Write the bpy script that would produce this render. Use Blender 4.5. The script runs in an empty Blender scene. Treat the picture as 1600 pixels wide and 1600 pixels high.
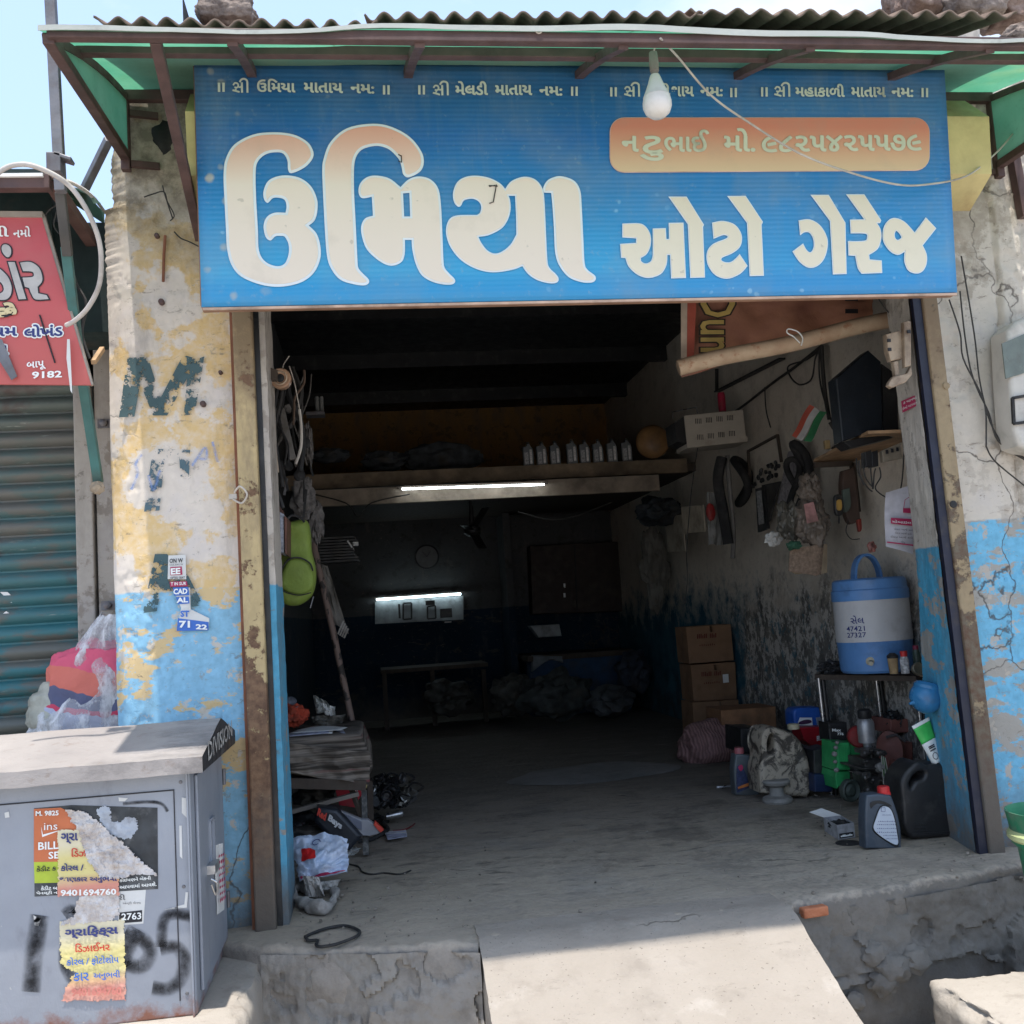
import bpy, bmesh, math, random
from mathutils import Vector, Matrix, noise
import numpy as np
random.seed(7)
R = math.radians
scene = bpy.context.scene
COL = scene.collection

# ------------------------------------------------------------------ camera
X3 = (0.9883773, -0.04941887, 0.14376397)
CAM = Vector((0.0, 0.0, 1.15)); FPX = 1600.0
RW = Matrix(((0.9883773, -0.04941887, 0.14376397),
             (-0.13780763, 0.10800168, 0.98455304),
             (-0.06418224, -0.99292165, 0.09993611)))      # image frame (x right, y down, z forward) -> world
cam_d = bpy.data.cameras.new('camera'); cam = bpy.data.objects.new('camera', cam_d); COL.objects.link(cam)
cam_d.sensor_width = 36.0; cam_d.lens = 36.0; cam_d.clip_start = 0.05; cam_d.clip_end = 2000
cm = Matrix((RW.col[0], -RW.col[1], -RW.col[2])).transposed()
cam.matrix_world = Matrix.Translation(CAM) @ cm.to_4x4()
scene.camera = cam

# ------------------------------------------------------------------ light
SUNDIR = Vector((-0.035, -0.17, 1.0)).normalized()
scene.view_settings.view_transform = 'Standard'; scene.view_settings.look = 'None'
scene.view_settings.gamma = 1.0; scene.view_settings.use_curve_mapping = False
scene.view_settings.exposure = 1.75
world = bpy.data.worlds.new('World'); scene.world = world; world.use_nodes = True
wn = world.node_tree; wn.nodes.clear()
def _w():
    n = wn.nodes; l = wn.links
    sky = n.new('ShaderNodeTexSky'); sky.sky_type = 'NISHITA'; sky.sun_disc = False
    sky.sun_elevation = math.asin(SUNDIR.z); sky.sun_rotation = math.atan2(SUNDIR.x, SUNDIR.y)
    sky.air_density = 1.0; sky.dust_density = 2.0; sky.altitude = 50
    tc = n.new('ShaderNodeTexCoord')
    mp = n.new('ShaderNodeMapping'); mp.inputs['Scale'].default_value = (1, 1, 2.2); mp.inputs['Location'].default_value = (0.35, 0.1, 0.3)
    nz = n.new('ShaderNodeTexNoise'); nz.inputs['Scale'].default_value = 2.6; nz.inputs['Detail'].default_value = 7; nz.inputs['Roughness'].default_value = .55
    mr = n.new('ShaderNodeMapRange'); mr.inputs[1].default_value = .5; mr.inputs[2].default_value = .72; mr.inputs[3].default_value = .0; mr.inputs[4].default_value = .85
    mx = n.new('ShaderNodeMix'); mx.data_type = 'RGBA'
    mx.inputs[7].default_value = (2.6, 2.65, 2.7, 1)
    bg = n.new('ShaderNodeBackground'); bg.inputs['Strength'].default_value = 0.15
    out = n.new('ShaderNodeOutputWorld')
    l.new(tc.outputs['Generated'], mp.inputs[0]); l.new(mp.outputs[0], nz.inputs['Vector']); l.new(nz.outputs[0], mr.inputs[0])
    l.new(mr.outputs[0], mx.inputs[0]); hz = n.new('ShaderNodeMix'); hz.data_type = 'RGBA'; hz.inputs[0].default_value = .62; hz.inputs[7].default_value = (1.2, 1.6, 2.3, 1); l.new(sky.outputs[0], hz.inputs[6]); l.new(hz.outputs[2], mx.inputs[6]); l.new(mx.outputs[2], bg.inputs[0]); l.new(bg.outputs[0], out.inputs[0])
_w()
sd = bpy.data.lights.new('sun', 'SUN'); sd.energy = 2.0; sd.angle = R(0.55); sd.color = (1, .94, .86)
sun = bpy.data.objects.new('sun', sd); COL.objects.link(sun)
sun.rotation_euler = SUNDIR.to_track_quat('Z', 'Y').to_euler(); sun.location = (0, 0, 20)

# ------------------------------------------------------------------ photo pixel -> point on a plane of the place
def ray(px, py): return RW @ Vector((px - 800, py - 800, FPX))
def at(px, py, Y): d = ray(px, py); return CAM + d * ((Y - CAM.y) / d.y)
def gz(px, py, Z=0.0): d = ray(px, py); return CAM + d * ((Z - CAM.z) / d.z)
def gx(px, py, X): d = ray(px, py); return CAM + d * ((X - CAM.x) / d.x)
PY = lambda Y: (lambda p: at(p[0], p[1], Y))
PX = lambda X: (lambda p: gx(p[0], p[1], X))
PZ = lambda Z: (lambda p: gz(p[0], p[1], Z))

# ------------------------------------------------------------------ materials
class NT:
    def __init__(s, name):
        s.m = bpy.data.materials.new(name); s.m.use_nodes = True; s.t = s.m.node_tree; s.t.nodes.clear()
        s.out = s.n('ShaderNodeOutputMaterial'); s.b = s.n('ShaderNodeBsdfPrincipled')
        s.l(s.b.outputs[0], s.out.inputs[0])
        s.tc = s.n('ShaderNodeTexCoord'); s.obj = s.tc.outputs['Object']
        s.geo = s.n('ShaderNodeNewGeometry'); s.pos = s.geo.outputs['Position']
    def n(s, k): return s.t.nodes.new(k)
    def l(s, a, b): s.t.links.new(a, b)
    def inp(s, sock, v):
        if isinstance(v, bpy.types.NodeSocket): s.l(v, sock)
        elif isinstance(v, (tuple, list)) and len(v) == 3 and sock.type == 'RGBA': sock.default_value = (*v, 1)
        else: sock.default_value = v
    def noise(s, scale, detail=4, rough=.55, vec=None, stretch=None, dist=0, off=0):
        v = vec or s.obj
        if stretch or off:
            mp = s.n('ShaderNodeMapping'); s.l(v, mp.inputs[0]); mp.inputs['Scale'].default_value = stretch or (1, 1, 1)
            mp.inputs['Location'].default_value = (off, off * 1.7, off * .6); v = mp.outputs[0]
        z = s.n('ShaderNodeTexNoise'); s.l(v, z.inputs['Vector']); z.inputs['Scale'].default_value = scale
        z.inputs['Detail'].default_value = detail; z.inputs['Roughness'].default_value = rough; z.inputs['Distortion'].default_value = dist
        return z.outputs[0]
    def voro(s, scale, feature='DISTANCE_TO_EDGE', vec=None):
        z = s.n('ShaderNodeTexVoronoi'); z.feature = feature; z.inputs['Scale'].default_value = scale
        s.l(vec or s.obj, z.inputs['Vector']); return z.outputs[0]
    def warp(s, amount, scale, vec=None):
        z = s.n('ShaderNodeTexNoise'); s.l(vec or s.obj, z.inputs['Vector']); z.inputs['Scale'].default_value = scale; z.inputs['Detail'].default_value = 5
        a = s.n('ShaderNodeVectorMath'); a.operation = 'MULTIPLY_ADD'; s.l(z.outputs[1], a.inputs[0]); a.inputs[1].default_value = (amount,) * 3
        s.l(vec or s.obj, a.inputs[2]); return a.outputs[0]
    def rng(s, v, lo, hi, a=0., b=1.):
        m = s.n('ShaderNodeMapRange'); s.l(v, m.inputs[0])
        for i, x in enumerate((lo, hi, a, b)): s.inp(m.inputs[1 + i], x)
        return m.outputs[0]
    def math(s, op, a, b=0.5, c=0.):
        m = s.n('ShaderNodeMath'); m.operation = op; s.inp(m.inputs[0], a); s.inp(m.inputs[1], b); s.inp(m.inputs[2], c); return m.outputs[0]
    def mix(s, f, a, b, mode='MIX'):
        m = s.n('ShaderNodeMix'); m.data_type = 'RGBA'; m.blend_type = mode
        s.inp(m.inputs[0], f); s.inp(m.inputs[6], a); s.inp(m.inputs[7], b); return m.outputs[2]
    def sep(s, v, i):
        m = s.n('ShaderNodeSeparateXYZ'); s.l(v, m.inputs[0]); return m.outputs[i]
    def bump(s, h, strength=.5, dist=.01):
        b = s.n('ShaderNodeBump'); b.inputs['Strength'].default_value = strength; b.inputs['Distance'].default_value = dist
        s.l(h, b.inputs['Height']); s.l(b.outputs[0], s.b.inputs['Normal'])
    def fin(s, col, rough=.7, metal=0., spec=.4, alpha=None, trans=0.):
        s.inp(s.b.inputs['Base Color'], col); s.inp(s.b.inputs['Roughness'], rough); s.inp(s.b.inputs['Metallic'], metal)
        s.b.inputs['Specular IOR Level'].default_value = spec
        if alpha is not None: s.inp(s.b.inputs['Alpha'], alpha)
        if trans: s.b.inputs['Transmission Weight'].default_value = trans
        return s.m

_mc = {}
def M(name, col, rough=.6, metal=0., var=.25, vs=9., dirt=.35, dcol=(.07, .055, .04), ds=5., bump=.25, bs=60., bd=.004, spec=.4, st=None):
    if name in _mc: return _mc[name]
    t = NT(name)
    v = t.noise(vs, 5, stretch=st); c = t.mix(t.rng(v, .3, .7), tuple(x * (1 - var) for x in col), tuple(min(1, x * (1 + var)) for x in col))
    if dirt:
        d = t.noise(ds, 7, .65, off=3.1); c = t.mix(t.rng(d, .62 - .25 * dirt, .85 - .2 * dirt, 0, .85), c, dcol)
    if bump: t.bump(t.noise(bs, 4), bump, bd)
    r = t.rng(t.noise(vs * 1.7, 3, off=5), .3, .7, max(.05, rough - .1), min(1, rough + .12))
    _mc[name] = t.fin(c, r, metal, spec); return _mc[name]

def Memit(name, col, s):
    t = NT(name); t.b.inputs['Emission Color'].default_value = (*col, 1); t.b.inputs['Emission Strength'].default_value = s
    return t.fin((.8, .8, .8))

def Mwall(name, up, low, zt, ochre=(.62, .43, .17), peel=(.55, .5, .43), yel=.5, grime=.4, blotch=.5, base_dark=True, bfade=0., mossz=None, crack=True):
    """limewashed plaster: upper wash, ochre older coat showing through, painted dado below zt, cracks and grime"""
    t = NT(name); p = t.pos; z = t.sep(p, 2)
    n1 = t.noise(2.3, 6, .6, p); n2 = t.noise(7, 8, .65, p, off=4); n3 = t.noise(30, 6, .6, p); n4 = t.noise(1.1, 4, .5, p, off=9)
    c = t.mix(t.rng(n3, .35, .7), tuple(x * .9 for x in up), up)
    c = t.mix(t.rng(n2, .56, .6, 0, .75), c, peel)
    c = t.mix(t.rng(t.noise(5, 8, .7, p, off=11), .52, .62, 0, .45), c, tuple(x * k for x, k in zip(up, (.86, .88, .97))))
    o = t.math('ADD', t.math('MULTIPLY', n1, .75), t.math('MULTIPLY', n2, .35))
    c = t.mix(t.rng(o, .605 - .12 * yel, .63 - .12 * yel, 0, .92), c, t.mix(t.rng(n3, .4, .7), ochre, tuple(x * .5 + y * .5 for x, y in zip(ochre, up)))) if yel > 0 else c
    edge = t.math('ADD', z, t.rng(t.noise(14, 3, .5, p), 0, 1, -.012, .012))
    dm = t.rng(edge, zt - .004, zt + .004, 1, 0)
    lo = t.mix(t.rng(n3, .3, .7), tuple(x * .85 for x in low), tuple(min(1, x * 1.12) for x in low))
    wear = t.noise(4.5, 8, .68, p, off=2, stretch=(.7, 1, 1.5))
    lo = t.mix(t.rng(wear, .615 - .13 * blotch, .64 - .13 * blotch, 0, .9), lo, ochre if yel > 0 else peel)
    wear2 = t.noise(11, 7, .7, p, off=6)
    lo = t.mix(t.rng(wear2, .66 - .1 * blotch, .68 - .1 * blotch, 0, .9), lo, peel)
    c = t.mix(dm, c, lo)
    if bfade: c = t.mix(t.rng(t.math('ADD', z, t.rng(n2, .2, .8, -.25, .25)), .1, .75, bfade, 0), c, (.12, .11, .10))
    h = t.math('ADD', t.math('MULTIPLY', n3, .25), t.math('MULTIPLY', t.rng(n2, .56, .6), .35))
    if crack:
        v = t.voro(.9, vec=t.warp(.5, 3, p)); cm_ = t.math('MULTIPLY', t.rng(v, 0.001, .006, 1, 0), t.rng(n4, .50, .60))
        c = t.mix(t.math('MULTIPLY', cm_, .8), c, (.06, .05, .045)); h = t.math('SUBTRACT', h, cm_)
    fl = t.rng(t.noise(18, 8, .75, p, off=12), .60, .64); c = t.mix(t.math('MULTIPLY', fl, .55), c, tuple(x * .5 for x in peel))
    sc_ = t.rng(t.noise(26, 9, .8, p, stretch=(.45, 1, 1.6), off=17, dist=.6), .60, .625); c = t.mix(t.math('MULTIPLY', sc_, .6), c, (.20, .165, .13)); h = t.math('SUBTRACT', h, t.math('MULTIPLY', sc_, .5))
    sp = t.rng(t.noise(70, 5, .7, p, off=7), .69, .71)
    c = t.mix(t.math('MULTIPLY', sp, .75), c, (.10, .09, .08))
    g = t.noise(3.2, 8, .7, p, stretch=(1.6, 1.6, .5), off=1.3)
    c = t.mix(t.rng(g, .72 - .3 * grime, .95 - .2 * grime, 0, .8), c, (.16, .14, .12))
    if base_dark: c = t.mix(t.rng(t.math('ADD', z, t.rng(n2, .2, .8, -.15, .15)), .02, .32, .85, 0), c, (.13, .115, .10))
    if mossz: c = t.mix(t.rng(t.math('ADD', z, t.rng(n1, .3, .7, -.25, .25)), mossz, mossz + .3, 0, .85), c, t.mix(t.rng(t.noise(9, 8, .75, p, off=15), .42, .6), (.13, .11, .08), (.36, .32, .25)))
    t.bump(h, .35, .008)
    return t.fin(c, .88, 0, .2)

# ------------------------------------------------------------------ mesh collecting
class MB:
    def __init__(s): s.v = []; s.f = []; s.uv = None
    def add(s, vs, fs, mat=None):
        o = len(s.v)
        s.v += [(mat @ Vector(v)) if mat else Vector(v) for v in vs]; s.f += [tuple(i + o for i in f) for f in fs]; return s
    def box(s, c, d, rot=None):
        x, y, z = d[0] / 2, d[1] / 2, d[2] / 2
        vs = [(a * x, b * y, e * z) for a in (-1, 1) for b in (-1, 1) for e in (-1, 1)]
        fs = [(0, 1, 3, 2), (4, 6, 7, 5), (0, 4, 5, 1), (2, 3, 7, 6), (0, 2, 6, 4), (1, 5, 7, 3)]
        m = Matrix.Translation(Vector(c))
        if rot is not None: m = m @ (rot.to_4x4() if isinstance(rot, Matrix) else Matrix.Rotation(rot, 4, 'Z'))
        return s.add(vs, fs, m)
    def bx(s, x0, x1, y0, y1, z0, z1): return s.box(((x0 + x1) / 2, (y0 + y1) / 2, (z0 + z1) / 2), (x1 - x0, y1 - y0, z1 - z0))
    def bar(s, a, b, w, h=None, up=(0, 0, 1)):
        a, b = Vector(a), Vector(b); d = (b - a); L = d.length; d.normalize(); h = h or w
        u = Vector(up); sx = d.cross(u)
        if sx.length < 1e-3: sx = Vector((1, 0, 0))
        sx.normalize(); uz = sx.cross(d)
        m = Matrix((sx, d, uz)).transposed()
        return s.box((a + b) / 2, (w, L, h), m)
    def tube(s, pts, r, n=8, cap=True, taper=None):
        pts = [Vector(p) for p in pts]; rings = []; o = len(s.v); N = len(pts); prev = None
        for i, p in enumerate(pts):
            d = (pts[min(i + 1, N - 1)] - pts[max(i - 1, 0)]).normalized()
            if prev is None:
                a = d.cross(Vector((0, 0, 1)));
                if a.length < .05: a = d.cross(Vector((1, 0, 0)))
            else: a = prev - d * prev.dot(d)
            a.normalize(); prev = a; b = d.cross(a); rr = r if taper is None else r * taper(i / (N - 1))
            for k in range(n):
                t = 2 * math.pi * k / n; s.v.append(p + a * rr * math.cos(t) + b * rr * math.sin(t))
        for i in range(N - 1):
            for k in range(n): s.f.append((o + i * n + k, o + i * n + (k + 1) % n, o + (i + 1) * n + (k + 1) % n, o + (i + 1) * n + k))
        if cap: s.f.append(tuple(o + k for k in range(n))[::-1]); s.f.append(tuple(o + (N - 1) * n + k for k in range(n)))
        return s
    def lathe(s, prof, c, n=24, axis=None, sq=None):
        """prof: (radius, height) pairs about axis through c"""
        m = Matrix.Translation(Vector(c))
        if axis is not None: m = m @ Vector(axis).to_track_quat('Z', 'Y').to_matrix().to_4x4()
        vs = []; fs = []
        for r, z in prof:
            for k in range(n):
                t = 2 * math.pi * k / n; x, y = math.cos(t), math.sin(t)
                vs.append((r * x, r * y * (sq or 1), z))
        for i in range(len(prof) - 1):
            for k in range(n): fs.append((i * n + k, i * n + (k + 1) % n, (i + 1) * n + (k + 1) % n, (i + 1) * n + k))
        fs.append(tuple(range(n))[::-1]); fs.append(tuple((len(prof) - 1) * n + k for k in range(n)))
        return s.add(vs, fs, m)
    def grid(s, fn, nu, nv):
        o = len(s.v)
        for j in range(nv + 1):
            for i in range(nu + 1): s.v.append(Vector(fn(i / nu, j / nv)))
        for j in range(nv):
            for i in range(nu):
                a = o + j * (nu + 1) + i; s.f.append((a, a + 1, a + nu + 2, a + nu + 1))
        return s
    def ico(s, c, r, sub=3, fn=None, rot=None):
        bm = bmesh.new(); bmesh.ops.create_icosphere(bm, subdivisions=sub, radius=1)
        vs = []
        for v in bm.verts:
            p = v.co.copy(); k = fn(p) if fn else 1
            q = Vector((p.x * r[0], p.y * r[1], p.z * r[2])) * k
            vs.append(q)
        m = Matrix.Translation(Vector(c))
        if rot is not None: m = m @ Matrix.Rotation(rot, 4, 'Z')
        s.add(vs, [tuple(x.index for x in f.verts) for f in bm.faces], m); bm.free(); return s
    def curve(s, polys, mapf, extrude=0.002, bevel=0., offset=0., res=1):
        cu = bpy.data.curves.new('c', 'CURVE'); cu.dimensions = '2D'; cu.fill_mode = 'BOTH'
        cu.extrude = extrude; cu.bevel_depth = bevel; cu.bevel_resolution = res; cu.offset = offset
        for p in polys:
            sp = cu.splines.new('POLY'); sp.points.add(len(p) - 1); sp.use_cyclic_u = True
            for q, xy in zip(sp.points, p): q.co = (xy[0], xy[1], 0, 1)
        o = bpy.data.objects.new('c', cu); me = bpy.data.meshes.new_from_object(o)
        s.add([mapf(v.co) for v in me.vertices], [tuple(f.vertices) for f in me.polygons])
        bpy.data.objects.remove(o); bpy.data.curves.remove(cu); bpy.data.meshes.remove(me); return s

def smooth_poly(txt, k=5):
    pts = []; cor = []
    for w in txt.split():
        c = w.endswith('*'); w = w.rstrip('*'); x, y = w.split(','); pts.append(Vector((float(x), float(y)))); cor.append(c)
    out = []; n = len(pts)
    for i in range(n):
        p1, p2 = pts[i], pts[(i + 1) % n]
        p0 = p1 if cor[i] else pts[i - 1]; p3 = p2 if cor[(i + 1) % n] else pts[(i + 2) % n]
        kk = 1 if (cor[i] and cor[(i + 1) % n]) else k
        for j in range(kk):
            t = j / kk
            out.append(.5 * ((2 * p1) + (p2 - p0) * t + (2 * p0 - 5 * p1 + 4 * p2 - p3) * t * t + (3 * p1 - p0 - 3 * p2 + p3) * t ** 3))
    return out

def spline(pts, k=8):
    pts = [Vector(p) for p in pts]; out = []
    for i in range(len(pts) - 1):
        p0 = pts[max(i - 1, 0)]; p1 = pts[i]; p2 = pts[i + 1]; p3 = pts[min(i + 2, len(pts) - 1)]
        for j in range(k):
            t = j / k
            out.append(.5 * ((2 * p1) + (p2 - p0) * t + (2 * p0 - 5 * p1 + 4 * p2 - p3) * t * t + (3 * p1 - p0 - 3 * p2 + p3) * t ** 3))
    out.append(pts[-1]); return out

def build(name, mb, mat, parent=None, bevel=0., smooth=False, angle=40, seg=2, solid=0.):
    me = bpy.data.meshes.new(name)
    root = parent
    while root is not None and root.parent is not None: root = root.parent
    off = root.location if root is not None else Vector((0, 0, 0))
    me.from_pydata([tuple(v - off) for v in mb.v], [], mb.f); me.materials.append(mat)
    if mb.uv:
        ul = me.uv_layers.new(name='uv')
        for lp in me.loops: ul.data[lp.index].uv = mb.uv[lp.vertex_index]
    o = bpy.data.objects.new(name, me); COL.objects.link(o)
    if parent is not None: o.parent = parent
    if solid:
        md = o.modifiers.new('solid', 'SOLIDIFY'); md.thickness = solid; md.offset = 0
    if bevel:
        md = o.modifiers.new('bevel', 'BEVEL'); md.width = bevel; md.segments = seg; md.limit_method = 'ANGLE'; md.angle_limit = R(35)
    if smooth:
        me.shade_smooth()
        me.set_sharp_from_angle(angle=R(angle))
    return o

def tag(o, label, cat, group=None):
    o['label'] = label; o['category'] = cat
    if group: o['group'] = group
    return o
def thing(name, label, cat, loc, group=None):
    o = bpy.data.objects.new(name, None); COL.objects.link(o); o.location = Vector(loc); o.empty_display_size = .1
    return tag(o, label, cat, group)
def solo(name, mb, mat, label, cat, group=None, loc=None, **k):
    """a thing that is one mesh, its origin at its base"""
    if loc is None:
        xs = [v.x for v in mb.v]; ys = [v.y for v in mb.v]; zs = [v.z for v in mb.v]
        loc = Vector(((min(xs) + max(xs)) / 2, (min(ys) + max(ys)) / 2, min(zs)))
    mb.v = [v - loc for v in mb.v]; o = build(name, mb, mat, **k); o.location = loc
    return tag(o, label, cat, group)
def struct(name, mb, mat, **k):
    o = build(name, mb, mat, **k)
    if o.parent is None: o['kind'] = 'structure'
    return o

_tc = {}
def tmesh(s, bold):
    if (s, bold) in _tc: return _tc[(s, bold)]
    cu = bpy.data.curves.new('t', 'FONT'); cu.body = s; cu.size = 1; cu.resolution_u = 2; cu.offset = bold
    o = bpy.data.objects.new('t', cu); COL.objects.link(o); bpy.context.view_layer.update()
    me = o.to_mesh(); vs = [v.co.copy() for v in me.vertices]; fs = [tuple(f.vertices) for f in me.polygons]
    o.to_mesh_clear(); bpy.data.objects.remove(o); bpy.data.curves.remove(cu)
    x0 = min(v.x for v in vs); x1 = max(v.x for v in vs); y0 = min(v.y for v in vs); y1 = max(v.y for v in vs)
    vs = [((v.x - x0) / (x1 - x0), (v.y - y0) / (y1 - y0)) for v in vs]
    _tc[(s, bold)] = (vs, fs); return _tc[(s, bold)]
def words(mb, s, pl, bl, br, h, bold=.012, lift=.002, lean=0.):
    """ink box of the text: bottom-left and bottom-right photo pixels, height in pixels upwards, on plane pl"""
    A = pl(bl); B = pl(br); T = pl((bl[0] + lean, bl[1] - h)); vs, fs = tmesh(s, bold)
    n = (B - A).cross(T - A).normalized()
    if n.dot(CAM - A) < 0: n = -n
    mb.add([A + (B - A) * x + (T - A) * y + n * lift for x, y in vs], fs); return mb
def fatwords(mb, s, pl, bl, br, h, fat, bold=.012, lift=.002, n=8):
    words(mb, s, pl, bl, br, h, bold, lift)
    for k in range(n):
        a = 2 * math.pi * k / n; d = (fat * math.cos(a), fat * math.sin(a))
        words(mb, s, pl, (bl[0] + d[0], bl[1] + d[1]), (br[0] + d[0], br[1] + d[1]), h, bold, lift - .00012 * (k + 1))
    return mb
def stroke(mb, pts, w, pl, lift):
    P = spline([Vector((p[0], p[1], 0)) for p in pts], 4) if len(pts) > 2 else [Vector((p[0], p[1], 0)) for p in pts]; o = len(mb.v)
    for i, p in enumerate(P):
        d = (P[min(i + 1, len(P) - 1)] - P[max(i - 1, 0)]).normalized(); q = Vector((-d.y, d.x, 0)) * w / 2
        for sg_ in (-1, 1): v = pl((p.x + q.x * sg_, p.y + q.y * sg_)); v.y -= lift; mb.v.append(v)
    for i in range(len(P) - 1): mb.f.append((o + 2 * i, o + 2 * i + 1, o + 2 * i + 3, o + 2 * i + 2))
def quad(mb, pl, pts, lift=0.):
    P = [pl(p) for p in pts]; n = (P[1] - P[0]).cross(P[2] - P[0]).normalized()
    if n.dot(CAM - P[0]) < 0: n = -n; P.reverse()
    P = [p + n * lift for p in P]
    # order so that the face looks to the photographer
    nn = (P[1] - P[0]).cross(P[2] - P[0])
    if nn.dot(CAM - P[0]) < 0: P.reverse()
    mb.add(P, [tuple(range(len(P)))]); return mb
def fbm(p, s=1., o=4): return noise.fractal(Vector(p) * s, 1.0, 2.0, o)
def copyof(o, d, label=None, group=None):
    c = o.copy(); COL.objects.link(c); c.location = o.location + Vector(d)
    if label: c['label'] = label
    for ch in o.children:
        k = ch.copy(); COL.objects.link(k); k.parent = c
        for g in ch.children: q = g.copy(); COL.objects.link(q); q.parent = k
    return c
def uvribbon(mb, pts, width, pl, lift=.002):
    """soft spray stroke on a plane; uv.y runs across the stroke"""
    P = spline([Vector((p[0], p[1], 0)) for p in pts], 6); o = len(mb.v)
    if mb.uv is None: mb.uv = []
    for i, p in enumerate(P):
        d = (P[min(i + 1, len(P) - 1)] - P[max(i - 1, 0)]).normalized(); q = Vector((-d.y, d.x, 0)) * width / 2
        for sgn, v in ((-1, 0), (1, 1)):
            w = pl((p.x + q.x * sgn, p.y + q.y * sgn)); mb.v.append(w + (CAM - w).normalized() * lift); mb.uv.append((i / (len(P) - 1), v))
    for i in range(len(P) - 1): mb.f.append((o + 2 * i, o + 2 * i + 1, o + 2 * i + 3, o + 2 * i + 2))
    return mb
# ------------------------------------------------------------------ shared materials
BLUE = (.10, .36, .66); LIME = (.66, .62, .55); OCHRE = (.60, .43, .19)
m_pillar = Mwall('left_pillar_wash', (.68, .61, .53), (.25, .48, .64), 1.335, ochre=(.64, .45, .20), yel=.40, grime=.6, blotch=.72, mossz=2.7)
m_right = Mwall('right_wall_wash', (.55, .50, .43), (.15, .39, .56), 1.44, ochre=(.33, .29, .24), peel=(.40, .36, .31), yel=.18, grime=.45, blotch=.75)
m_jamb = Mwall('jamb_wash', (.58, .54, .48), (.07, .33, .52), 1.335, yel=0, peel=(.33, .30, .26), grime=.85, blotch=.55, crack=False)
m_inr = Mwall('inner_wall_wash', (.50, .47, .43), (.07, .15, .21), 1.2, yel=0, peel=(.27, .25, .23), grime=.75, blotch=1.5)
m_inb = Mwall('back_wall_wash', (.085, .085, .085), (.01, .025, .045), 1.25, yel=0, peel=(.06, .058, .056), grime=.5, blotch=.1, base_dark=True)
m_loftw = Mwall('loft_wall_wash', (.42, .24, .09), (.04, .12, .22), .2, yel=0, peel=(.18, .12, .06), grime=.9)
m_brown = M('brown_steel', (.085, .05, .045), .6, var=.3, dirt=.3, dcol=(.03, .02, .018))
m_grey_st = M('grey_steel', (.16, .16, .17), .5, .4, dirt=.5, dcol=(.09, .05, .035))
m_black = M('black_plastic', (.02, .02, .021), .42, dirt=.3, dcol=(.08, .075, .07), ds=9)
m_rubber = M('black_rubber', (.018, .018, .019), .75, dirt=.5, dcol=(.07, .065, .06), ds=8)
m_white = M('white_paint', (.72, .71, .68), .5, var=.08, dirt=.35, dcol=(.35, .32, .28))
m_dkwood = M('dark_wood', (.06, .045, .035), .75, dirt=.5, st=(1, 1, .15), vs=20)
m_print_w = M('white_print', (.78, .80, .78), .6, var=.05, dirt=0, bump=0)
m_print_k = M('black_print', (.02, .02, .025), .6, var=.1, dirt=0, bump=0)
m_print_n = M('navy_print', (.03, .04, .16), .6, var=.1, dirt=0, bump=0)
m_print_r = M('red_print', (.55, .05, .03), .6, var=.1, dirt=0, bump=0)
m_print_b = M('blue_print', (.05, .15, .5), .6, var=.1, dirt=0, bump=0)
m_print_m = M('magenta_print', (.42, .03, .10), .6, var=.1, dirt=0, bump=0)
m_paper = M('white_paper', (.62, .62, .60), .75, var=.06, dirt=.25, dcol=(.35, .32, .27))
m_wire = M('dark_cable', (.03, .028, .026), .6, dirt=.2)
m_wirew = M('pale_cable', (.42, .38, .33), .6, dirt=.3)
m_card = M('brown_cardboard', (.22, .125, .07), .85, var=.12, dirt=.45, dcol=(.08, .05, .03), ds=3)
m_chrome = M('bare_metal', (.5, .5, .5), .3, .9, dirt=.4, dcol=(.08, .06, .05))

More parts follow.
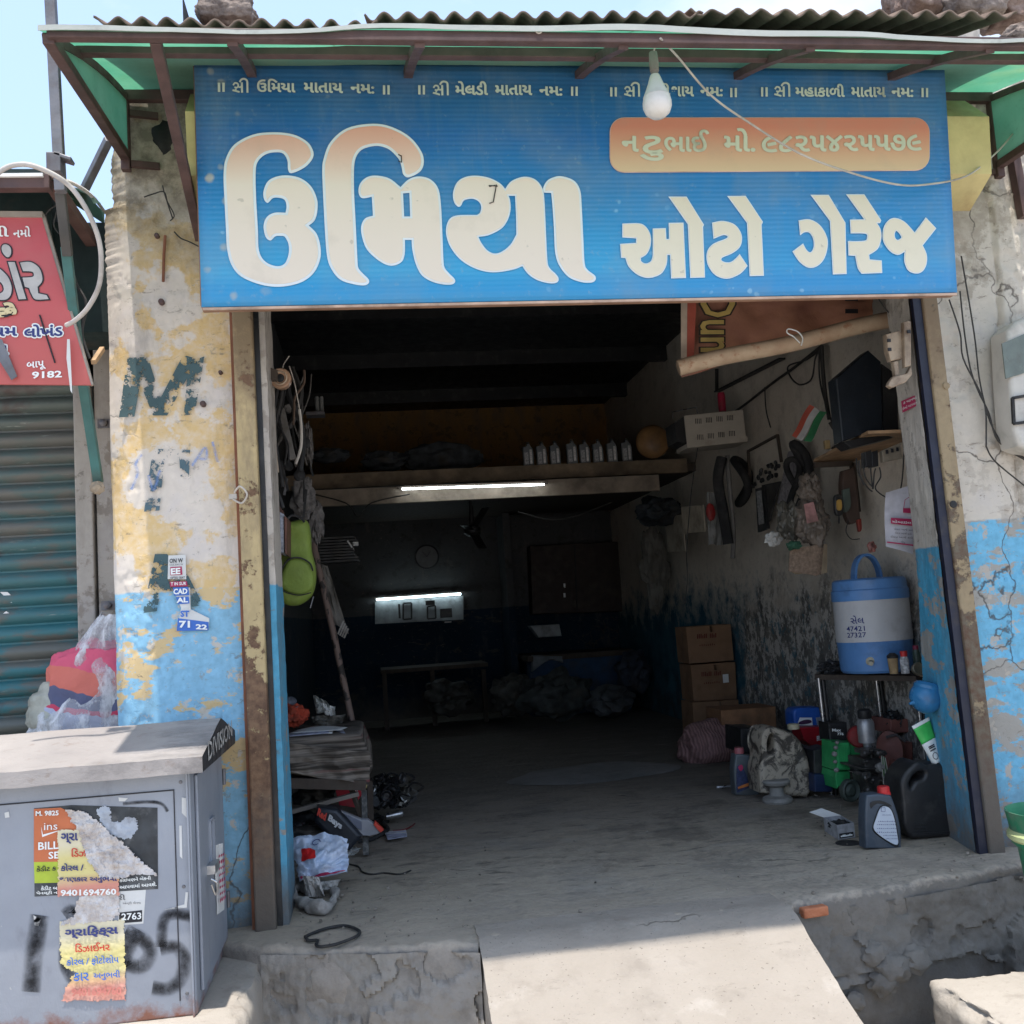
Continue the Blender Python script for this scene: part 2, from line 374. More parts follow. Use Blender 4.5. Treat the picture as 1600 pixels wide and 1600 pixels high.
def Mfloor():
    t = NT('floor_concrete'); p = t.pos
    n1 = t.noise(1.2, 6, .6, p); n2 = t.noise(3.2, 8, .65, p, stretch=(.9, 1.6, 1)); n3 = t.noise(38, 5, .6, p)
    c = t.mix(t.rng(n1, .3, .7), (.37, .305, .225), (.43, .375, .30))
    c = t.mix(t.rng(n2, .5, .75, 0, .7), c, (.10, .085, .07))
    c = t.mix(t.rng(t.noise(2.1, 6, .6, p, off=4), .55, .75, 0, .5), c, (.27, .285, .30))
    c = t.mix(t.rng(n3, .55, .75, 0, .35), c, (.16, .145, .13))
    y = t.sep(p, 1)
    oil = t.rng(t.math('ADD', y, t.rng(n1, .2, .8, -.9, .9)), 4.9, 7.4)  # oily tone, deepened inward so the colour itself carries the fading daylight
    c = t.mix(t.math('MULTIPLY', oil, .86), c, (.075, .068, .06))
    st = t.noise(5.5, 7, .7, p, stretch=(.35, 1.3, 1), off=8)
    c = t.mix(t.rng(st, .58, .70, 0, .6), c, (.12, .105, .09))
    v = t.voro(.8, vec=t.warp(.5, 2.5, p)); cr = t.rng(v, .002, .008, 1, 0); cr = t.math('MULTIPLY', cr, t.rng(t.noise(1.3, 3, .5, p, off=3), .62, .68))
    c = t.mix(t.math('MULTIPLY', cr, .7), c, (.03, .027, .024))
    c = t.mix(t.rng(t.noise(15, 9, .8, p, off=41), .38, .62, .0, .45), c, (.20, .175, .145)); ol = t.rng(t.noise(2.6, 9, .75, p, off=21), .52, .60); c = t.mix(t.math('MULTIPLY', ol, .6), c, (.12, .10, .08))
    ol2 = t.rng(t.noise(9, 8, .7, p, stretch=(.5, 1.6, 1), off=25), .57, .62); c = t.mix(t.math('MULTIPLY', ol2, .65), c, (.09, .08, .07))
    lt = t.rng(t.noise(6, 7, .7, p, stretch=(.4, 1.5, 1), off=31), .60, .70); c = t.mix(t.math('MULTIPLY', lt, .35), c, (.46, .44, .40))
    sp = t.rng(t.noise(70, 2, .5, p, off=2), .73, .76); c = t.mix(t.math('MULTIPLY', sp, .6), c, (.42, .40, .36))
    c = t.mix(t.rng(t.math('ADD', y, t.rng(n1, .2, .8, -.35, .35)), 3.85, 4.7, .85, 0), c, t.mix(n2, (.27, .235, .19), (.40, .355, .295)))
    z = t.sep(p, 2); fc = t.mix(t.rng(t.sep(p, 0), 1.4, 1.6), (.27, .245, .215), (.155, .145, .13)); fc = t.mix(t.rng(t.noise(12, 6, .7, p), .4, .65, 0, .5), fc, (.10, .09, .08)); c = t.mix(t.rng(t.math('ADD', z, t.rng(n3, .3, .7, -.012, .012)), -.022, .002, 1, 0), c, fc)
    t.bump(t.math('SUBTRACT', t.math('ADD', t.math('MULTIPLY', n3, .5), t.math('ADD', n2, t.math('MULTIPLY', t.noise(11, 6, .7, p), .8))), cr), .7, .012)
    return t.fin(c, t.rng(n2, .3, .7, .65, .92), 0, .35)
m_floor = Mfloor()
def Mlight_conc(name, a, b, dk=(.2, .18, .15), amt=.4):
    t = NT(name); p = t.pos
    n1 = t.noise(2.2, 6, .6, p); n3 = t.noise(45, 5, .65, p); n2 = t.noise(8, 8, .65, p, off=5)
    c = t.mix(t.rng(n1, .3, .7), a, b); c = t.mix(t.rng(n2, .62 - .15 * amt, .78, 0, .6), c, dk)
    c = t.mix(t.rng(n3, .6, .75, 0, .4), c, dk)
    t.bump(t.math('ADD', n3, n2), .5, .01)
    return t.fin(c, .9, 0, .2)
m_ramp0 = Mlight_conc('ramp_concrete', (.275, .252, .225), (.335, .31, .28), (.22, .20, .175), .15)
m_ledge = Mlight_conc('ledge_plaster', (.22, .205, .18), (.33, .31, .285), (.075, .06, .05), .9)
m_ground = Mlight_conc('street_dust', (.40, .37, .33), (.46, .43, .39), (.26, .235, .205), .3)
def Mramp():
    t = NT('ramp_concrete'); p = t.pos; n1 = t.noise(2.2, 6, .6, p); n2 = t.noise(8, 8, .65, p, off=5); n3 = t.noise(45, 5, .65, p)
    c = t.mix(t.rng(n1, .3, .7), (.265, .235, .20), (.315, .285, .25)); x = t.sep(p, 0)
    tk = t.math('MULTIPLY', t.rng(t.math('ABSOLUTE', t.math('SUBTRACT', t.math('ADD', x, t.rng(n1, .3, .7, -.05, .05)), .85)), .03, .10, 1, 0), t.rng(n2, .4, .6)); c = t.mix(t.math('MULTIPLY', tk, .28), c, (.15, .13, .11))
    c = t.mix(t.rng(n2, .56, .70, 0, .35), c, (.20, .175, .15)); c = t.mix(t.rng(t.noise(17, 7, .7, p, stretch=(.5, 1.5, 1)), .60, .68, 0, .4), c, (.17, .15, .13))
    c = t.mix(t.rng(t.noise(5, 6, .7, p, off=9), .6, .72, 0, .4), c, (.40, .37, .335)); c = t.mix(t.rng(t.noise(90, 2, .5, p), .68, .72, 0, .7), c, (.14, .12, .10))
    v = t.voro(1.1, vec=t.warp(.4, 3, p)); cr = t.math('MULTIPLY', t.rng(v, .001, .006, 1, 0), t.rng(t.noise(1.7, 3, .5, p, off=6), .52, .58)); c = t.mix(t.math('MULTIPLY', cr, .6), c, (.10, .085, .07))
    t.bump(t.math('SUBTRACT', t.math('ADD', n3, n2), cr), .5, .01); return t.fin(c, .9, 0, .2)
m_ramp = Mramp()
m_slab = Mlight_conc('slab_concrete', (.30, .27, .235), (.38, .345, .30), (.17, .145, .12), .4)
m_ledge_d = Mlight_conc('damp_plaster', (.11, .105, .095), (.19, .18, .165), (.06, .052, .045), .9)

# ------------------------------------------------------------------ ground, floor, ledge, ramp
g = MB(); g.grid(lambda u, v: ((u - .5) * 900, (v - .45) * 900, -.62), 6, 6); struct('ground', g, m_ground)

EDGE = [(-2.6, 4.2), (-.62, 4.12), (-.45, 3.98), (-.30, 3.93), (0, 3.84), (.33, 3.75), (.34, 3.80), (1.53, 3.80), (1.54, 3.84), (2.0, 3.90), (2.6, 4.02), (4.4, 4.12)]
def edge_y(x):
    for (a, ya), (b, yb) in zip(EDGE, EDGE[1:]):
        if x <= b: return ya + (yb - ya) * (x - a) / (b - a)
    return EDGE[-1][1]
def floor_mesh(x0, x1, nx, rr, fn=None):
    mb = MB(); prof = []
    for y in [12.9, 11, 9.5, 8.2, 7.2, 6.4, 5.8, 5.3, 5.0, 4.8]: prof.append(('y', y, 0))
    for d in [.75, .6, .48, .38, .3, .23, .17, .12, .08]: prof.append(('e', d + rr, 0))
    for a in range(0, 5): prof.append(('e', rr * (1 - math.sin(a * math.pi / 8)), -rr * (1 - math.cos(a * math.pi / 8))))
    for k in range(1, 26): prof.append(('e', 0, -rr - (.62 - rr) * k / 25))
    n = len(prof) - 1
    def f(u, v):
        i = int(round(v * n)); kind, d, z = prof[i]; x = x0 + (x1 - x0) * u; e = edge_y(x)
        if kind == 'y': return (x, d, z + .004 * fbm((x, d, 0), 1.5))
        face = min(1, max(0, -z / .05)); nn = fbm((x * 1.0, z, 3), 5, 5) * .022 + fbm((x, z, 8), 22, 3) * .006
        dz = .008 * fbm((x, e + d, 0), 3) + (.012 * fbm((x, d, 2), 14, 3) if d < .05 else 0)
        return (x, e + d - nn * face, z + dz)
    mb.grid(f, nx, n); return mb
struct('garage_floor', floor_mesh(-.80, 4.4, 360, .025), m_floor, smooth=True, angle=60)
# plastered front skin of the ledge, left and right of the ramp
def skin(x0, x1, nx, zt, th, off, seed):
    mb = MB()
    def f(u, v):
        x = x0 + (x1 - x0) * u; z = zt - (zt + .62) * v; nn = fbm((x, z, seed), 4, 5)
        crater = .02 if fbm((x, z, seed + 5), 5.5, 4) > .28 else 0
        if x > 1.5: q = max(0, 1 - ((x - 2.08) / .42) ** 2 - ((z + .42 + .05 * fbm((x, 0, 0), 4)) / .13) ** 2); crater += .16 * q ** .6 + (.035 * max(0, fbm((x, z, 4), 9, 4)) if z < -.3 else 0)
        return (x, edge_y(x) - off - nn * .022 + crater - .006 * fbm((x, z, 1), 30, 3) - th * v, z)
    mb.grid(f, nx, 60); return mb
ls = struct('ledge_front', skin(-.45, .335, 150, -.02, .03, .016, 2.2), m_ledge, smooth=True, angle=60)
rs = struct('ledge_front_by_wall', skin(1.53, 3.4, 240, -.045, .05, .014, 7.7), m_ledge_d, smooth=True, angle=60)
def brick_mat():
    t = NT('broken_brick'); n = t.noise(20, 5, .6); t.bump(t.noise(60, 4), .6, .01)
    return t.fin(t.mix(t.rng(n, .3, .7), (.34, .12, .06), (.48, .2, .11)), .9, 0, .2)
m_brick = brick_mat()
b = MB(); b.box((1.615, 3.848, -.040), (.105, .07, .036), .12); build('brick', b, m_brick, rs, bevel=.006)
# crack pieces: loose stones standing in the damaged corner of the ledge
for i, (px, py, z, r) in enumerate([(1365, 1490, -.30, .045), (1395, 1512, -.36, .06), (1430, 1500, -.33, .05), (1380, 1535, -.42, .05), (1335, 1565, -.5, .035)]):
    b = MB(); c = at(px, py, 3.86); b.ico(c, (r * 1.2, r * .7, r), 3, lambda p, i=i: 1 + .35 * noise.noise(p * 2.3 + Vector((i, 0, 0))))
    build('stone', b, m_ledge_d, rs, smooth=True)

def ramp_fn(u, v):
    x = .335 + (1.50 - .335) * u + v * .06 * (u - .2); y = 3.97 - v * 1.75
    d = max(0, 3.84 - y); z = .006 - (.5 * d if d > .12 else .5 * d * d / .24 + 0) - (0 if d <= .12 else -.03)
    x += .008 * fbm((0, y, u), 9)
    return (x, y, z + .006 * fbm((x, y, 0), 3) + .002 * fbm((x, y, 4), 25, 3))
r_ = MB(); r_.grid(ramp_fn, 60, 90)
for side in (0, 1):
    r_.grid(lambda u, v, s=side: (lambda p: (p[0] + (.010 * fbm((p[0], p[1], v * 3), 9) if v > 0 else 0), p[1], p[2] - v * .7))(ramp_fn(s, u)), 90, 12)
struct('ramp', r_, m_ramp, smooth=True, angle=50)

# block the cabinet stands on, and the broken slab at the right
def rough_block(x0, x1, y0, y1, z0, z1, res, amp, chip, seed, shear=0):
    bm = bmesh.new(); bmesh.ops.create_cube(bm, size=1)
    sx, sy, sz = x1 - x0, y1 - y0, z1 - z0
    bm2 = MB()
    def face(fn, nu, nv): bm2.grid(fn, nu, nv)
    def P(a, b, c):
        p = Vector((x0 + sx * a, y0 + sy * b, z0 + sz * c)); p.x += shear * (p.y - y0)
        e = sorted((min(a, 1 - a) * sx, min(b, 1 - b) * sy, min(c, 1 - c) * sz))
        edge = max(0, 1 - e[1] / .05); n = fbm(p + Vector((seed, 0, 0)), 7, 4)
        cen = Vector(((x0 + x1) / 2, (y0 + y1) / 2, (z0 + z1) / 2)); d = (cen - p).normalized()
        k = edge * (.012 + chip * max(0, n + .25)) + amp * fbm(p, 22, 3)
        return p + d * k
    nx, ny, nz = [max(4, int(q / res)) for q in (sx, sy, sz)]
    face(lambda u, v: P(u, v, 1), nx, ny); face(lambda u, v: P(u, 0, v), nx, nz)
    face(lambda u, v: P(1, u, v), ny, nz); face(lambda u, v: P(0, 1 - u, v), ny, nz); face(lambda u, v: P(1 - u, 1, v), nx, nz)
    bm.free(); bmm = bmesh.new(); vs = [bmm.verts.new(v) for v in bm2.v]
    for f in bm2.f: bmm.faces.new([vs[i] for i in f])
    bmesh.ops.remove_doubles(bmm, verts=bmm.verts, dist=.0008); bmm.verts.index_update()
    out = MB(); out.v = [v.co.copy() for v in bmm.verts]; out.f = [tuple(v.index for v in f.verts) for f in bmm.faces]; bmm.free(); return out
struct('cabinet_plinth', rough_block(-2.2, -.445, 2.9, 4.22, -.66, -.05, .02, .003, .05, 1), m_slab, smooth=True, angle=60)
solo('broken_concrete_slab', rough_block(1.93, 3.1, 2.9, 3.70, -.66, -.28, .017, .004, .06, 5, .04), m_slab,
     'thick broken concrete slab with a crumbling edge lying in the sun at bottom right', 'slab', smooth=True, angle=60)

# ------------------------------------------------------------------ garage shell
def wall_grid(f, nu, nv): m = MB(); m.grid(f, nu, nv); return m
def Minner():
    t = NT('inner_right_wall_wash'); p = t.pos; z = t.sep(p, 2); y = t.sep(p, 1)
    n1 = t.noise(1.8, 6, .6, p); n2 = t.noise(5, 8, .7, p); n3 = t.noise(26, 6, .65, p); n4 = t.noise(10, 9, .75, p, stretch=(1, 1.15, .9), off=4)
    up = t.mix(t.rng(n1, .3, .7), (.60, .53, .44), (.70, .64, .55)); up = t.mix(t.rng(n2, .52, .68, 0, .5), up, (.33, .28, .23)); up = t.mix(t.rng(n3, .6, .7, 0, .4), up, (.25, .21, .17))
    lo = t.mix(t.rng(n2, .35, .65), (.12, .115, .11), (.24, .225, .20)); lo = t.mix(t.rng(n4, .49, .54, 0, .9), lo, (.60, .57, .52)); lo = t.mix(t.rng(t.noise(9, 8, .75, p, off=9), .56, .60, 0, .8), lo, (.07, .17, .22))
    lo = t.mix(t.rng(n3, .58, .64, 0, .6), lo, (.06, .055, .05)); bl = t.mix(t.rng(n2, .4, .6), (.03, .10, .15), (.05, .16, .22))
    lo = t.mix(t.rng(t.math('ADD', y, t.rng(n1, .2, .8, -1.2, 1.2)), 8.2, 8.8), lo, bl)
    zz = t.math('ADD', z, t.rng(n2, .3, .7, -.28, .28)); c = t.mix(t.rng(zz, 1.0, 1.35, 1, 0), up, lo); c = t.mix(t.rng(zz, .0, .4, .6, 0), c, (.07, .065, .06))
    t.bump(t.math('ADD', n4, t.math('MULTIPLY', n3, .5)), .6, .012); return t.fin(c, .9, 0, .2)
m_inr = Minner()
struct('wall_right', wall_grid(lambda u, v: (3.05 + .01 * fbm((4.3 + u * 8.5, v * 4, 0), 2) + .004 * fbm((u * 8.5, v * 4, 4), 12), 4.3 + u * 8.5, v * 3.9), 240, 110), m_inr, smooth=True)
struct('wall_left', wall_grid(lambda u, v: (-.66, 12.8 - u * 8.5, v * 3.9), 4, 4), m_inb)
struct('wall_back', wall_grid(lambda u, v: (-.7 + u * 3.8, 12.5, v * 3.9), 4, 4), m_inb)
struct('wall_back_above_loft', wall_grid(lambda u, v: (-.7 + u * 3.8, 12.3, 2.42 + v * 1.5), 4, 4), m_loftw)
c = MB(); c.bx(-.8, 3.2, 4.45, 13, 3.7, 3.75); struct('ceiling', c, m_black)
for i, y in enumerate((5.2, 6.6, 8.0, 9.6, 11.2)):
    c = MB(); c.bx(-.7, 3.1, y, y + .08, 3.56, 3.70); build('purlin', c, m_black, bpy.data.objects['ceiling'])
l = MB(); l.bx(-.66, 3.05, 9.0, 12.3, 2.36, 2.44); loft = struct('loft_slab', l, m_dkwood)
l = MB(); l.bx(-.66, 2.95, 8.95, 9.0, 2.345, 2.47); build('edge_beam', l, M('loft_beam', (.22, .165, .11), .8, dirt=.7, ds=3), loft)
l = MB(); l.bx(-.55, 2.6, 8.7, 8.76, 2.16, 2.30); build('lower_beam', l, M('loft_beam_pale', (.27, .22, .17), .8, dirt=.5, ds=3), loft)
l = MB(); l.bx(1.62, 1.70, 11.9, 12.5, 0, 2.35); l.bx(1.70, 3.05, 12.42, 12.5, 0, 2.35); build('partition', l, m_inb, loft)

# wall over the opening, hidden behind the signboard, and the lintel
w = MB(); w.bx(-.60, 3.02, 4.33, 4.46, 2.62, 3.75); o = solo('opening_header_wall', w, m_brown, 'dark wall panel above the garage opening behind the blue signboard', 'wall')

# ------------------------------------------------------------------ left pillar wall
def pillar_f():
    mb = MB(); xa = lambda z: at(160 + (z < 2.9) * 0, 300, 4.28).x + .0
    nx, nz = 110, 420
    def f(u, v):
        z = -.1 + v * 3.75; 
        xl = -1.008 + .004 * fbm((0, z, 0), 2.3) + .0012 * fbm((0, z * 2, 5), 23, 5) * (1 + 7 * max(0, min(1, (z - 2.5) / .3)))
        if z > 2.95: xl += .03 + .05 * max(0, fbm((0, z, 1), 6))
        x = xl + (-.50 - xl) * u
        d = .003 * fbm((x, z, 0), 3, 5) + .0012 * fbm((x, z, 9), 24, 3) + (.003 if fbm((x, z, 3), 6.5, 4) > .22 else 0)
        if u < .16: d += (1 - u / .16) ** 1.5 * .05
        return (x, 4.28 + d, z)
    mb.grid(f, nx, nz)
    mb.grid(lambda u, v: (lambda p: (p[0] + .002, p[1] + .5 * (1 - u), p[2]))(f(0, v)), 4, nz)
    return mb
pw = thing('plastered_wall_pillar', 'peeling cream, ochre and blue plastered pillar left of the garage opening', 'wall', (-.75, 4.3, -.1))
build('plaster', pillar_f(), m_pillar, pw, smooth=True, angle=70)
# painted letters M, (worn) and A
def peelpaint(name, col, thr, sc=16):
    t = NT(name); n = t.noise(sc, 8, .7); n2 = t.noise(4, 4)
    a = t.math('ADD', t.math('MULTIPLY', n, .8), t.math('MULTIPLY', n2, .2))
    t.bump(n, .3, .004)
    return t.fin(t.mix(t.rng(t.noise(9), .3, .7), tuple(x * .8 for x in col), col), .85, 0, .2, alpha=t.rng(a, thr, thr + .012, 1, 0))
m_dg = peelpaint('worn_green_lettering', (.075, .125, .135), .515, 24); m_dg2 = peelpaint('badly_worn_lettering', (.10, .16, .19), .485, 24)
def px_poly(mb, pts, Y, lift=.012):
    P = [at(x, y, Y) + Vector((0, -lift, 0)) for x, y in pts]; A = [(p.x, p.z) for p in P]
    mb.curve([A], lambda c: Vector((c.x, Y - lift + c.z, c.y)), extrude=.0006); return mb
L_M = [(200, 560), (232, 559), (252, 622), (285, 560), (292, 557), (310, 562), (320, 558), (305, 648), (288, 650), (293, 592), (262, 650), (240, 650), (220, 600), (211, 652), (187, 653)]
mb = MB(); px_poly(mb, L_M, 4.28); build('letter_m', mb, m_dg, pw)
mb = MB(); px_poly(mb, [(240, 702), (298, 704), (296, 745), (283, 745), (281, 716), (258, 716), (250, 798), (226, 800)], 4.28); build('letter_f', mb, m_dg2, pw)
mb = MB(); px_poly(mb, [(243, 866), (262, 866), (295, 900), (318, 945), (292, 950), (282, 925), (252, 922), (246, 955), (224, 958)], 4.28); build('letter_a', mb, m_dg, pw)
# torn poster strip
mb = MB(); quad(mb, PY(4.267), [(263, 868), (290, 867), (291, 905), (262, 905)]); quad(mb, PY(4.267), [(270, 918), (297, 918), (298, 952), (327, 966), (326, 985), (276, 986), (283, 950)])
fl = build('torn_flyer', mb, m_paper, pw, solid=.002)
mb = MB(); quad(mb, PY(4.264), [(266, 886), (284, 885), (285, 898), (266, 899)]); quad(mb, PY(4.264), [(265, 909), (292, 908), (293, 916), (266, 917)]); build('red_band', mb, m_print_m, fl)
mb = MB(); quad(mb, PY(4.264), [(270, 918), (294, 917), (296, 930), (272, 931)]); quad(mb, PY(4.264), [(275, 933), (295, 932), (296, 943), (278, 944)]); quad(mb, PY(4.264), [(278, 966), (326, 972), (326, 985), (276, 986)]); build('blue_band', mb, m_print_b, fl)
mb = MB(); P4 = PY(4.263)
words(mb, 'ON W', P4, (265, 880), (286, 879), 7, .02); words(mb, 'OPTED SEAT', P4, (266, 905), (289, 904), 3.5, .01); words(mb, 'OOL BAG W', P4, (265, 884), (286, 883), 2.5, .0); build('black_lettering', mb, m_print_k, fl)
mb = MB(); P5 = PY(4.261)
words(mb, 'EE', P5, (267, 898), (282, 897), 10, .04); words(mb, 'T IN SUR', P5, (267, 915), (291, 914), 5, .02); words(mb, 'CAD', P5, (271, 929), (293, 928), 9, .04); words(mb, 'AL', P5, (276, 942), (294, 941), 8, .04)
words(mb, '71', P5, (280, 981), (297, 981), 11, .04); words(mb, '22', P5, (306, 983), (324, 984), 8, .04); build('white_lettering', mb, m_print_w, fl)
mb = MB(); words(mb, 'ST', P5, (282, 964), (296, 964), 10, .04); build('blue_lettering', mb, m_print_b, fl)
mb = MB()
for p_ in ([(205, 765), (215, 740), (212, 725), (222, 710)], [(232, 742), (240, 765), (250, 735)], [(300, 728), (320, 700), (322, 716), (308, 716)], [(332, 690), (340, 722)]): uvribbon(mb, p_, 7, PY(4.268))
def Mspray(name, col, dens=.8, sc=30):
    t = NT(name); uv = t.sep(t.tc.outputs['UV'], 1)
    w = t.math('MULTIPLY', t.math('MULTIPLY', uv, t.math('SUBTRACT', 1, uv)), 4); w = t.math('POWER', w, 1.3)
    a = t.math('MULTIPLY', w, t.rng(t.noise(sc, 6, .7), .25, .6)); a = t.math('MULTIPLY', a, dens)
    return t.fin(col, .8, 0, .2, alpha=a)
build('faint_scrawl', mb, Mspray('faint_blue_marker', (.2, .3, .55), .7), pw)
# nails, stubs and cut pipe in the wall
for px, py, r in ((253, 473, .012), (345, 583, .008), (318, 632, .012), (246, 370, .01)):
    mb = MB(); c = at(px, py, 4.28); mb.lathe([(r, 0), (r, .03), (r * .6, .034)], c + Vector((0, .01, 0)), 12, (0, -1, 0)); build('anchor_stub', mb, m_brown, pw, smooth=True)
mb = MB(); mb.tube([at(258, 368, 4.262), at(256, 400, 4.262), at(255, 440, 4.264)], .006); build('rusty_strip', mb, M('rust', (.22, .09, .05), .85), pw, smooth=True)
mb = MB(); mb.tube(spline([at(x, y, 4.24) for x, y in ((225, 308), (240, 303), (256, 300), (262, 318), (270, 342))]), .003, 5); mb.tube(spline([at(x, y, 4.24) for x, y in ((254, 290), (260, 312), (272, 336), (266, 345))]), .0025, 5)
mb.tube(spline([at(x, y, 4.25) for x, y in ((272, 362), (282, 372), (296, 378), (312, 386))]), .003, 5); build('root_strand', mb, m_wire, pw)
mb = MB(); mb.ico(at(258, 215, 4.3), (.065, .03, .085), 3, lambda p: 1 + .3 * noise.noise(p * 2)); build('cavity', mb, m_rubber, pw, smooth=True)

# ------------------------------------------------------------------ door channels and jambs beside the opening
def chan_mat(name, a, b, zr):
    t = NT(name); p = t.pos; z = t.sep(p, 2); n = t.noise(9, 8, .7, p); n2 = t.noise(30, 4, .6, p)
    c = t.mix(t.rng(n2, .3, .7), tuple(x * .85 for x in a), a)
    k = t.math('ADD', n, t.rng(z, .3, zr, .22, -.08)); rust = t.rng(k, .50, .54); c = t.mix(t.rng(t.math('ADD', z, t.rng(n, .2, .8, -.4, .4)), 1.9, 2.3, 0, .75), c, (.15, .105, .07)); c = t.mix(t.rng(t.noise(5, 8, .7, p, stretch=(2, 2, .5), off=3), .5, .68, 0, .6), c, (.17, .13, .09))
    c = t.mix(rust, c, t.mix(t.rng(n2, .35, .65), (.10, .055, .035), b))
    c = t.mix(t.rng(t.math('ADD', z, t.rng(n, .2, .8, -.2, .2)), .2, .55, .9, 0), c, (.11, .095, .08))
    t.bump(t.math('ADD', rust, n2), .5, .006); return t.fin(c, .75, 0, .3)
m_chan = chan_mat('ochre_channel_paint', (.47, .36, .19), (.20, .12, .07), 1.5)
m_chan_r = chan_mat('tan_channel_paint', (.30, .23, .14), (.13, .11, .08), 1.9)
lx = lambda px, py, Y: at(px, py, Y).x
ch = thing('left_shutter_channel', 'rusting ochre steel shutter channel at the left edge of the opening', 'channel', (-.45, 4.2, 0))
x0 = lx(378, 900, 4.2); x1 = lx(410, 900, 4.2)
mb = MB(); mb.bx(x0, x1, 4.19, 4.33, -.01, 2.55); build('channel_post', mb, m_chan, ch, bevel=.008)
mb = MB(); mb.bx(x0 - .014, x0 - .001, 4.225, 4.33, -.01, 2.6); build('rust_strip', mb, M('rust', (.22, .09, .05), .85), ch)
mb = MB(); mb.bx(x1 + .001, x1 + .022, 4.24, 4.33, 0, 2.6); build('guide_slot', mb, m_black, ch)
mb = MB(); mb.tube(spline([at(366, 770, 4.17), at(375, 760, 4.14), at(386, 772, 4.14), at(378, 786, 4.16), at(364, 780, 4.17)]), .004, 6); mb.box(at(364, 776, 4.18), (.03, .02, .02)); build('wire_tie', mb, m_wirew, ch, smooth=True)
x2 = lx(416, 900, 4.28); x3 = lx(431, 900, 4.28)
m_jambw = Mwall('left_jamb_wash', (.50, .45, .39), (.09, .31, .46), 1.335, yel=0, peel=(.3, .26, .22), grime=.7, blotch=.25, crack=False)
mb = MB(); mb.grid(lambda u, v: (x2 + .002 * fbm((0, v * 3, 1), 5) + (x3 - x2) * min(1, 2 * u) + .003 * fbm((u, v * 3, 2), 8), 4.25 + max(0, u - .5) * .7 + .003 * fbm((u, v * 3, 0), 10), v * 2.62), 8, 160)
solo('left_door_jamb', mb, m_jambw, 'narrow worn jamb, bare wood above and sky blue below, left of the opening', 'door jamb', smooth=True)
# right side
def leanx(mb): mb.v = [Vector((v.x + .034 * max(-.25, 1 - v.z / 1.9), v.y, v.z)) for v in mb.v]
x4 = lx(1470, 700, 4.28); x5 = lx(1489, 700, 4.28)
cr = thing('right_shutter_channel', 'dirty tan steel shutter channel at the right edge of the opening', 'channel', (2.72, 4.2, 0))
x4 = lx(1464, 700, 4.2); x5 = lx(1492, 700, 4.2)
mb = MB(); mb.bx(x4 + .012, x5, 4.2, 4.32, -.01, 2.75); leanx(mb); build('channel_post', mb, m_chan_r, cr, bevel=.008)
mb = MB(); mb.bx(x4 - .028, x4 + .011, 4.215, 4.238, 0, 2.75); leanx(mb); build('guide_slot', mb, M('navy_black_paint', (.012, .014, .03), .5), cr)
for px, py in ((1478, 603), (1489, 788)):
    mb = MB(); mb.lathe([(.016, 0), (.016, .006), (.005, .008)], at(px, py, 4.2), 14, (0, -1, 0)); build('bolt', mb, m_chan_r if py < 700 else m_rubber, cr, smooth=True)
jx = x4 - .03
jr = thing('right_door_jamb', 'deep plaster jamb, dirty white above and bright blue below, right of the opening', 'door jamb', (jx, 4.3, 0))
mb = MB(); JD = lambda z: .28 + .25 * max(0, min(1, 1 - z / 1.3))
LEAN = lambda z: .034 * max(-.25, 1 - z / 1.9)
mb.grid(lambda u, v: (jx + LEAN(v * 2.85) + (1 - u) * .18 * JD(v * 2.85) + .004 * fbm((u, v * 3, 2), 4) + .002 * fbm((u, v * 3, 6), 25, 3), 4.24 + (1 - u) * JD(v * 2.85), v * 2.85), 40, 240)
mb.grid(lambda u, v: (jx + .18 * JD(v * 3.7) + LEAN(v * 3.7) + u * .55, 4.238 + JD(v * 3.7), v * 3.7), 6, 6)
build('plaster', mb, m_jamb, jr, smooth=True)
# red sticker on the jamb
mb = MB(); PJ = PX(jx + .010); quad(mb, PJ, [(1408, 627), (1436, 615), (1438, 631), (1410, 645)]); st = build('red_sticker', mb, m_print_m, jr)
mb = MB(); PJ2 = PX(jx + .007); words(mb, 'ક બાનમાં', PJ2, (1412, 632), (1433, 623), 5, .01); words(mb, 'ઉભો આપવાનો', PJ2, (1411, 641), (1435, 630), 5, .01); build('white_lettering', mb, m_print_w, st)

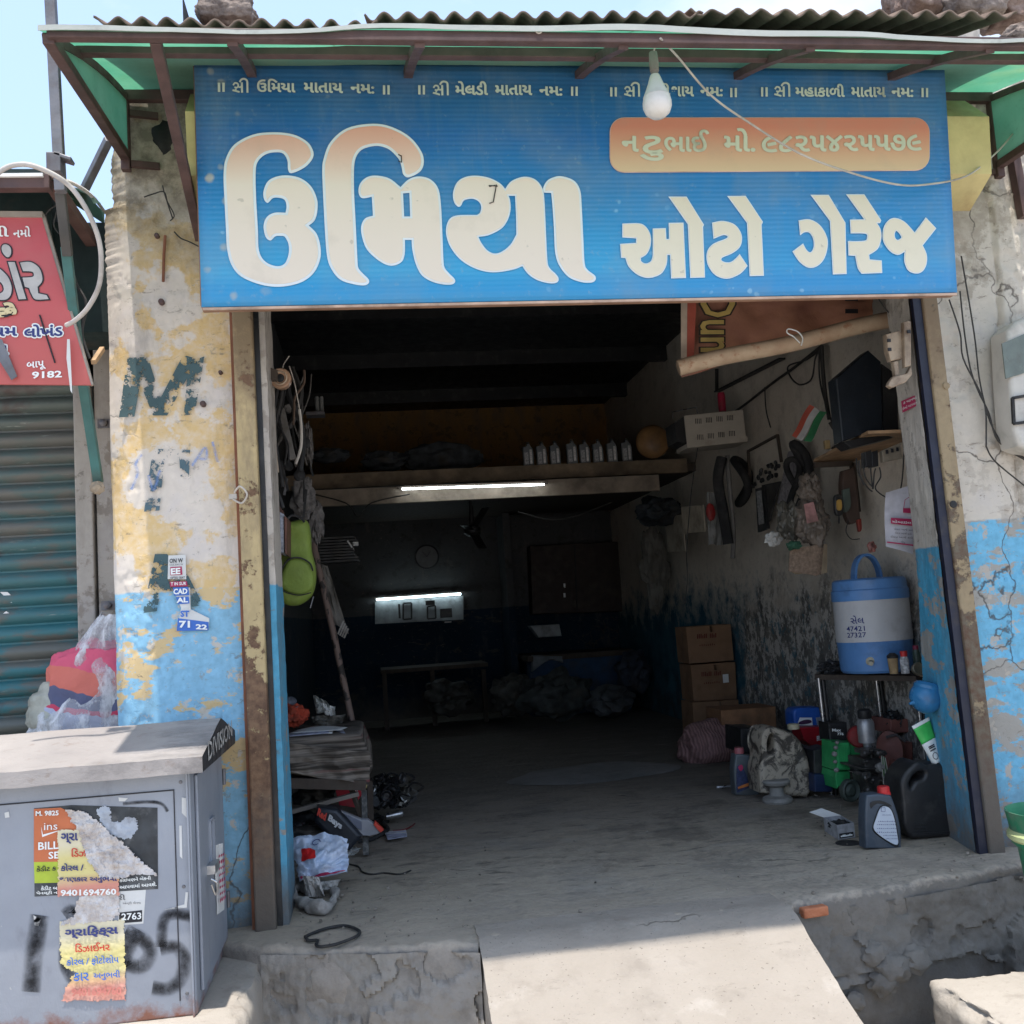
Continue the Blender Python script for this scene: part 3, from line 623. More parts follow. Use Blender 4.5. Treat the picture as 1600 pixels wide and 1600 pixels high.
# ------------------------------------------------------------------ right outside wall
def rwall():
    mb = MB()
    def f(u, v):
        x = x5 - .01 + u * 1.8 + .034 * max(-.25, 1 - (v * 3.8 - .1) / 1.9) * (1 - u); z = -.1 + v * 3.8; xr = 2.98 + .02 * fbm((0, z, 0), 2)
        d = .006 * fbm((x, z, 0), 3.0, 5) + .002 * fbm((x, z, 7), 22, 3)
        d += .018 * max(0, 1 - abs(x - xr) / .014) * (.6 + fbm((x, z, 5), 9))
        if fbm((x, z, 3), 5, 4) > .26: d += .008
        if x > xr: d -= .02
        return (x, 4.28 + d, z)
    mb.grid(f, 160, 300); return mb
rw = thing('outer_wall_right', 'stained plaster wall with a blue painted base right of the garage opening', 'wall', (3.2, 4.3, -.1))
build('plaster', rwall(), m_right, rw, smooth=True, angle=70)
for pts in ([(1483, 468), (1500, 520), (1505, 560), (1530, 610), (1540, 640), (1541, 690), (1542, 700), (1556, 722), (1602, 760)],
            [(1500, 455), (1507, 520), (1516, 575), (1528, 610), (1545, 645), (1560, 690), (1602, 716)],
            [(1502, 400), (1522, 520), (1530, 590), (1541, 640), (1552, 670), (1572, 700), (1604, 720)]):
    mb = MB(); mb.tube(spline([at(x, y, 4.235) for x, y in pts], 5), .0035, 6)
    solo('wall_cable', mb, m_wire, {0: 'thin dark cable running down the right wall, lowest of three', }.get(0) if pts[0][0] == 1483 else ('thin dark cable starting under the sign corner on the right wall' if pts[0][0] == 1500 else 'thin dark cable starting highest beside the sign on the right wall'), 'cable', 'cables down the right wall', smooth=True)
mm = thing('meter_box', 'pale rounded electricity meter box on the right wall cut by the picture edge', 'meter box', at(1600, 700, 4.2))
prof = [(1572, 523), (1582, 512), (1600, 503), (1640, 498), (1660, 510), (1668, 600), (1665, 690), (1640, 705), (1600, 699), (1588, 694), (1581, 672), (1576, 600)]
mb = MB(); A = [at(x, y, 4.16) for x, y in prof]; mb.curve([[(p.x, p.z) for p in A]], lambda c: Vector((c.x, 4.19 + c.z, c.y)), extrude=.05, bevel=.02, res=3); build('casing', mb, M('meter_casing', (.50, .47, .42), .5, var=.08, dirt=.5, dcol=(.2, .18, .15)), mm, smooth=True)
mb = MB(); quad(mb, PY(4.115), [(1565, 537), (1600, 522), (1655, 515), (1655, 575), (1603, 582), (1571, 592)]); build('window_pane', mb, M('meter_glass', (.13, .15, .13), .2, dirt=.3), mm, solid=.006)
mb = MB()
for a, b_ in (((1582, 622), (1584, 662)), ((1582, 622), (1640, 612)), ((1584, 662), (1640, 655))): mb.bar(at(*a, 4.11), at(*b_, 4.11), .012)
build('terminal_cover', mb, m_rubber, mm)
# ------------------------------------------------------------------ signboard
SY = 3.85
def sgn_mat():
    t = NT('sign_flex_print'); z = t.sep(t.pos, 2); x = t.sep(t.pos, 0)
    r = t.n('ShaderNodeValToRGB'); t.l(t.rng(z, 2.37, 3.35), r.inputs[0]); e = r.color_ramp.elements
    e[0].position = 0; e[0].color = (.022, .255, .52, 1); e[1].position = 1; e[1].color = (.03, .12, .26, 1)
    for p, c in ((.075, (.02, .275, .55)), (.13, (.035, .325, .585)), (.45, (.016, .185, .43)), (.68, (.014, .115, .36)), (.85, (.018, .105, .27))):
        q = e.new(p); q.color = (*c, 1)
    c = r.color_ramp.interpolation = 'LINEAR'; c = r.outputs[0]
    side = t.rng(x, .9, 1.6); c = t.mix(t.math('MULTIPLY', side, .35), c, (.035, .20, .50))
    n = t.noise(3.5, 6, .6, t.pos); c = t.mix(t.rng(n, .45, .7, 0, .28), c, (.22, .26, .28)); c = t.mix(t.rng(t.noise(30, 6, .7, t.pos), .6, .72, 0, .3), c, (.3, .36, .4))
    st = t.noise(6, 6, .7, t.pos, stretch=(2.2, 1, .25), off=2); c = t.mix(t.math('MULTIPLY', t.rng(st, .52, .72, 0, .28), t.rng(z, 2.4, 3.3, .25, 1)), c, (.22, .26, .28))
    v = t.voro(16, 'F1', t.warp(.05, 9, t.pos)); m = t.math('MULTIPLY', t.rng(v, .12, .19, 1, 0), t.rng(t.noise(2.1, 3, .6, t.pos, off=6), .44, .56))
    m = t.math('MULTIPLY', m, t.rng(z, 2.6, 3.15, 1, 0)); c = t.mix(t.math('MULTIPLY', m, .55), c, (.32, .55, .70))
    v2 = t.voro(9, 'F1', t.warp(.03, 12, t.pos)); m2 = t.math('MULTIPLY', t.rng(v2, .10, .2, 1, 0), t.rng(x, -.5, -.25, .75, 0)); c = t.mix(m2, c, (.45, .42, .34))
    w = t.n('ShaderNodeTexWave'); w.wave_type = 'BANDS'; w.bands_direction = 'Z'; t.l(t.pos, w.inputs[0]); w.inputs['Scale'].default_value = 16; w.inputs['Distortion'].default_value = .6
    c = t.mix(t.math('MULTIPLY', w.outputs[1], t.rng(t.noise(4, 5, .6, t.pos, off=8), .3, .7, .0, .13)), c, (.10, .32, .6))
    t.bump(t.math('ADD', t.math('MULTIPLY', w.outputs[1], .4), n), .25, .006); return t.fin(c, .42, 0, .45)
m_sign = sgn_mat()
def grad_mat(name, lo, hi, z0, z1, hz=None):
    t = NT(name); z = t.sep(t.pos, 2); c = t.mix(t.rng(z, z0, z1), lo, hi)
    n = t.noise(5, 6, .65, t.pos); c = t.mix(t.rng(n, .55, .75, 0, .2), c, (.34, .30, .24))
    sp = t.rng(t.noise(24, 3, .5, t.pos, off=2), .70, .74, 0, .4); c = t.mix(sp, c, (.30, .27, .22)); return t.fin(c, .5, 0, .35)
m_cream = grad_mat('sign_cream_print', (.74, .64, .54), (.72, .35, .26), 2.84, 3.08)
m_cream2 = grad_mat('sign_pale_print', (.72, .65, .52), (.66, .58, .45), 2.5, 2.9)
m_swhite = M('sign_white_edge', (.66, .72, .76), .5, var=.05, dirt=.15, dcol=(.5, .5, .45), bump=0)
m_peach = grad_mat('sign_peach_panel', (.64, .46, .29), (.60, .21, .14), 2.90, 3.08)
m_text_top = M('sign_small_print', (.60, .62, .52), .5, var=.08, dirt=.2, bump=0); m_text_ph = M('sign_phone_print', (.56, .56, .43), .5, var=.08, dirt=.2, bump=0)
sg = thing('garage_signboard', 'long blue garage signboard with big cream Gujarati lettering above the opening', 'signboard', (1.0, SY, 2.36))
sx0, sx1, sz0, sz1 = -.557, 2.52, 2.367, 3.347
TL, TR, BL, BR = at(303, 94, SY), at(1475, 107, SY), at(315, 480, SY), at(1495, 457, SY)
mb = MB(); mb.grid(lambda u, v: (BL.lerp(BR, u)).lerp(TL.lerp(TR, u), v) + Vector((0, .0008 * fbm((u * 6, v * 2, 0)), 0)), 60, 20); build('panel', mb, m_sign, sg, solid=.006, smooth=True)
mb = MB(); fr = M('sign_frame_wood', (.30, .17, .11), .7)
for a, b_ in ((BL, BR), (TL, TR)): mb.bar(a + Vector((0, .03, 0)), b_ + Vector((0, .03, 0)), .04, .012)
for a, b_ in ((BL, TL), (BR, TR)): mb.bar(a + Vector((0, .03, .01)), b_ + Vector((0, .03, -.01)), .035, .012, up=(1, 0, 0))
build('frame', mb, fr, sg)
mb = MB(); mb.bar(BL + Vector((.004, -.001, -.008)), BR + Vector((-.004, -.001, -.008)), .01, .009); build('lower_lip', mb, M('sign_lip', (.52, .36, .28), .6), sg)
def letter(name, polys, org, sc, w, mat, edge):
    PP = []
    for t in polys:
        q = [at(org[0] + p.x / sc, org[1] + p.y / sc, SY) for p in smooth_poly(t)]; PP.append([(p.x, p.z) for p in q])
    mb = MB(); mb.curve(PP, lambda c: Vector((c.x, SY - .0075 + c.z, c.y)), extrude=.0008); o = build('letter_edge', mb, edge, sg)
    mb = MB(); mb.curve(PP, lambda c: Vector((c.x, SY - .0095 + c.z, c.y)), extrude=.0008, offset=-w); build('letter', mb, mat, o)
A_ = (340, 190); B_ = (490, 180); C_ = (680, 260); D_ = (960, 290); E_ = (1220, 290)
letter('u', ["520,108 700,128 830,195 885,280 880,350 810,430 690,485 655,455 648,370 610,305 540,292 450,310 380,370 355,460 358,700 375,1000 385,1200 440,1300 540,1345 620,1325 658,1240 660,1150 625,1075 580,1065 535,1070 490,1108 445,1070 428,970 460,890 530,852 630,852* 640,790 620,730 560,712 510,718 465,760 430,720 430,640 480,550 600,508 750,525 860,600 920,720 925,830 900,920 845,970* 920,1050 955,1180 945,1300 880,1420 760,1500 580,1535 400,1515 220,1440 130,1330 90,1180 80,1000 68,760 58,500 80,350 160,220 330,130"], A_, 5.927, .0105, m_cream, m_swhite)
letter('i', ["530,85 700,115 860,205 960,330 983,430 950,510 850,562 800,535 785,470 760,400 690,325 620,290 540,283 440,310 385,370 362,470 362,700 372,900 382,1100 392,1300 400,1370 440,1420 490,1470 492,1505 450,1525 360,1515 240,1475 160,1380 120,1260 100,1000 85,700 78,500 90,400 150,250 300,125"], B_, 5.715, .0105, m_cream, m_swhite)
letter('m', ["570,548 680,575 775,650* 850,580 940,555 1040,580 1110,660 1135,800 1148,1050 1158,1300 1170,1370 1210,1420 1258,1470 1255,1505 1200,1520 1080,1500 970,1440 910,1330 880,1200 875,1120* 815,1120* 812,1250 780,1320 690,1350 590,1310 480,1210 435,1100 425,1000 460,930 530,905* 520,735* 435,748 402,700 415,620 480,560", "798,705* 855,700* 862,912* 808,912*"], B_, 5.715, .0085, m_cream, m_swhite)
letter('y', ["400,98 520,120 620,170 670,225* 730,150 850,108 960,135 1030,225 1048,350 1060,600 1075,900 1095,980 1150,1035 1182,1080 1170,1120 1100,1130 980,1100 890,1040 835,965* 740,1000 560,1025 400,995 250,910 150,790 108,680 105,590 140,510 220,478 400,475* 430,450 440,390 410,340 350,318 275,335 250,380 220,395 180,350 170,260 210,160 290,110", "765,290* 775,500 778,660* 720,760 640,825 570,845 500,815 440,740 415,685* 520,665 640,600 700,510 722,420 718,340 703,290*"], C_, 6.154, .006, m_cream, m_swhite)
letter('a', ["1210,103 1330,145 1390,240 1405,400 1420,700 1432,930 1460,1000 1530,1055 1538,1095 1500,1122 1400,1118 1280,1070 1190,960 1150,830 1138,600 1125,400 1112,262* 1045,260* 1035,215 1070,150 1130,115"], C_, 6.154, .0085, m_cream, m_swhite)
letter('o', ["75,388* 240,385 310,420 355,500 358,600 320,690 260,730* 265,765 310,785 360,760 378,700* 378,437* 508,432* 515,542* 540,540* 538,380* 685,378* 710,930* 562,935* 550,700* 525,700* 515,800 460,890 340,930 230,900 140,820 105,732* 62,728* 52,590* 210,580* 212,535* 75,525*"], D_, 6.4, .004, m_cream2, m_swhite)
letter('o', ["535,118* 715,118* 890,400* 880,420* 900,925* 752,930* 728,395*"], D_, 6.4, .004, m_cream2, m_swhite)
letter('t', ["970,378* 1080,360 1200,400 1265,500 1255,610 1180,680 1070,730 1080,765 1150,772 1210,730 1245,690* 1325,810* 1250,890 1120,938 1000,900 925,790 920,670 980,590 1100,540 1125,515 1080,503 985,540*"], D_, 6.4, .004, m_cream2, m_swhite)
letter('o', ["1122,112* 1305,110* 1478,370* 1465,400* 1488,908* 1345,912* 1318,380*"], D_, 6.4, .004, m_cream2, m_swhite)
letter('g', ["170,355* 280,345 380,400 445,500 462,600 430,730 360,810 270,828 180,770 108,665* 215,585* 250,650 290,672 320,620 315,540 280,480 230,475 185,505*"], E_, 6.4, .004, m_cream2, m_swhite)
letter('o', ["290,100* 470,100* 638,380* 650,890* 512,895* 482,360*"], E_, 6.4, .004, m_cream2, m_swhite)
letter('r', ["645,95* 825,95* 995,355* 985,382* 955,385* 990,450 995,540 960,640 875,700* 880,745* 1000,755* 1005,880* 800,888* 760,830 735,710* 668,705* 662,562* 825,558 852,522 835,488 690,485* 682,348* 825,345*"], E_, 6.4, .004, m_cream2, m_swhite)
letter('j', ["1130,330 1230,370 1328,475* 1440,325* 1545,435* 1410,605* 1450,700 1445,800 1400,870 1330,885 1260,850 1225,760 1228,670* 1160,700 1080,660 1015,560 1015,440 1060,360", "1130,490 1150,460 1195,520 1160,550 1135,530"], E_, 6.4, .004, m_cream2, m_swhite)
# phone panel
rr = []
for cx, cy, a0 in ((975, 208, 180), (1428, 208, 270), (1428, 245, 0), (975, 248, 90)):
    for k in range(7): a = R(a0 + 15 * k); rr.append((cx + 22 * math.cos(a), cy + 22 * math.sin(a)))
def rpoly(mb, pts, Y, lift, off=0.):
    A = [at(x, y, Y) for x, y in pts]; mb.curve([[(p.x, p.z) for p in A]], lambda c: Vector((c.x, Y - lift + c.z, c.y)), extrude=.0008, offset=off); return mb
pe = build('phone_panel_edge', rpoly(MB(), rr, SY, .0075, .003), M('peach_edge', (.62, .45, .38), .5, dirt=.1), sg)
build('phone_panel', rpoly(MB(), rr, SY, .0095), m_peach, pe)
PS = PY(SY); mb = MB()
def line(mb, items, bold=.03, lift=.0115):
    for s, x0, y0, x1, y1, h in items: words(mb, s, PS, (x0, y0), (x1, y1), h, bold, lift)
for s_, x0_, y0_, x1_, y1_, h_ in [('ન', 971, 239, 996, 239, 24), ('ટુ', 999, 253, 1035, 253, 38), ('ભાઈ', 1037, 240, 1106, 239, 34), ('મો.', 1130, 239, 1178, 239, 36), ('૯૮૨૫૪૨૫૫૭૯', 1189, 240, 1437, 237, 25)]:
    mb = MB(); fatwords(mb, s_, PS, (x0_, y0_), (x1_, y1_), h_, .8, .008, .0135); build('phone_lettering', mb, m_text_ph, sg)
mb = MB()
def shri(x, y):   # the conjunct letter, built from its strokes
    for pts, w in (([(1, -11), (3.5, -14.5), (7.5, -14), (9, -10.5), (7, -7.5), (3, -8)], 2.6), ([(8, -9), (12, -8), (14, -10)], 2.4), ([(0, -3.5), (6, -2), (11, -.5)], 2.8), ([(6, -6), (3, -2)], 2.2), ([(14.5, -15.5), (14.8, .5)], 3.2), ([(11, -16), (14, -20), (18, -21), (22, -19), (23, -15), (23.3, .5)], 3.0)):
        stroke(mb, [(x + a, y + b) for a, b in pts], w, PS, .0125 + .0002 * w)
def bars(x, y):
    for k in (0, 7): A, B = PS((x + k + 1, y)), PS((x + k + 1, y - 14)); mb.bar(A + Vector((0, -.0125, 0)), B + Vector((0, -.0125, 0)), .002, .009)
bars(342, 146); shri(364, 147); line(mb, [('ઉિમયા', 402, 146, 462, 147, 21), ('માતાય', 475, 147, 536, 148, 16), ('નમ:', 548, 148, 585, 149, 15)])
bars(599, 150); build('prayer_lettering', mb, m_text_top, sg); mb = MB(); bars(654, 150); shri(676, 151); line(mb, [('મેલડી', 711, 151, 762, 151, 22), ('માતાય', 773, 151, 831, 151, 16), ('નમ:', 842, 152, 878, 152, 15)])
bars(892, 152); build('prayer_lettering', mb, m_text_top, sg); mb = MB(); bars(953, 153); shri(974, 153); line(mb, [('ગણે', 1008, 153, 1046, 153, 21), ('શાય', 1047, 153, 1083, 153, 16), ('નમ:', 1093, 153, 1128, 153, 15)])
bars(1140, 154); build('prayer_lettering', mb, m_text_top, sg); mb = MB(); bars(1188, 153); shri(1208, 153); line(mb, [('મહાકાળી', 1241, 153, 1318, 154, 21), ('માતાય', 1328, 154, 1382, 154, 16), ('નમ:', 1391, 154, 1425, 154, 15)])
bars(1438, 154); build('prayer_lettering', mb, m_text_top, sg)
for pts in ([(764, 294), (775, 291), (770, 318), (764, 320)], [(622, 244), (627, 246), (627, 256), (622, 254)]):
    mb = MB(); mb.tube([PS(p) + Vector((0, -.014, 0)) for p in pts], .0022, 5); mb.bar(PS((763, 292)) + Vector((0, -.013, 0)), PS((777, 293)) + Vector((0, -.013, 0)), .003) if pts[0][0] > 700 else None
    build('wire_staple', mb, m_wire, sg)
for px, py in ((466, 98), (336, 97), (1445, 106)):
    mb = MB(); p = PS((px, py)); mb.tube(spline([p + Vector(q) for q in ((0, -.01, -.01), (.008, -.012, .02), (-.01, 0, .05), (.004, .02, .09), (0, .03, .13))], 5), .003, 5); build('tie_wire', mb, m_wire, sg)

# ------------------------------------------------------------------ shutter box behind the sign
def hexp(cy, cz, r, k): a = R(30 + 60 * k + 8); return (cy + r * math.cos(a) * .9, cz + r * math.sin(a) * 1.15)
mb = MB(); cy, cz, r = 4.06, 3.06, .215; xs = (-.60, at(1520, 200, 4.0).x)
for k in range(6):
    (y0, z0), (y1, z1) = hexp(cy, cz, r, k), hexp(cy, cz, r, k + 1)
    mb.add([(xs[0], y0, z0), (xs[1], y0, z0), (xs[1], y1, z1), (xs[0], y1, z1)], [(0, 1, 2, 3)])
for x in xs: mb.add([(x, *hexp(cy, cz, r, k)) for k in range(6)], [tuple(range(6))])
solo('shutter_drum_cover', mb, M('cream_sheet_metal', (.52, .44, .20), .5, var=.12, dirt=.5, dcol=(.25, .14, .06), ds=2.5), 'six sided cream sheet metal shutter cover sticking out behind the right end of the sign', 'shutter cover', bevel=.003)

# ------------------------------------------------------------------ awning of translucent green sheet on a brown frame
def green_mat():
    t = NT('green_fibre_sheet'); n = t.noise(6, 6, .65, t.pos); n2 = t.noise(60, 4, .6, t.pos)
    c = t.mix(t.rng(n, .35, .7), (.07, .34, .20), (.14, .43, .27)); c = t.mix(t.rng(t.noise(2.5, 5, .6, t.pos, off=3), .55, .75, 0, .5), c, (.34, .46, .20))
    c = t.mix(t.rng(n2, .58, .72, 0, .5), c, (.04, .18, .11))
    d = t.n('ShaderNodeBsdfDiffuse'); tr = t.n('ShaderNodeBsdfTranslucent'); g_ = t.n('ShaderNodeBsdfGlossy'); g_.inputs['Roughness'].default_value = .3
    t.l(t.mix(.65, c, (.26, .27, .23)), d.inputs[0]); t.l(c, tr.inputs[0]); m1 = t.n('ShaderNodeMixShader'); m1.inputs[0].default_value = .45; t.l(d.outputs[0], m1.inputs[1]); t.l(tr.outputs[0], m1.inputs[2])
    m2 = t.n('ShaderNodeMixShader'); m2.inputs[0].default_value = .05; t.l(m1.outputs[0], m2.inputs[1]); t.l(g_.outputs[0], m2.inputs[2]); t.l(m2.outputs[0], t.out.inputs[0]); return t.m
m_green = green_mat()
aw = thing('green_awning', 'green translucent sheet awning on a brown steel frame over the blue sign', 'awning', (1.2, 4.28, 3.0))
FY = 3.19; zf = lambda x: at(75, 45, FY).z + (at(1600, 62, FY).z - at(75, 45, FY).z) * (x + .9) / 3.4
XL = -.90; XR = 3.03; YB = 4.27
prof = lambda v: (FY + (YB - FY) * v, .375 * v + .12 * v * (1 - v))
zroof = lambda x, y: zf(x) + prof((y - FY) / (YB - FY))[1]
def roof_fn(u, v):
    x = XL - .02 + (XR - XL + .04) * u; y, dz = prof(v * 1.02 - .02)
    return (x, y, zf(x) + dz + .002 + (.012 * math.sin(x * 2.1) + .008 * fbm((x, 0, 0), 2)) * (1 - v))
sheet_breaks = [XL - .02, -.02, .98, 1.98, XR + .02]
for a, b_ in zip(sheet_breaks, sheet_breaks[1:]):
    ua = (a - XL + .02) / (XR - XL + .04); ub = (b_ - XL + .02) / (XR - XL + .04)
    mb = MB(); mb.grid(lambda u, v: roof_fn(ua + (ub - ua) * (u * 1.004 - .002), v), 24, 14); build('roof_sheet', mb, m_green, aw, smooth=True)
mb = MB(); mb.grid(lambda u, v: tuple(Vector(roof_fn(u, 0)) + Vector((0, -.012 - .006 * math.sin(u * 30), -.008 + .018 * v - .004 * v * math.sin(u * 9)))), 60, 1)
build('front_edge_strip', mb, M('sunlit_edge_sheet', (.38, .40, .36), .5, var=.06, dirt=.1), aw, solid=.002)
beam = lambda y, dz, w, h: (Vector((XL, y, zroof(XL, y) + dz)), Vector((XR, y, zroof(XR, y) + dz)))
a, b_ = beam(FY, -.018, 0, 0); mb = MB(); mb.bar(a, b_, .035, .036); build('front_beam', mb, m_brown, aw, bevel=.003)
a, b_ = beam(FY + .33, -.02, 0, 0); mb = MB(); mb.bar(a, b_, .035, .036); build('middle_beam', mb, m_brown, aw, bevel=.003)
a, b_ = beam(YB - .03, -.03, 0, 0); mb = MB(); mb.bar(a, b_, .035, .045); build('wall_beam', mb, m_brown, aw, bevel=.003)
for x in (XL, -.34, .26, .95, 1.62, 2.30, XR):
    mb = MB(); pts = [(x, FY + (YB - FY) * k / 6, zroof(x, FY + (YB - FY) * k / 6) - .034) for k in range(7)]
    for p, q in zip(pts, pts[1:]): mb.bar(p, q, .034, .03)
    build('rafter', mb, m_brown, aw)
# side frames with their green panels
for x, yb in ((XL, 4.27), (XR, 4.27)):
    zb = 3.14 if x < 0 else 3.10
    mb = MB(); mb.bar((x, FY, zf(x) - .03), (x, 4.24, zb), .036, .036); build('bottom_brace', mb, m_brown, aw, bevel=.003)
    mb = MB(); mb.bar((x, 4.245, zb - .06), (x, 4.245, zroof(x, 4.245) - .03), .036, .036, up=(1, 0, 0)); build('wall_upright', mb, m_brown, aw, bevel=.003)
    mb = MB(); s = .012 if x < 0 else -.012
    top = [(x + s, FY + (YB - FY) * k / 8, zroof(x, FY + (YB - FY) * k / 8) - .02) for k in range(9)]
    mb.add([(x + s, 4.24, zb)] + [tuple(Vector(q)) for q in reversed(top)], [tuple(range(10))]); build('side_sheet', mb, m_green, aw)
    for z in (zb + .19, zb - .03):
        mb = MB(); mb.bar((x + .02, 4.245, z), (x + .13 if x < 0 else x - .1, 4.27, z), .02, .026); build('wall_lug', mb, m_brown, aw)
mb = MB(); mb.bar(at(243, 62, FY + .02), at(312, 372, 4.24), .036, .036); build('front_strut', mb, m_brown, aw, bevel=.003)
mb = MB(); mb.bar(at(1608, 168, 3.9), at(1640, 335, 4.2), .036, .036); build('front_strut', mb, m_brown, aw, bevel=.003)
a = MB(); a.bar(at(170, 218, 4.3), at(126, 308, 4.5), .032, .032); build('corner_brace', a, m_grey_st, aw, bevel=.003)
a = MB(); a.bar(at(1578, 215, 4.24), at(1600, 340, 4.24), .05, .04); build('lower_strut', a, m_brown, aw, bevel=.003)
mb = MB(); mb.tube([at(842 + 5 * math.cos(t), 47 + 5 * math.sin(t), FY - .02) for t in [k * math.pi / 8 for k in range(17)]], .0025, 5); build('wire_loop', mb, m_wirew, aw)

# bulb and its wires
BY = 3.32
bp = at(1027, 165, BY); s = BY / 1590
bb = thing('hanging_led_bulb', 'white LED bulb hanging in front of the top of the blue sign', 'light bulb', bp + Vector((0, 0, -.042)))
top = at(1027, 84, BY); H = top.z - bp.z
mb = MB(); mb.lathe([(.001, -.046), (.026, -.041), (.043, -.026), (.051, -.004), (.051, .012), (.047, .03)], bp, 28); build('globe', mb, M('milky_diffuser', (.62, .60, .56), .35, var=.05, dirt=.3, dcol=(.4, .36, .3), bump=0), bb, smooth=True)
mb = MB(); mb.lathe([(.048, .03), (.041, .046), (.028, .078), (.019, .105), (.016, .112)], bp, 28); build('collar', mb, M('bulb_body', (.55, .54, .50), .45, var=.06, dirt=.35, dcol=(.35, .3, .25)), bb, smooth=True)
mb = MB(); mb.lathe([(.012, .112), (.0125, .125), (.016, .127), (.017, .16), (.014, H + .004)], bp, 20); build('lamp_holder', mb, M('lamp_holder', (.20, .18, .16), .5), bb, smooth=True)
mb = MB(); mb.tube([bp + Vector((0, 0, H)), at(1024, 72, FY + .1)], .003, 6); build('flex', mb, m_wirew, bb)
mb = MB(); mb.tube(spline([at(1032, 60, FY - .03), at(1060, 90, 3.3), at(1110, 148, 3.45), at(1168, 190, 3.55), at(1250, 240, 3.65), at(1330, 270, 3.72), at(1400, 288, 3.76), at(1450, 288, 3.79), at(1510, 275, 3.86), at(1555, 240, 3.98), at(1582, 210, 4.1), at(1590, 200, 4.2)], 6), .0042, 6)
solo('slack_wire', mb, m_wirew, 'pale slack wire sagging across the right half of the blue sign', 'wire', smooth=True)

# ------------------------------------------------------------------ corrugated roof sheets and rubble on top
def asb_mat():
    t = NT('weathered_asbestos'); n = t.noise(5, 8, .7, t.pos); c = t.mix(t.rng(n, .3, .7), (.10, .075, .06), (.24, .18, .145)); c = t.mix(t.rng(t.noise(20, 6, .7, t.pos), .55, .7, 0, .7), c, (.05, .042, .036))
    t.bump(n, .5, .01); return t.fin(c, .95, 0, .1)
m_asb = asb_mat()
cr_ = thing('corrugated_roof', 'dark weathered corrugated roof sheets projecting above the green awning', 'roof', (1.2, 4.3, 3.6))
def asb(px0, py0, px1, py1, nw, lift=0, slope=.42, ph=0):
    Y = 3.64; a = at(px0, py0, Y); b = at(px1, py1, Y)
    def f(u, v):
        p = a.lerp(b, u); w = math.cos(2 * math.pi * (u * nw) + ph); chip = .018 * max(0, fbm((u * 14, 0, px0), 1.4)) if v < .02 else 0
        return (p.x + v * .10, p.y + v * 1.2 + chip, p.z + lift + .015 * w + slope * v * 1.2 + .003 * fbm((u * 20, v * 5, 0)))
    mb = MB(); mb.grid(f, nw * 14, 14); build('roof_sheet', mb, m_asb, cr_, smooth=True, solid=.008)
asb(146, 32, 590, 38, 12, 0, .40); asb(570, 30, 1100, 27, 15, .012, .40, 1); asb(1080, 26, 1592, 30, 14, .02, .40, .4)
def rubble_mat(name, a, b):
    t = NT(name); n = t.noise(9, 8, .7); t.bump(t.noise(24, 8, .7), .9, .03); return t.fin(t.mix(t.rng(n, .35, .65), a, b), .95, 0, .15)
m_rub = rubble_mat('rubble', (.13, .10, .085), (.36, .30, .26)); m_rub2 = rubble_mat('pinkish_rubble', (.20, .13, .10), (.42, .32, .27))
def rock(px0, py0, px1, py1, Y, seed, mat, label, sub=5, amp=.3):
    a = at(px0, py1, Y); b = at(px1, py0, Y); c = (a + b) / 2; r = ((b.x - a.x) / 2, (b.x - a.x) / 2 * .7, (b.z - a.z) / 2)
    def fn(p):
        q = 1 / max(abs(p.x), abs(p.y), abs(p.z)); return (1 + (q - 1) * .55) * (1 + amp * .5 * fbm(p + Vector((seed, 0, 0)), 1.6, 5) + .05 * fbm(p, 9, 4))
    mb = MB(); mb.ico(c, r, sub, fn); return solo('rubble_block', mb, mat, label, 'rubble', 'rubble on the roof', smooth=True, angle=80)
rock(310, 0, 398, 42, 4.5, 3, m_rub, 'rough brown concrete lump on the roof above the left end of the sign')
rock(1388, -40, 1450, 32, 4.9, 8, m_rub2, 'brown rounded stone leftmost in the rubble at top right')
rock(1420, -30, 1492, 24, 4.75, 12, m_rub2, 'pinkish stone second from left in the rubble at top right')
rock(1478, -20, 1560, 34, 4.65, 15, m_rub, 'pale broken block in the middle of the rubble at top right')
rock(1548, -30, 1640, 45, 4.7, 18, m_rub2, 'large stone furthest right in the rubble at top right')
rock(1570, 45, 1640, 80, 4.45, 21, m_rub, 'low grey stone under the rubble beside the right roof edge')
# ------------------------------------------------------------------ neighbour shop on the left
m_shut = None
def shut_mat():
    t = NT('teal_shutter_paint'); p = t.pos; n = t.noise(3, 6, .6, p, stretch=(1, 1, 3)); n2 = t.noise(14, 6, .7, p, stretch=(.4, 1, 3))
    z = t.sep(p, 2); base = t.mix(t.rng(t.math('ADD', z, t.rng(n, .2, .8, -.6, .6)), 1.0, 2.0), (.035, .15, .17), (.10, .12, .105))
    c = t.mix(t.rng(n, .48, .56, 0, .85), base, (.13, .125, .11)); c = t.mix(t.rng(t.noise(2.4, 5, .6, p, off=5), .56, .64, 0, .9), c, (.085, .055, .05))
    c = t.mix(t.rng(n2, .62, .70, 0, .8), c, (.32, .33, .30)); t.bump(n2, .3, .004); return t.fin(c, .55, .1, .4)
m_shut = shut_mat()
NY = 4.75
sh = thing('rolling_shutter', 'closed teal rolling shutter with worn paint on the neighbouring shop at left', 'shutter', (-1.9, NY, 0))
xr_ = at(124, 850, NY).x
mbS = MB(); n = 10
mbS.grid(lambda u, v: (-2.9 + (xr_ + 2.9) * u, NY - .030 * math.sin(math.pi * min(1, v * 1.12)) ** .8, .078 * v), 1, n)
first = build('slat', mbS, m_shut, sh, smooth=True, angle=50)
for k in range(1, 33):
    c = first.copy(); COL.objects.link(c); c.parent = sh; c.location = (0, 0, .078 * k)
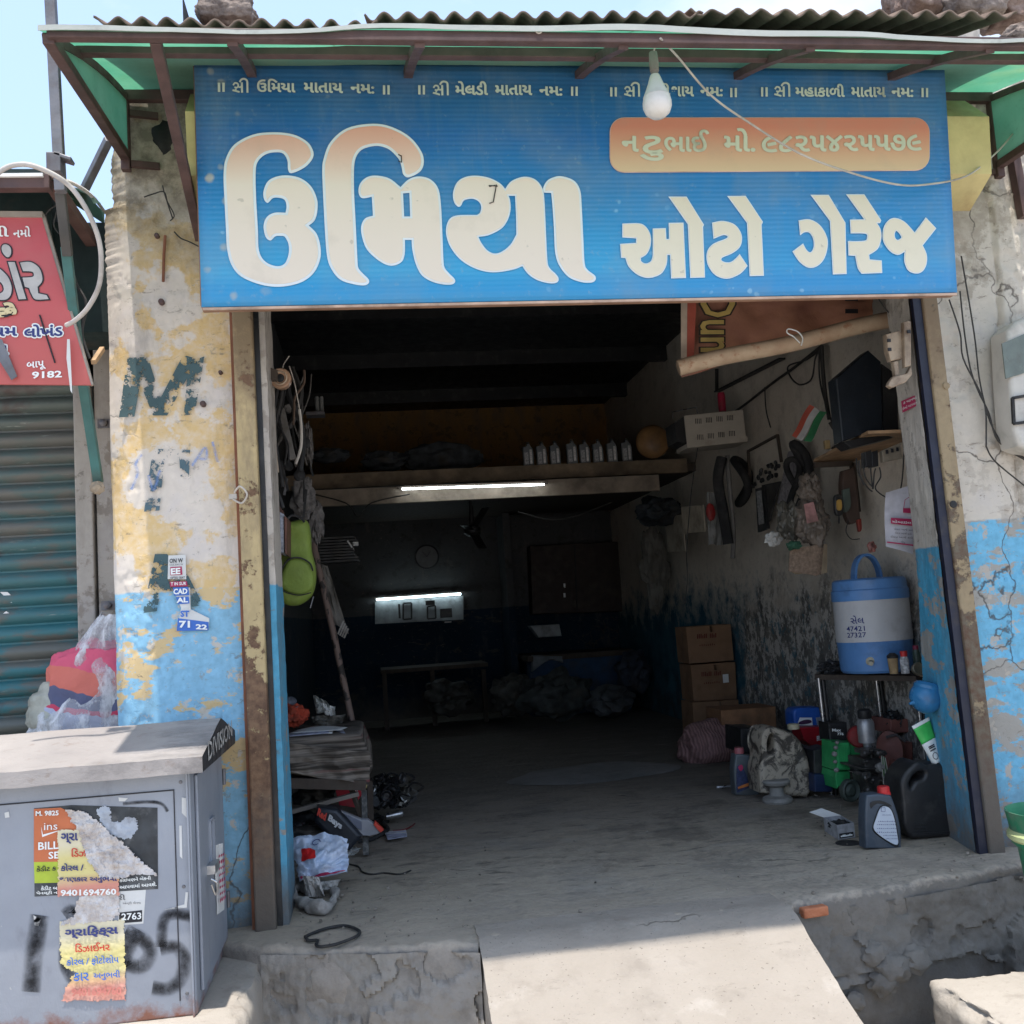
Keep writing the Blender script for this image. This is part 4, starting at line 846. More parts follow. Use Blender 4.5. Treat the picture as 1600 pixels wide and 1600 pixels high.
mb = MB(); mb.bx(-2.9, xr_, NY + .012, NY + .02, 0, 2.6); build('backing', mb, m_black, sh)
mb = MB(); mb.bx(xr_ + .001, xr_ + .075, NY - .06, NY + .03, 0, 2.3); mb.bx(xr_ + .085, -.96, NY - .04, NY + .03, 0, 2.9)
build('side_guide', mb, Mwall('guide_wash', (.40, .37, .33), (.3, .28, .26), .3, yel=0, peel=(.22, .19, .16), grime=.7, crack=False), sh, bevel=.006)
for px, py in ((161, 660), (167, 946)):
    mb = MB(); c = at(px, py, NY - .07); mb.lathe([(.016, 0), (.016, .02), (.008, .026)], c + Vector((0, .02, 0)), 14, (0, -1, 0)); mb.box(c + Vector((0, .025, 0)), (.06, .004, .04)); build('lock_lug', mb, m_grey_st, sh, smooth=True)
mb = MB(); P_ = PY(NY - .022)
for a, b_, c_, d_ in (((0, 925), (12, 925), (24, 936), (18, 942)), ((0, 962), (10, 955), (28, 967), (0, 966))): quad(mb, P_, [a, b_, c_, d_], .002)
build('white_paint_mark', mb, m_white, sh)
# dark void above the shutter and its header
mb = MB(); mb.bx(-2.9, -.93, NY + .03, NY + .3, 2.6, 3.0)
mb.bx(-2.9, -1.0, NY + .3, NY + 3, 0, 2.9)
solo('neighbour_shop_front', mb, M('dark_shop_front', (.05, .048, .045), .85, dirt=.5), 'dark recessed front of the neighbouring shop behind the red sign', 'building')
# red sign
NS = 3.95
def red_mat():
    t = NT('red_flex'); n = t.noise(4, 6, .6, t.pos); z = t.sep(t.pos, 2); c = t.mix(t.rng(z, 2.0, 2.7), (.46, .11, .09), (.50, .085, .10)); c = t.mix(t.rng(n, .5, .75, 0, .3), c, (.42, .22, .18)); return t.fin(c, .5, 0, .4)
nb = thing('red_signboard', 'torn red Gujarati signboard of the neighbouring shop cut by the left picture edge', 'signboard', at(60, 600, NS))
sp = [(-160, 338), (66, 341), (143, 602), (-160, 600)]
mb = MB(); A = [at(x, y, NS) for x, y in sp]; mb.curve([[(p.x, p.z) for p in A]], lambda c: Vector((c.x, NS + c.z, c.y)), extrude=.006); build('panel', mb, red_mat(), nb)
mb = MB(); mb.bar(at(-160, 335, NS), at(68, 337, NS), .03, .022); mb.bar(at(68, 337, NS + .006), at(144, 602, NS + .006), .02, .012, up=(1, 0, 0)); build('frame', mb, M('sign_frame_grey', (.3, .26, .22), .6), nb)
PN = PY(NS - .0095); mb = MB()
words(mb, 'વી', PN, (-14, 370), (14, 370), 17, .02); words(mb, 'નમો', PN, (21, 372), (48, 370), 17, .02); words(mb, 'બાપૂ', PN, (42, 580), (72, 577), 14, .02); words(mb, '9182', PN, (50, 592), (97, 590), 11, .03); build('white_lettering', mb, m_print_w, nb)
def outl(polys, org, sc, Y, m_in, m_out, w, par, txt=False):
    PP = [[(p.x, p.z) for p in [at(org[0] + q.x / sc, org[1] + q.y / sc, Y) for q in smooth_poly(t)]] for t in polys]
    mb = MB(); mb.curve(PP, lambda c: Vector((c.x, Y - .0085 + c.z, c.y)), extrude=.0006, offset=w); o = build('letter_edge', mb, m_out, par)
    mb = MB(); mb.curve(PP, lambda c: Vector((c.x, Y - .0102 + c.z, c.y)), extrude=.0006); build('letter', mb, m_in, o)
m_sgrey = M('sign_grey_print', (.42, .40, .38), .5, dirt=.2)
G_ = (0, 320); gs = 5.333
outl(["65,340 95,365 100,410 85,440 60,440 30,405 22,365 35,342"], G_, gs, NS, m_sgrey, m_print_k, .005, nb)
outl(["75,485* 130,485* 225,792* 165,795*"], G_, gs, NS, m_sgrey, m_print_k, .005, nb)
outl(["175,490* 260,485 330,530 358,600 355,650 320,690* 325,745* 395,760* 412,792* 305,795 270,750 250,700* 215,690* 195,615* 270,610 290,595 275,565 200,560*"], G_, gs, NS, m_sgrey, m_print_k, .005, nb)
outl(["-120,500* 5,540* 40,570 80,620 105,700 90,770 40,800 -60,790* -60,740* 10,745 40,710 10,650 -100,600*"], G_, gs, NS, m_sgrey, m_print_k, .005, nb)
mb = MB(); fatwords(mb, 'છે', PN, (-8, 500), (26, 498), 26, 1.6, .05); ec_ = build('letter_edge', mb, m_print_k, nb); mb = MB(); fatwords(mb, 'છે', PY(NS - .0115), (-8, 500), (26, 498), 26, .5, .04); build('letter', mb, M('sign_cream_small', (.62, .52, .30), .5), ec_)
mb = MB(); PN2 = PY(NS - .0085); fatwords(mb, 'થમ', PN2, (-13, 526), (27, 525), 14, 2.2, .03); fatwords(mb, 'લોખંડ', PN2, (38, 528), (98, 525), 20, 2.2, .03); fatwords(mb, 'ા', PN2, (6, 554), (13, 555), 15, 2.2, .03); ed = build('white_halo_lettering', mb, m_print_w, nb)
mb = MB(); PN3 = PY(NS - .0105); words(mb, 'થમ', PN3, (-13, 526), (27, 525), 14, .03); words(mb, 'લોખંડ', PN3, (38, 528), (98, 525), 20, .03); words(mb, 'ા', PN3, (6, 554), (13, 555), 15, .03); build('navy_lettering', mb, m_print_n, ed)
mb = MB(); mb.tube([PN((62, 492)), PN((74, 530)), PN((86, 567))], .003, 5); build('tear', mb, m_print_k, nb)
mb = MB(); quad(mb, PY(NS - .02), [(-2, 530), (3, 530), (27, 588), (18, 594), (-2, 562)]); build('torn_strip', mb, m_grey_st, nb, solid=.002)
mb = MB(); quad(mb, PY(NS - .03), [(105, 530), (109, 530), (113, 615), (110, 610), (104, 560)]); build('hanging_strip', mb, m_paper, nb, solid=.002)
# neighbour awning
na = thing('neighbour_awning', 'sagging dark green and white edged awning of the neighbouring shop at left', 'awning', at(40, 300, 3.6))
mb = MB(); mb.grid(lambda u, v: (lambda a, b: (a.lerp(b, v)) + Vector((0, 0, .01 * fbm((u * 4, v * 3, 0)))))(at(-200 + 285 * u, 283 - 2 * u, 3.8), at(-200 + 350 * u, 290 + 20 * u, 4.7)), 30, 16); build('roof_sheet', mb, M('dull_green_sheet', (.03, .09, .06), .6), na, smooth=True)
mb = MB(); mb.bar(at(-200, 288, 3.8), at(80, 286, 3.8), .045, .055); build('front_beam', mb, m_brown, na, bevel=.003)
mb = MB(); mb.bar(at(-200, 280, 3.79), at(70, 277, 3.79), .05, .012); build('white_edge_sheet', mb, m_white, na)
mb = MB(); mb.bar(at(80, 285, 3.82), at(158, 400, 4.6), .045, .045); build('side_rafter', mb, M('rusty_brown', (.11, .06, .05), .7), na, bevel=.003)
mb = MB(); quad(mb, PY(4.3), [(80, 296), (98, 298), (116, 312), (92, 308)]); quad(mb, PY(4.4), [(137, 300), (158, 318), (146, 318)]); build('torn_side_sheet', mb, m_green, na)
mb = MB(); mb.bx(-2.9, -1.24, 4.4, 4.7, 2.45, 3.16); mb.bx(-1.239, -1.0, 4.42, 4.7, 2.45, 2.93); build('inner_shade_panel', mb, M('night_green', (.015, .03, .03), .8), na)  # near-black panel added to stand for the shade under the awning
mb = MB(); mb.tube(spline([at(x, y, Y) for x, y, Y in ((74, 279, 3.8), (105, 283, 4.0), (132, 297, 4.3), (150, 313, 4.45), (164, 332, 4.6))], 5), .008, 6); build('rolled_white_edge', mb, m_white, na, smooth=True)
mb = MB(); quad(mb, PY(4.45), [(88, 284), (130, 297), (163, 333), (163, 350), (120, 322), (88, 298)]); build('dark_side_sheet', mb, M('dull_green_sheet', (.03, .09, .06), .6), na, solid=.003)
# steel pole and its cable
po = thing('steel_pole', 'grey square steel pole rising into the sky at top left', 'pole', at(100, 330, 3.55))
mb = MB(); mb.bar(at(76, -60, 3.7), at(95, 300, 3.7), .036, .036); build('shaft', mb, m_grey_st, po, bevel=.003)
mb = MB(); a = at(75, 242, 3.5); b_ = at(98, 272, 3.5); mb.box((a + b_) / 2, (b_.x - a.x, .05, a.z - b_.z)); mb.box(at(100, 248, 3.5), (.06, .05, .012), Matrix.Rotation(.35, 3, 'Y')); build('bracket', mb, m_grey_st, po, bevel=.003)
mb = MB(); mb.bar(at(94, 300, 3.75), at(106, 400, 3.85), .034, .034); build('lower_shaft', mb, M('grime_iron', (.07, .065, .06), .7), po, bevel=.003)
mb = MB(); mb.tube(spline([at(x, y, Y) for x, y, Y in ((-40, 310, 3.45), (0, 268, 3.45), (30, 257, 3.45), (60, 262, 3.45), (100, 283, 3.47), (128, 315, 3.5), (150, 360, 3.55), (158, 400, 3.6), (155, 445, 3.65), (138, 480, 3.7), (118, 500, 3.75), (104, 508, 3.8))], 6), .0085, 10)
solo('pale_conduit_hose', mb, M('pale_hose', (.44, .41, .38), .6, var=.15, dirt=.6, dcol=(.22, .19, .16), ds=12), 'pale grey hose looping from the pole down to the red sign', 'hose', smooth=True)
mb = MB(); mb.bar(at(103, 385, 3.85), at(124, 560, 4.05), .035, .035); mb.bar(at(124, 560, 4.05), at(154, 755, 4.3), .035, .035)
solo('teal_angle_brace', mb, M('teal_iron', (.045, .13, .12), .6, dirt=.4), 'long teal iron brace slanting past the right edge of the red sign', 'brace', bevel=.003)
mb = MB(); mb.ico(at(152, 762, 4.26), (.028, .02, .025), 3, lambda p: 1 + .35 * noise.noise(p * 3)); solo('cloth_knot', mb, M('dirty_cloth', (.35, .28, .2), .9), 'dirty cloth knot at the foot of the teal brace', 'knot', smooth=True)
for i, (pts, r, lab) in enumerate(((((66, 345), (75, 330), (90, 322), (84, 350), (92, 365)), .003, 'tangled dark wire at the top right corner of the red sign'), (((108, 400), (118, 440), (135, 475), (128, 520), (140, 560)), .006, 'dark cable hanging between the teal brace and the pillar'),)):
    mb = MB(); mb.tube(spline([at(x, y, 3.95 + .04 * i * 3) for x, y in pts], 5), r, 6); solo('hanging_wire', mb, m_wire, lab, 'wire', smooth=True)
mb = MB(); mb.bar(at(160, 545, 4.3), at(146, 566, 4.18), .018); solo('wooden_peg', mb, M('raw_wood', (.42, .28, .16), .8), 'short pale wooden peg sticking out beside the pillar left edge', 'peg')

# ------------------------------------------------------------------ electricity cabinet
def cab_mat():
    t = NT('cabinet_grey_blue'); p = t.pos; n = t.noise(3, 6, .6, p); n2 = t.noise(9, 7, .7, p, stretch=(1, 1, .4)); z = t.sep(p, 2)
    c = t.mix(t.rng(n, .3, .7), (.24, .26, .30), (.31, .335, .38)); c = t.mix(t.rng(n2, .58, .75, 0, .5), c, (.13, .13, .15)); c = t.mix(t.rng(t.noise(2, 5, .6, p, off=4), .55, .7, 0, .4), c, (.32, .33, .36))
    c = t.mix(t.rng(t.noise(26, 6, .7, p, off=2), .68, .71, 0, .8), c, (.5, .49, .46))
    rb = t.rng(t.math('ADD', z, t.rng(t.noise(7, 6, .7, p, off=6), .3, .7, -.06, .06)), -.06, .005, 1, 0); c = t.mix(rb, c, (.22, .10, .07))
    t.bump(t.math('ADD', t.math('MULTIPLY', n, 2.0), n2), .25, .01); return t.fin(c, .45, .15, .4)
m_cab = cab_mat()
def cabroof_mat():
    t = NT('cabinet_roof_paint'); p = t.pos; n = t.noise(3, 6, .6, p); n2 = t.noise(7, 8, .7, p, stretch=(.7, 1.3, 1)); c = t.mix(t.rng(n, .3, .7), (.27, .25, .24), (.37, .34, .32))
    c = t.mix(t.rng(t.math('ADD', n2, t.rng(t.sep(p, 0), -1., -.5, -.12, .10)), .50, .70, 0, .8), c, (.15, .14, .135)); c = t.mix(t.rng(t.noise(20, 7, .7, p), .58, .68, 0, .5), c, (.20, .15, .12)); t.bump(t.math('ADD', n2, t.math('MULTIPLY', t.noise(2.5, 2, .4, p, off=3), 3)), .45, .012); return t.fin(c, .5, .1, .35)
m_cabr = cabroof_mat()
cx1 = -.600; cy0, cy1 = 3.52, 4.19; cz1 = .74; cx0 = -1.85
cb = thing('electricity_cabinet', 'dented grey blue steel cabinet with gabled roof, torn posters and black spray paint', 'cabinet', (-1.2, 3.85, -.05))
mb = MB(); mb.bx(cx0, cx1, cy0, cy1, -.05, cz1); build('body', mb, m_cab, cb, bevel=.006)
mb = MB(); mb.bx(cx0 + .01, cx1 + .004, cy0 - .004, cy0 + .05, .72, .745); mb.bar((cx1 - .008, cy0 - .003, -.05), (cx1 - .008, cy0 - .003, .72), .03, .006, up=(1, 0, 0)); build('front_flange', mb, m_cab, cb, bevel=.002)
# gabled roof with overhang
ye0, ye1, yr_, ze, zr = cy0 - .085, cy1 + .05, 3.87, .745, .825; rx0, rx1 = cx0 - .06, -.545
def cr(u, v):
    x = rx0 + (rx1 - rx0) * u
    if v <= .5: t = v * 2; y, z = ye0 + (yr_ - ye0) * t, ze + (zr - ze) * t
    else: t = v * 2 - 1; y, z = yr_ + (ye1 - yr_) * t, zr + (ze - zr) * t
    return (x, y, z + .005 * fbm((x * 2.2, y * 3, 0)) + .003 * fbm((x * 7, y * 7, 3)) + .022)
mb = MB(); mb.grid(cr, 60, 24); mb.grid(lambda u, v: (rx0 + (rx1 - rx0) * u, ye0 - .002, cr(u, 0)[2] - .05 * v), 40, 2); mb.grid(lambda u, v: (rx0 + (rx1 - rx0) * u, ye1 + .002, cr(u, 1)[2] - .05 * v), 40, 2)
rf = build('roof', mb, m_cabr, cb, smooth=True, angle=25)
mb = MB(); mb.add([(rx1, ye0, ze - .028), (rx1, ye1, ze - .028), (rx1, ye1, ze + .022), (rx1, yr_, zr + .022), (rx1, ye0, ze + .022)], [(0, 1, 2, 3, 4)]); mb.add([(rx1 - .002, ye0, ze - .028), (rx0, ye0, ze - .028), (rx0, ye1, ze - .028), (rx1 - .002, ye1, ze - .028)], [(0, 1, 2, 3)])
gb = build('gable_end', mb, M('black_gable_paint', (.03, .03, .032), .5, dirt=.4, dcol=(.15, .14, .13)), cb)
mb = MB(); vs, fs = tmesh('DIVISION', .02)
mb.add([(rx1 + .003, ye0 + .10 + (ye1 - ye0 - .2) * x, (ze - .008) + .062 * y + .018 * x) for x, y in vs], fs); build('white_lettering', mb, M('faded_letters', (.42, .41, .39), .7, var=.5, vs=50, dirt=.7, dcol=(.06, .06, .06), ds=30), gb)
# door on the right side
mb = MB(); mb.bx(cx1 + .001, cx1 + .012, cy0 + .07, cy1 - .03, 0, .69); dr = build('door', mb, m_cab, cb, bevel=.004)
for a, b_ in (((cx1 + .014, cy0 + .28, .36), (cx1 + .014, cy0 + .28, .50)), ((cx1 + .014, cy0 + .36, .34), (cx1 + .014, cy0 + .36, .50)), ((cx1 + .014, cy0 + .28, .50), (cx1 + .014, cy0 + .36, .50))):
    mb = MB(); mb.bar(a, b_, .012, .012); build('handle_recess', mb, m_cab, dr)
mb = MB(); mb.bx(cx1 + .012, cx1 + .04, cy0 + .2, cy0 + .3, .335, .365); mb.tube(spline([(cx1 + .03, cy0 + .16, .33), (cx1 + .05, cy0 + .17, .31), (cx1 + .04, cy0 + .19, .27), (cx1 + .03, cy0 + .17, .31)], 5), .004, 6); build('latch', mb, m_chrome, dr, bevel=.002)
mb = MB(); mb.grid(lambda u, v: (cx1 + .016 + .006 * math.sin(u * 9) * v, cy0 + .36 + .18 * u + .01 * math.sin(v * 7), .16 + .24 * v - .03 * u), 8, 8); nt = build('torn_notice', mb, m_paper, dr, solid=.001)
mb = MB()
for k in range(8):
    for j in range(3): mb.box((cx1 + .026, cy0 + .40 + .05 * j, .20 + .022 * k - .008 * j), (.001, .03, .006 + .004 * (k % 3 == 0)))
build('magenta_print', mb, m_print_m, nt)
for z in (.14, .60):
    mb = MB(); mb.tube([(cx1 + .016, cy1 - .02, z - .03), (cx1 + .016, cy1 - .02, z + .03)], .008, 8); build('hinge', mb, m_grey_st, dr)
for x, z in ((cx1 - .03, .68), (cx1 - .03, .35), (cx1 - .03, .02), (-1.25, .69), (-1.6, .69)):
    mb = MB(); mb.lathe([(.006, 0), (.005, .003)], (x, cy0, z), 10, (0, -1, 0)); build('rivet', mb, m_grey_st, cb)
mb = MB(); mb.bx(-1.52, cx1 - .05, cy0 - .003, cy0 + .002, .655, .659); mb.bx(cx1 - .053, cx1 - .05, cy0 - .003, cy0 + .002, .0, .655); build('panel_seam', mb, m_print_k, cb)
# posters on the front
PF = cy0; F = lambda d: PY(PF - d)
m_or = M('poster_orange', (.52, .15, .06), .6, var=.12, dirt=.35, dcol=(.4, .3, .25)); m_gr = M('poster_green', (.42, .52, .05), .6, dirt=.2); m_ye = None
def yel_mat(name, y0, y1):
    t = NT(name); z = t.sep(t.pos, 2); r = t.rng(z, y0, y1); n = t.noise(8, 5, .6, t.pos)
    c = t.mix(t.rng(r, .15, .35), (.60, .26, .20), (.64, .56, .24)); c = t.mix(t.rng(r, .6, .8), c, (.66, .60, .42)); c = t.mix(t.rng(n, .5, .7, 0, .35), c, (.62, .58, .5)); t.bump(t.noise(20, 4, .6, t.pos), .4, .004); return t.fin(c, .6, 0, .3)
def torn_mat():
    t = NT('torn_paper_pulp'); n = t.noise(14, 8, .75, t.pos); c = t.mix(t.rng(n, .35, .6), (.42, .36, .32), (.66, .64, .63)); t.bump(n, .8, .01); return t.fin(c, .9, 0, .1)
m_torn = torn_mat()
po1 = thing('billing_poster', 'half torn orange, green and black poster on the front of the cabinet', 'poster', at(150, 1400, PF - .003), 'posters on the cabinet')
def pq(par, name, pts, d, mat, **k): mb = MB(); quad(mb, F(d), pts); return build(name, mb, mat, par, solid=.0006, **k)
pq(po1, 'black_sheet', [(53, 1263), (112, 1258), (246, 1262), (247, 1389), (54, 1401)], .0012, M('poster_black', (.035, .04, .045), .5, var=.5, vs=14, dirt=.6, dcol=(.2, .2, .2), ds=9))
pq(po1, 'orange_sheet', [(53, 1264), (95, 1262), (120, 1275), (135, 1300), (118, 1346), (53, 1347)], .0025, m_or)
pq(po1, 'green_band', [(53, 1347), (95, 1346), (94, 1379), (54, 1380)], .0025, m_gr)
mb = MB(); W = F(.0042)
words(mb, 'M. 9825', W, (56, 1275), (92, 1274), 8, .03); words(mb, 'ins', W, (69, 1297), (90, 1296), 11, .0); words(mb, 'BILL', W, (60, 1328), (92, 1326), 12, .02); words(mb, 'SE', W, (76, 1342), (93, 1341), 11, .02)
words(mb, 'કેડીટ બ', W, (64, 1391), (90, 1390), 7, .02); words(mb, 'પેનલ્ટી ન', W, (57, 1399), (90, 1398), 7, .02); words(mb, 'કોઇપણને બેંકની', F(.003), (187, 1379), (236, 1375), 7, .02); words(mb, 'આપવામાં આવશે.', F(.003), (187, 1389), (245, 1384), 7, .02)
A, B, C = W((65, 1308)), W((68, 1289)), W((66, 1296)); mb.add([W(q) for q in ((64, 1290), (67, 1304), (98, 1296), (66, 1308))], [(0, 1, 2, 3)]); build('white_lettering', mb, m_print_w, po1)
mb = MB(); words(mb, 'કેડીટ ક', W, (57, 1362), (88, 1360), 9, .02); build('dark_lettering', mb, m_print_k, po1)
def crumple(par, name, outline, d, mat, amp=.012, cell=6, seed=0, q=.5):
    xs = [p[0] for p in outline]; ys = [p[1] for p in outline]; mb = MB(); x0, x1, y0, y1 = min(xs), max(xs), min(ys), max(ys)
    cell = cell * q
    def inside(x, y):
        x, y = x + 3 * noise.noise(Vector((x * .15, y * .15, 1))) + 1.2 * noise.noise(Vector((x * .6, y * .6, 5))), y + 3 * noise.noise(Vector((x * .15, y * .15, 7)))
        c = False; j = len(outline) - 1
        for i in range(len(outline)):
            xi, yi = outline[i]; xj, yj = outline[j]
            if (yi > y) != (yj > y) and x < (xj - xi) * (y - yi) / (yj - yi) + xi: c = not c
            j = i
        return c
    idx = {}; nx = int((x1 - x0) / cell) + 1; ny = int((y1 - y0) / cell) + 1
    for j in range(ny + 1):
        for i in range(nx + 1):
            x, y = x0 + i * cell, y0 + j * cell; w = at(x + 2 * noise.noise(Vector((x, y, seed))), y + 2 * noise.noise(Vector((y, x, seed))), PF - d - amp * abs(noise.fractal(Vector((x * .05, y * .05, seed)), 1, 2, 4))); idx[i, j] = len(mb.v); mb.v.append(w)
    for j in range(ny):
        for i in range(nx):
            if inside(x0 + (i + .5) * cell, y0 + (j + .5) * cell): mb.f.append((idx[i, j], idx[i + 1, j], idx[i + 1, j + 1], idx[i, j + 1]))
    return build(name, mb, mat, par, smooth=True, angle=30)
crumple(po1, 'torn_flap', [(100, 1265), (132, 1268), (160, 1290), (205, 1330), (240, 1362), (246, 1368), (215, 1366), (190, 1372), (160, 1374), (140, 1350), (126, 1310), (118, 1290)], .006, m_torn, .016, 3)
crumple(po1, 'peeled_patch', [(150, 1265), (163, 1258), (174, 1268), (172, 1280), (186, 1286), (198, 1276), (213, 1278), (217, 1296), (205, 1308), (190, 1312), (170, 1300), (158, 1285)], .003, M('peeled_bluish_paper', (.40, .44, .50), .8, var=.2, dirt=.5, dcol=(.15, .14, .14), ds=14), .004, 3, 4)
po2 = thing('graphics_poster', 'yellow designer poster, the upper of two, torn and pasted over the orange one', 'poster', at(138, 1400, PF - .006), 'posters on the cabinet')
ye1m = yel_mat('poster_yellow_upper', at(138, 1400, PF).z, at(138, 1296, PF).z)
crumple(po2, 'yellow_sheet', [(90, 1297), (124, 1296), (134, 1330), (145, 1355), (160, 1372), (186, 1370), (186, 1398), (90, 1400)], .0065, ye1m, .0015, 3)
mb = MB(); W2 = F(.0088)
for s_, x0_, x1_, y_, h_ in (('ગ્રા', 95, 122, 1319, 17), ('કોરલ /', 95, 131, 1361, 12), ('જાણકાર અનુભવી', 93, 183, 1380, 12)): words(mb, s_, W2, (x0_, y_), (x1_, y_ - 1), h_, .03)
build('navy_lettering', mb, m_print_n, po2)
mb = MB(); words(mb, 'િડઝ', W2, (112, 1339), (135, 1338), 14, .02); build('red_lettering', mb, m_print_r, po2)
mb = MB(); words(mb, '9401694760', W2, (95, 1400), (182, 1398), 10, .03); build('white_lettering', mb, m_print_w, po2)
mb = MB(); quad(mb, F(.0004), [(185, 1393), (228, 1390), (224, 1443), (185, 1446)]); po3 = thing('torn_phone_notice', 'scrap of white notice ending 2763 below the yellow poster', 'poster', at(200, 1445, PF), 'posters on the cabinet'); build('paper_scrap', mb, m_paper, po3, solid=.0006)
mb = MB(); quad(mb, F(.0012), [(186, 1426), (222, 1422), (222, 1440), (186, 1443)]); build('black_band', mb, m_print_k, po3)
mb = MB(); words(mb, '2763', F(.002), (190, 1438), (221, 1436), 11, .02); build('white_lettering', mb, m_print_w, po3)
mb = MB(); words(mb, 'રી', F(.002), (184, 1406), (196, 1406), 9, 0); words(mb, 'એન્ટી ચેનલ', F(.002), (192, 1414), (220, 1413), 5, 0); build('grey_lettering', mb, m_print_k, po3)
crumple(po3, 'pulp_remnant', [(125, 1400), (186, 1396), (186, 1428), (172, 1438), (140, 1442), (95, 1446), (96, 1440), (120, 1430), (116, 1420)], .003, m_torn, .010, 3, 8)
po4 = thing('lower_graphics_poster', 'lower of two yellow designer posters, with a notch torn from its left side', 'poster', at(145, 1562, PF), 'posters on the cabinet')
ye2m = yel_mat('poster_yellow_lower', at(145, 1562, PF).z, at(145, 1436, PF).z)
crumple(po4, 'yellow_sheet', [(93, 1441), (183, 1438), (194, 1434), (196, 1562), (95, 1565), (112, 1526), (120, 1521), (95, 1506)], .003, ye2m, .0022, 3, 3)
mb = MB(); W3 = F(.0062); words(mb, 'ગ્રાિફક્સ', W3, (101, 1468), (185, 1463), 20, .035); build('navy_lettering', mb, m_print_n, po4)
mb = MB(); words(mb, 'િડઝાઈનર', W3, (118, 1488), (172, 1485), 14, .02); build('red_lettering', mb, m_print_r, po4)
mb = MB(); words(mb, 'કોરલ / ફોટોશોપ', W3, (104, 1511), (186, 1506), 15, .02); words(mb, 'કાર', W3, (115, 1533), (139, 1532), 13, .02); words(mb, 'અનુભવી', W3, (146, 1532), (188, 1530), 15, .02); build('blue_lettering', mb, m_print_b, po4)
mb = MB(); words(mb, '9401694760', W3, (112, 1557), (190, 1554), 13, .03); build('red_number', mb, M('pale_red_print', (.62, .22, .18), .6, dirt=0), po4)
# spray paint numerals
msp = Mspray('black_spray', (.02, .02, .022), .92, 12); PFf = F(.002)
for pts, w_, pl2 in (([(62, 1430), (58, 1460), (52, 1500), (48, 1550)], 34, PFf), ([(215, 1452), (205, 1470), (192, 1500), (196, 1512)], 30, PFf), ([(196, 1455), (225, 1470), (235, 1490), (220, 1510), (198, 1506)], 28, PFf), ([(298, 1432), (270, 1428), (255, 1440), (252, 1480)], 22, PFf), ([(250, 1482), (275, 1480), (288, 1500), (282, 1530), (262, 1545), (238, 1543)], 26, PFf), ([(100, 1430), (115, 1425), (100, 1500), (120, 1540)], 22, F(.0008)), ([(192, 1256), (230, 1253), (252, 1256), (262, 1268)], 7, PFf)):
    mb = MB(); uvribbon(mb, pts, w_, pl2, 0); build('spray_stroke', mb, msp, cb)
mb = MB(); c_ = [(284, 1246), (292, 1247), (292, 1278), (284, 1270)]
for q in (c_, [(280, 1290), (284, 1290), (285, 1342), (281, 1338)], [(255, 1422), (292, 1418), (294, 1394), (290, 1394), (288, 1413)], [(185, 1246), (200, 1247), (195, 1252), (186, 1252)], [(52, 1430), (64, 1436), (60, 1447), (54, 1446)], [(7, 1270), (14, 1268), (15, 1277), (8, 1278)]): mb = MB(); quad(mb, PFf, q); build('paper_scrap', mb, m_paper, cb)

# plastic bag with folded cloth behind the cabinet
bgp = at(120, 1135, 4.5)
pb = thing('clear_plastic_bag', 'clear plastic bag full of pink and blue cloth leaning behind the cabinet', 'bag', (bgp.x, 4.5, .72))
def cloth_stripe():
    t = NT('pink_blue_cloth'); z = t.sep(t.pos, 2); x = t.sep(t.pos, 0); v = t.math('ADD', z, t.math('MULTIPLY', x, .12)); v = t.math('ADD', v, t.rng(t.noise(5, 3, .5, t.pos), .3, .7, -.03, .03))
    r = t.n('ShaderNodeValToRGB'); t.l(t.rng(v, .62, 1.02), r.inputs[0]); r.color_ramp.interpolation = 'CONSTANT'; e = r.color_ramp.elements
    e[0].position = 0; e[0].color = (.42, .45, .58, 1); e[1].position = .28; e[1].color = (.55, .06, .12, 1)
    for p, c in ((.33, (.10, .11, .19)), (.5, (.60, .16, .12)), (.72, (.62, .10, .17))): q = e.new(p); q.color = (*c, 1)
    t.bump(t.noise(9, 5, .6, t.pos), .5, .02); return t.fin(r.outputs[0], .8)
mb = MB(); mb.ico(at(158, 1085, 4.52), (.21, .09, .22), 5, lambda p: (1 / max(abs(p.x), abs(p.y), abs(p.z))) ** .5 * (1 + .16 * fbm(p, 2.2, 5))); build('folded_cloth', mb, cloth_stripe(), pb, smooth=True)
mb = MB(); mb.ico(at(95, 1112, 4.52), (.13, .07, .13), 4, lambda p: 1 + .2 * fbm(p + Vector((4, 0, 0)), 2)); build('grey_bundle', mb, M('grey_bundle_cloth', (.33, .33, .28), .8, var=.4, vs=14), pb, smooth=True)
def plastic_mat():
    t = NT('clear_plastic_film'); f = t.n('ShaderNodeLayerWeight'); f.inputs[0].default_value = .35; n = t.noise(12, 7, .7, t.pos, stretch=(1, 1, .5))
    t.bump(n, .8, .02); a = t.math('ADD', t.math('MULTIPLY', f.outputs[1], .7), t.rng(n, .46, .60, .24, .8)); return t.fin((.72, .72, .74), .2, 0, .6, alpha=a)
m_film = plastic_mat()
mb = MB(); mb.grid(lambda u, v: (lambda a: (at(105, 1140, 4.5).x + .05 + (.30 - .22 * v ** 1.4) * math.cos(a) + .16 * v, 4.52 + (.13 - .07 * v) * math.sin(a) + .006 * math.sin(a * 11 + v * 5), (.60 + .66 * v) + .02 * fbm((a, v * 3, 0), 2)))(2 * math.pi * u), 96, 30)
mb.v = [v + (Vector((v.x + 1.05, v.y - 4.52, 0)) * .22 * fbm(v, 9, 5)) for v in mb.v]; build('film', mb, m_film, pb, smooth=True)
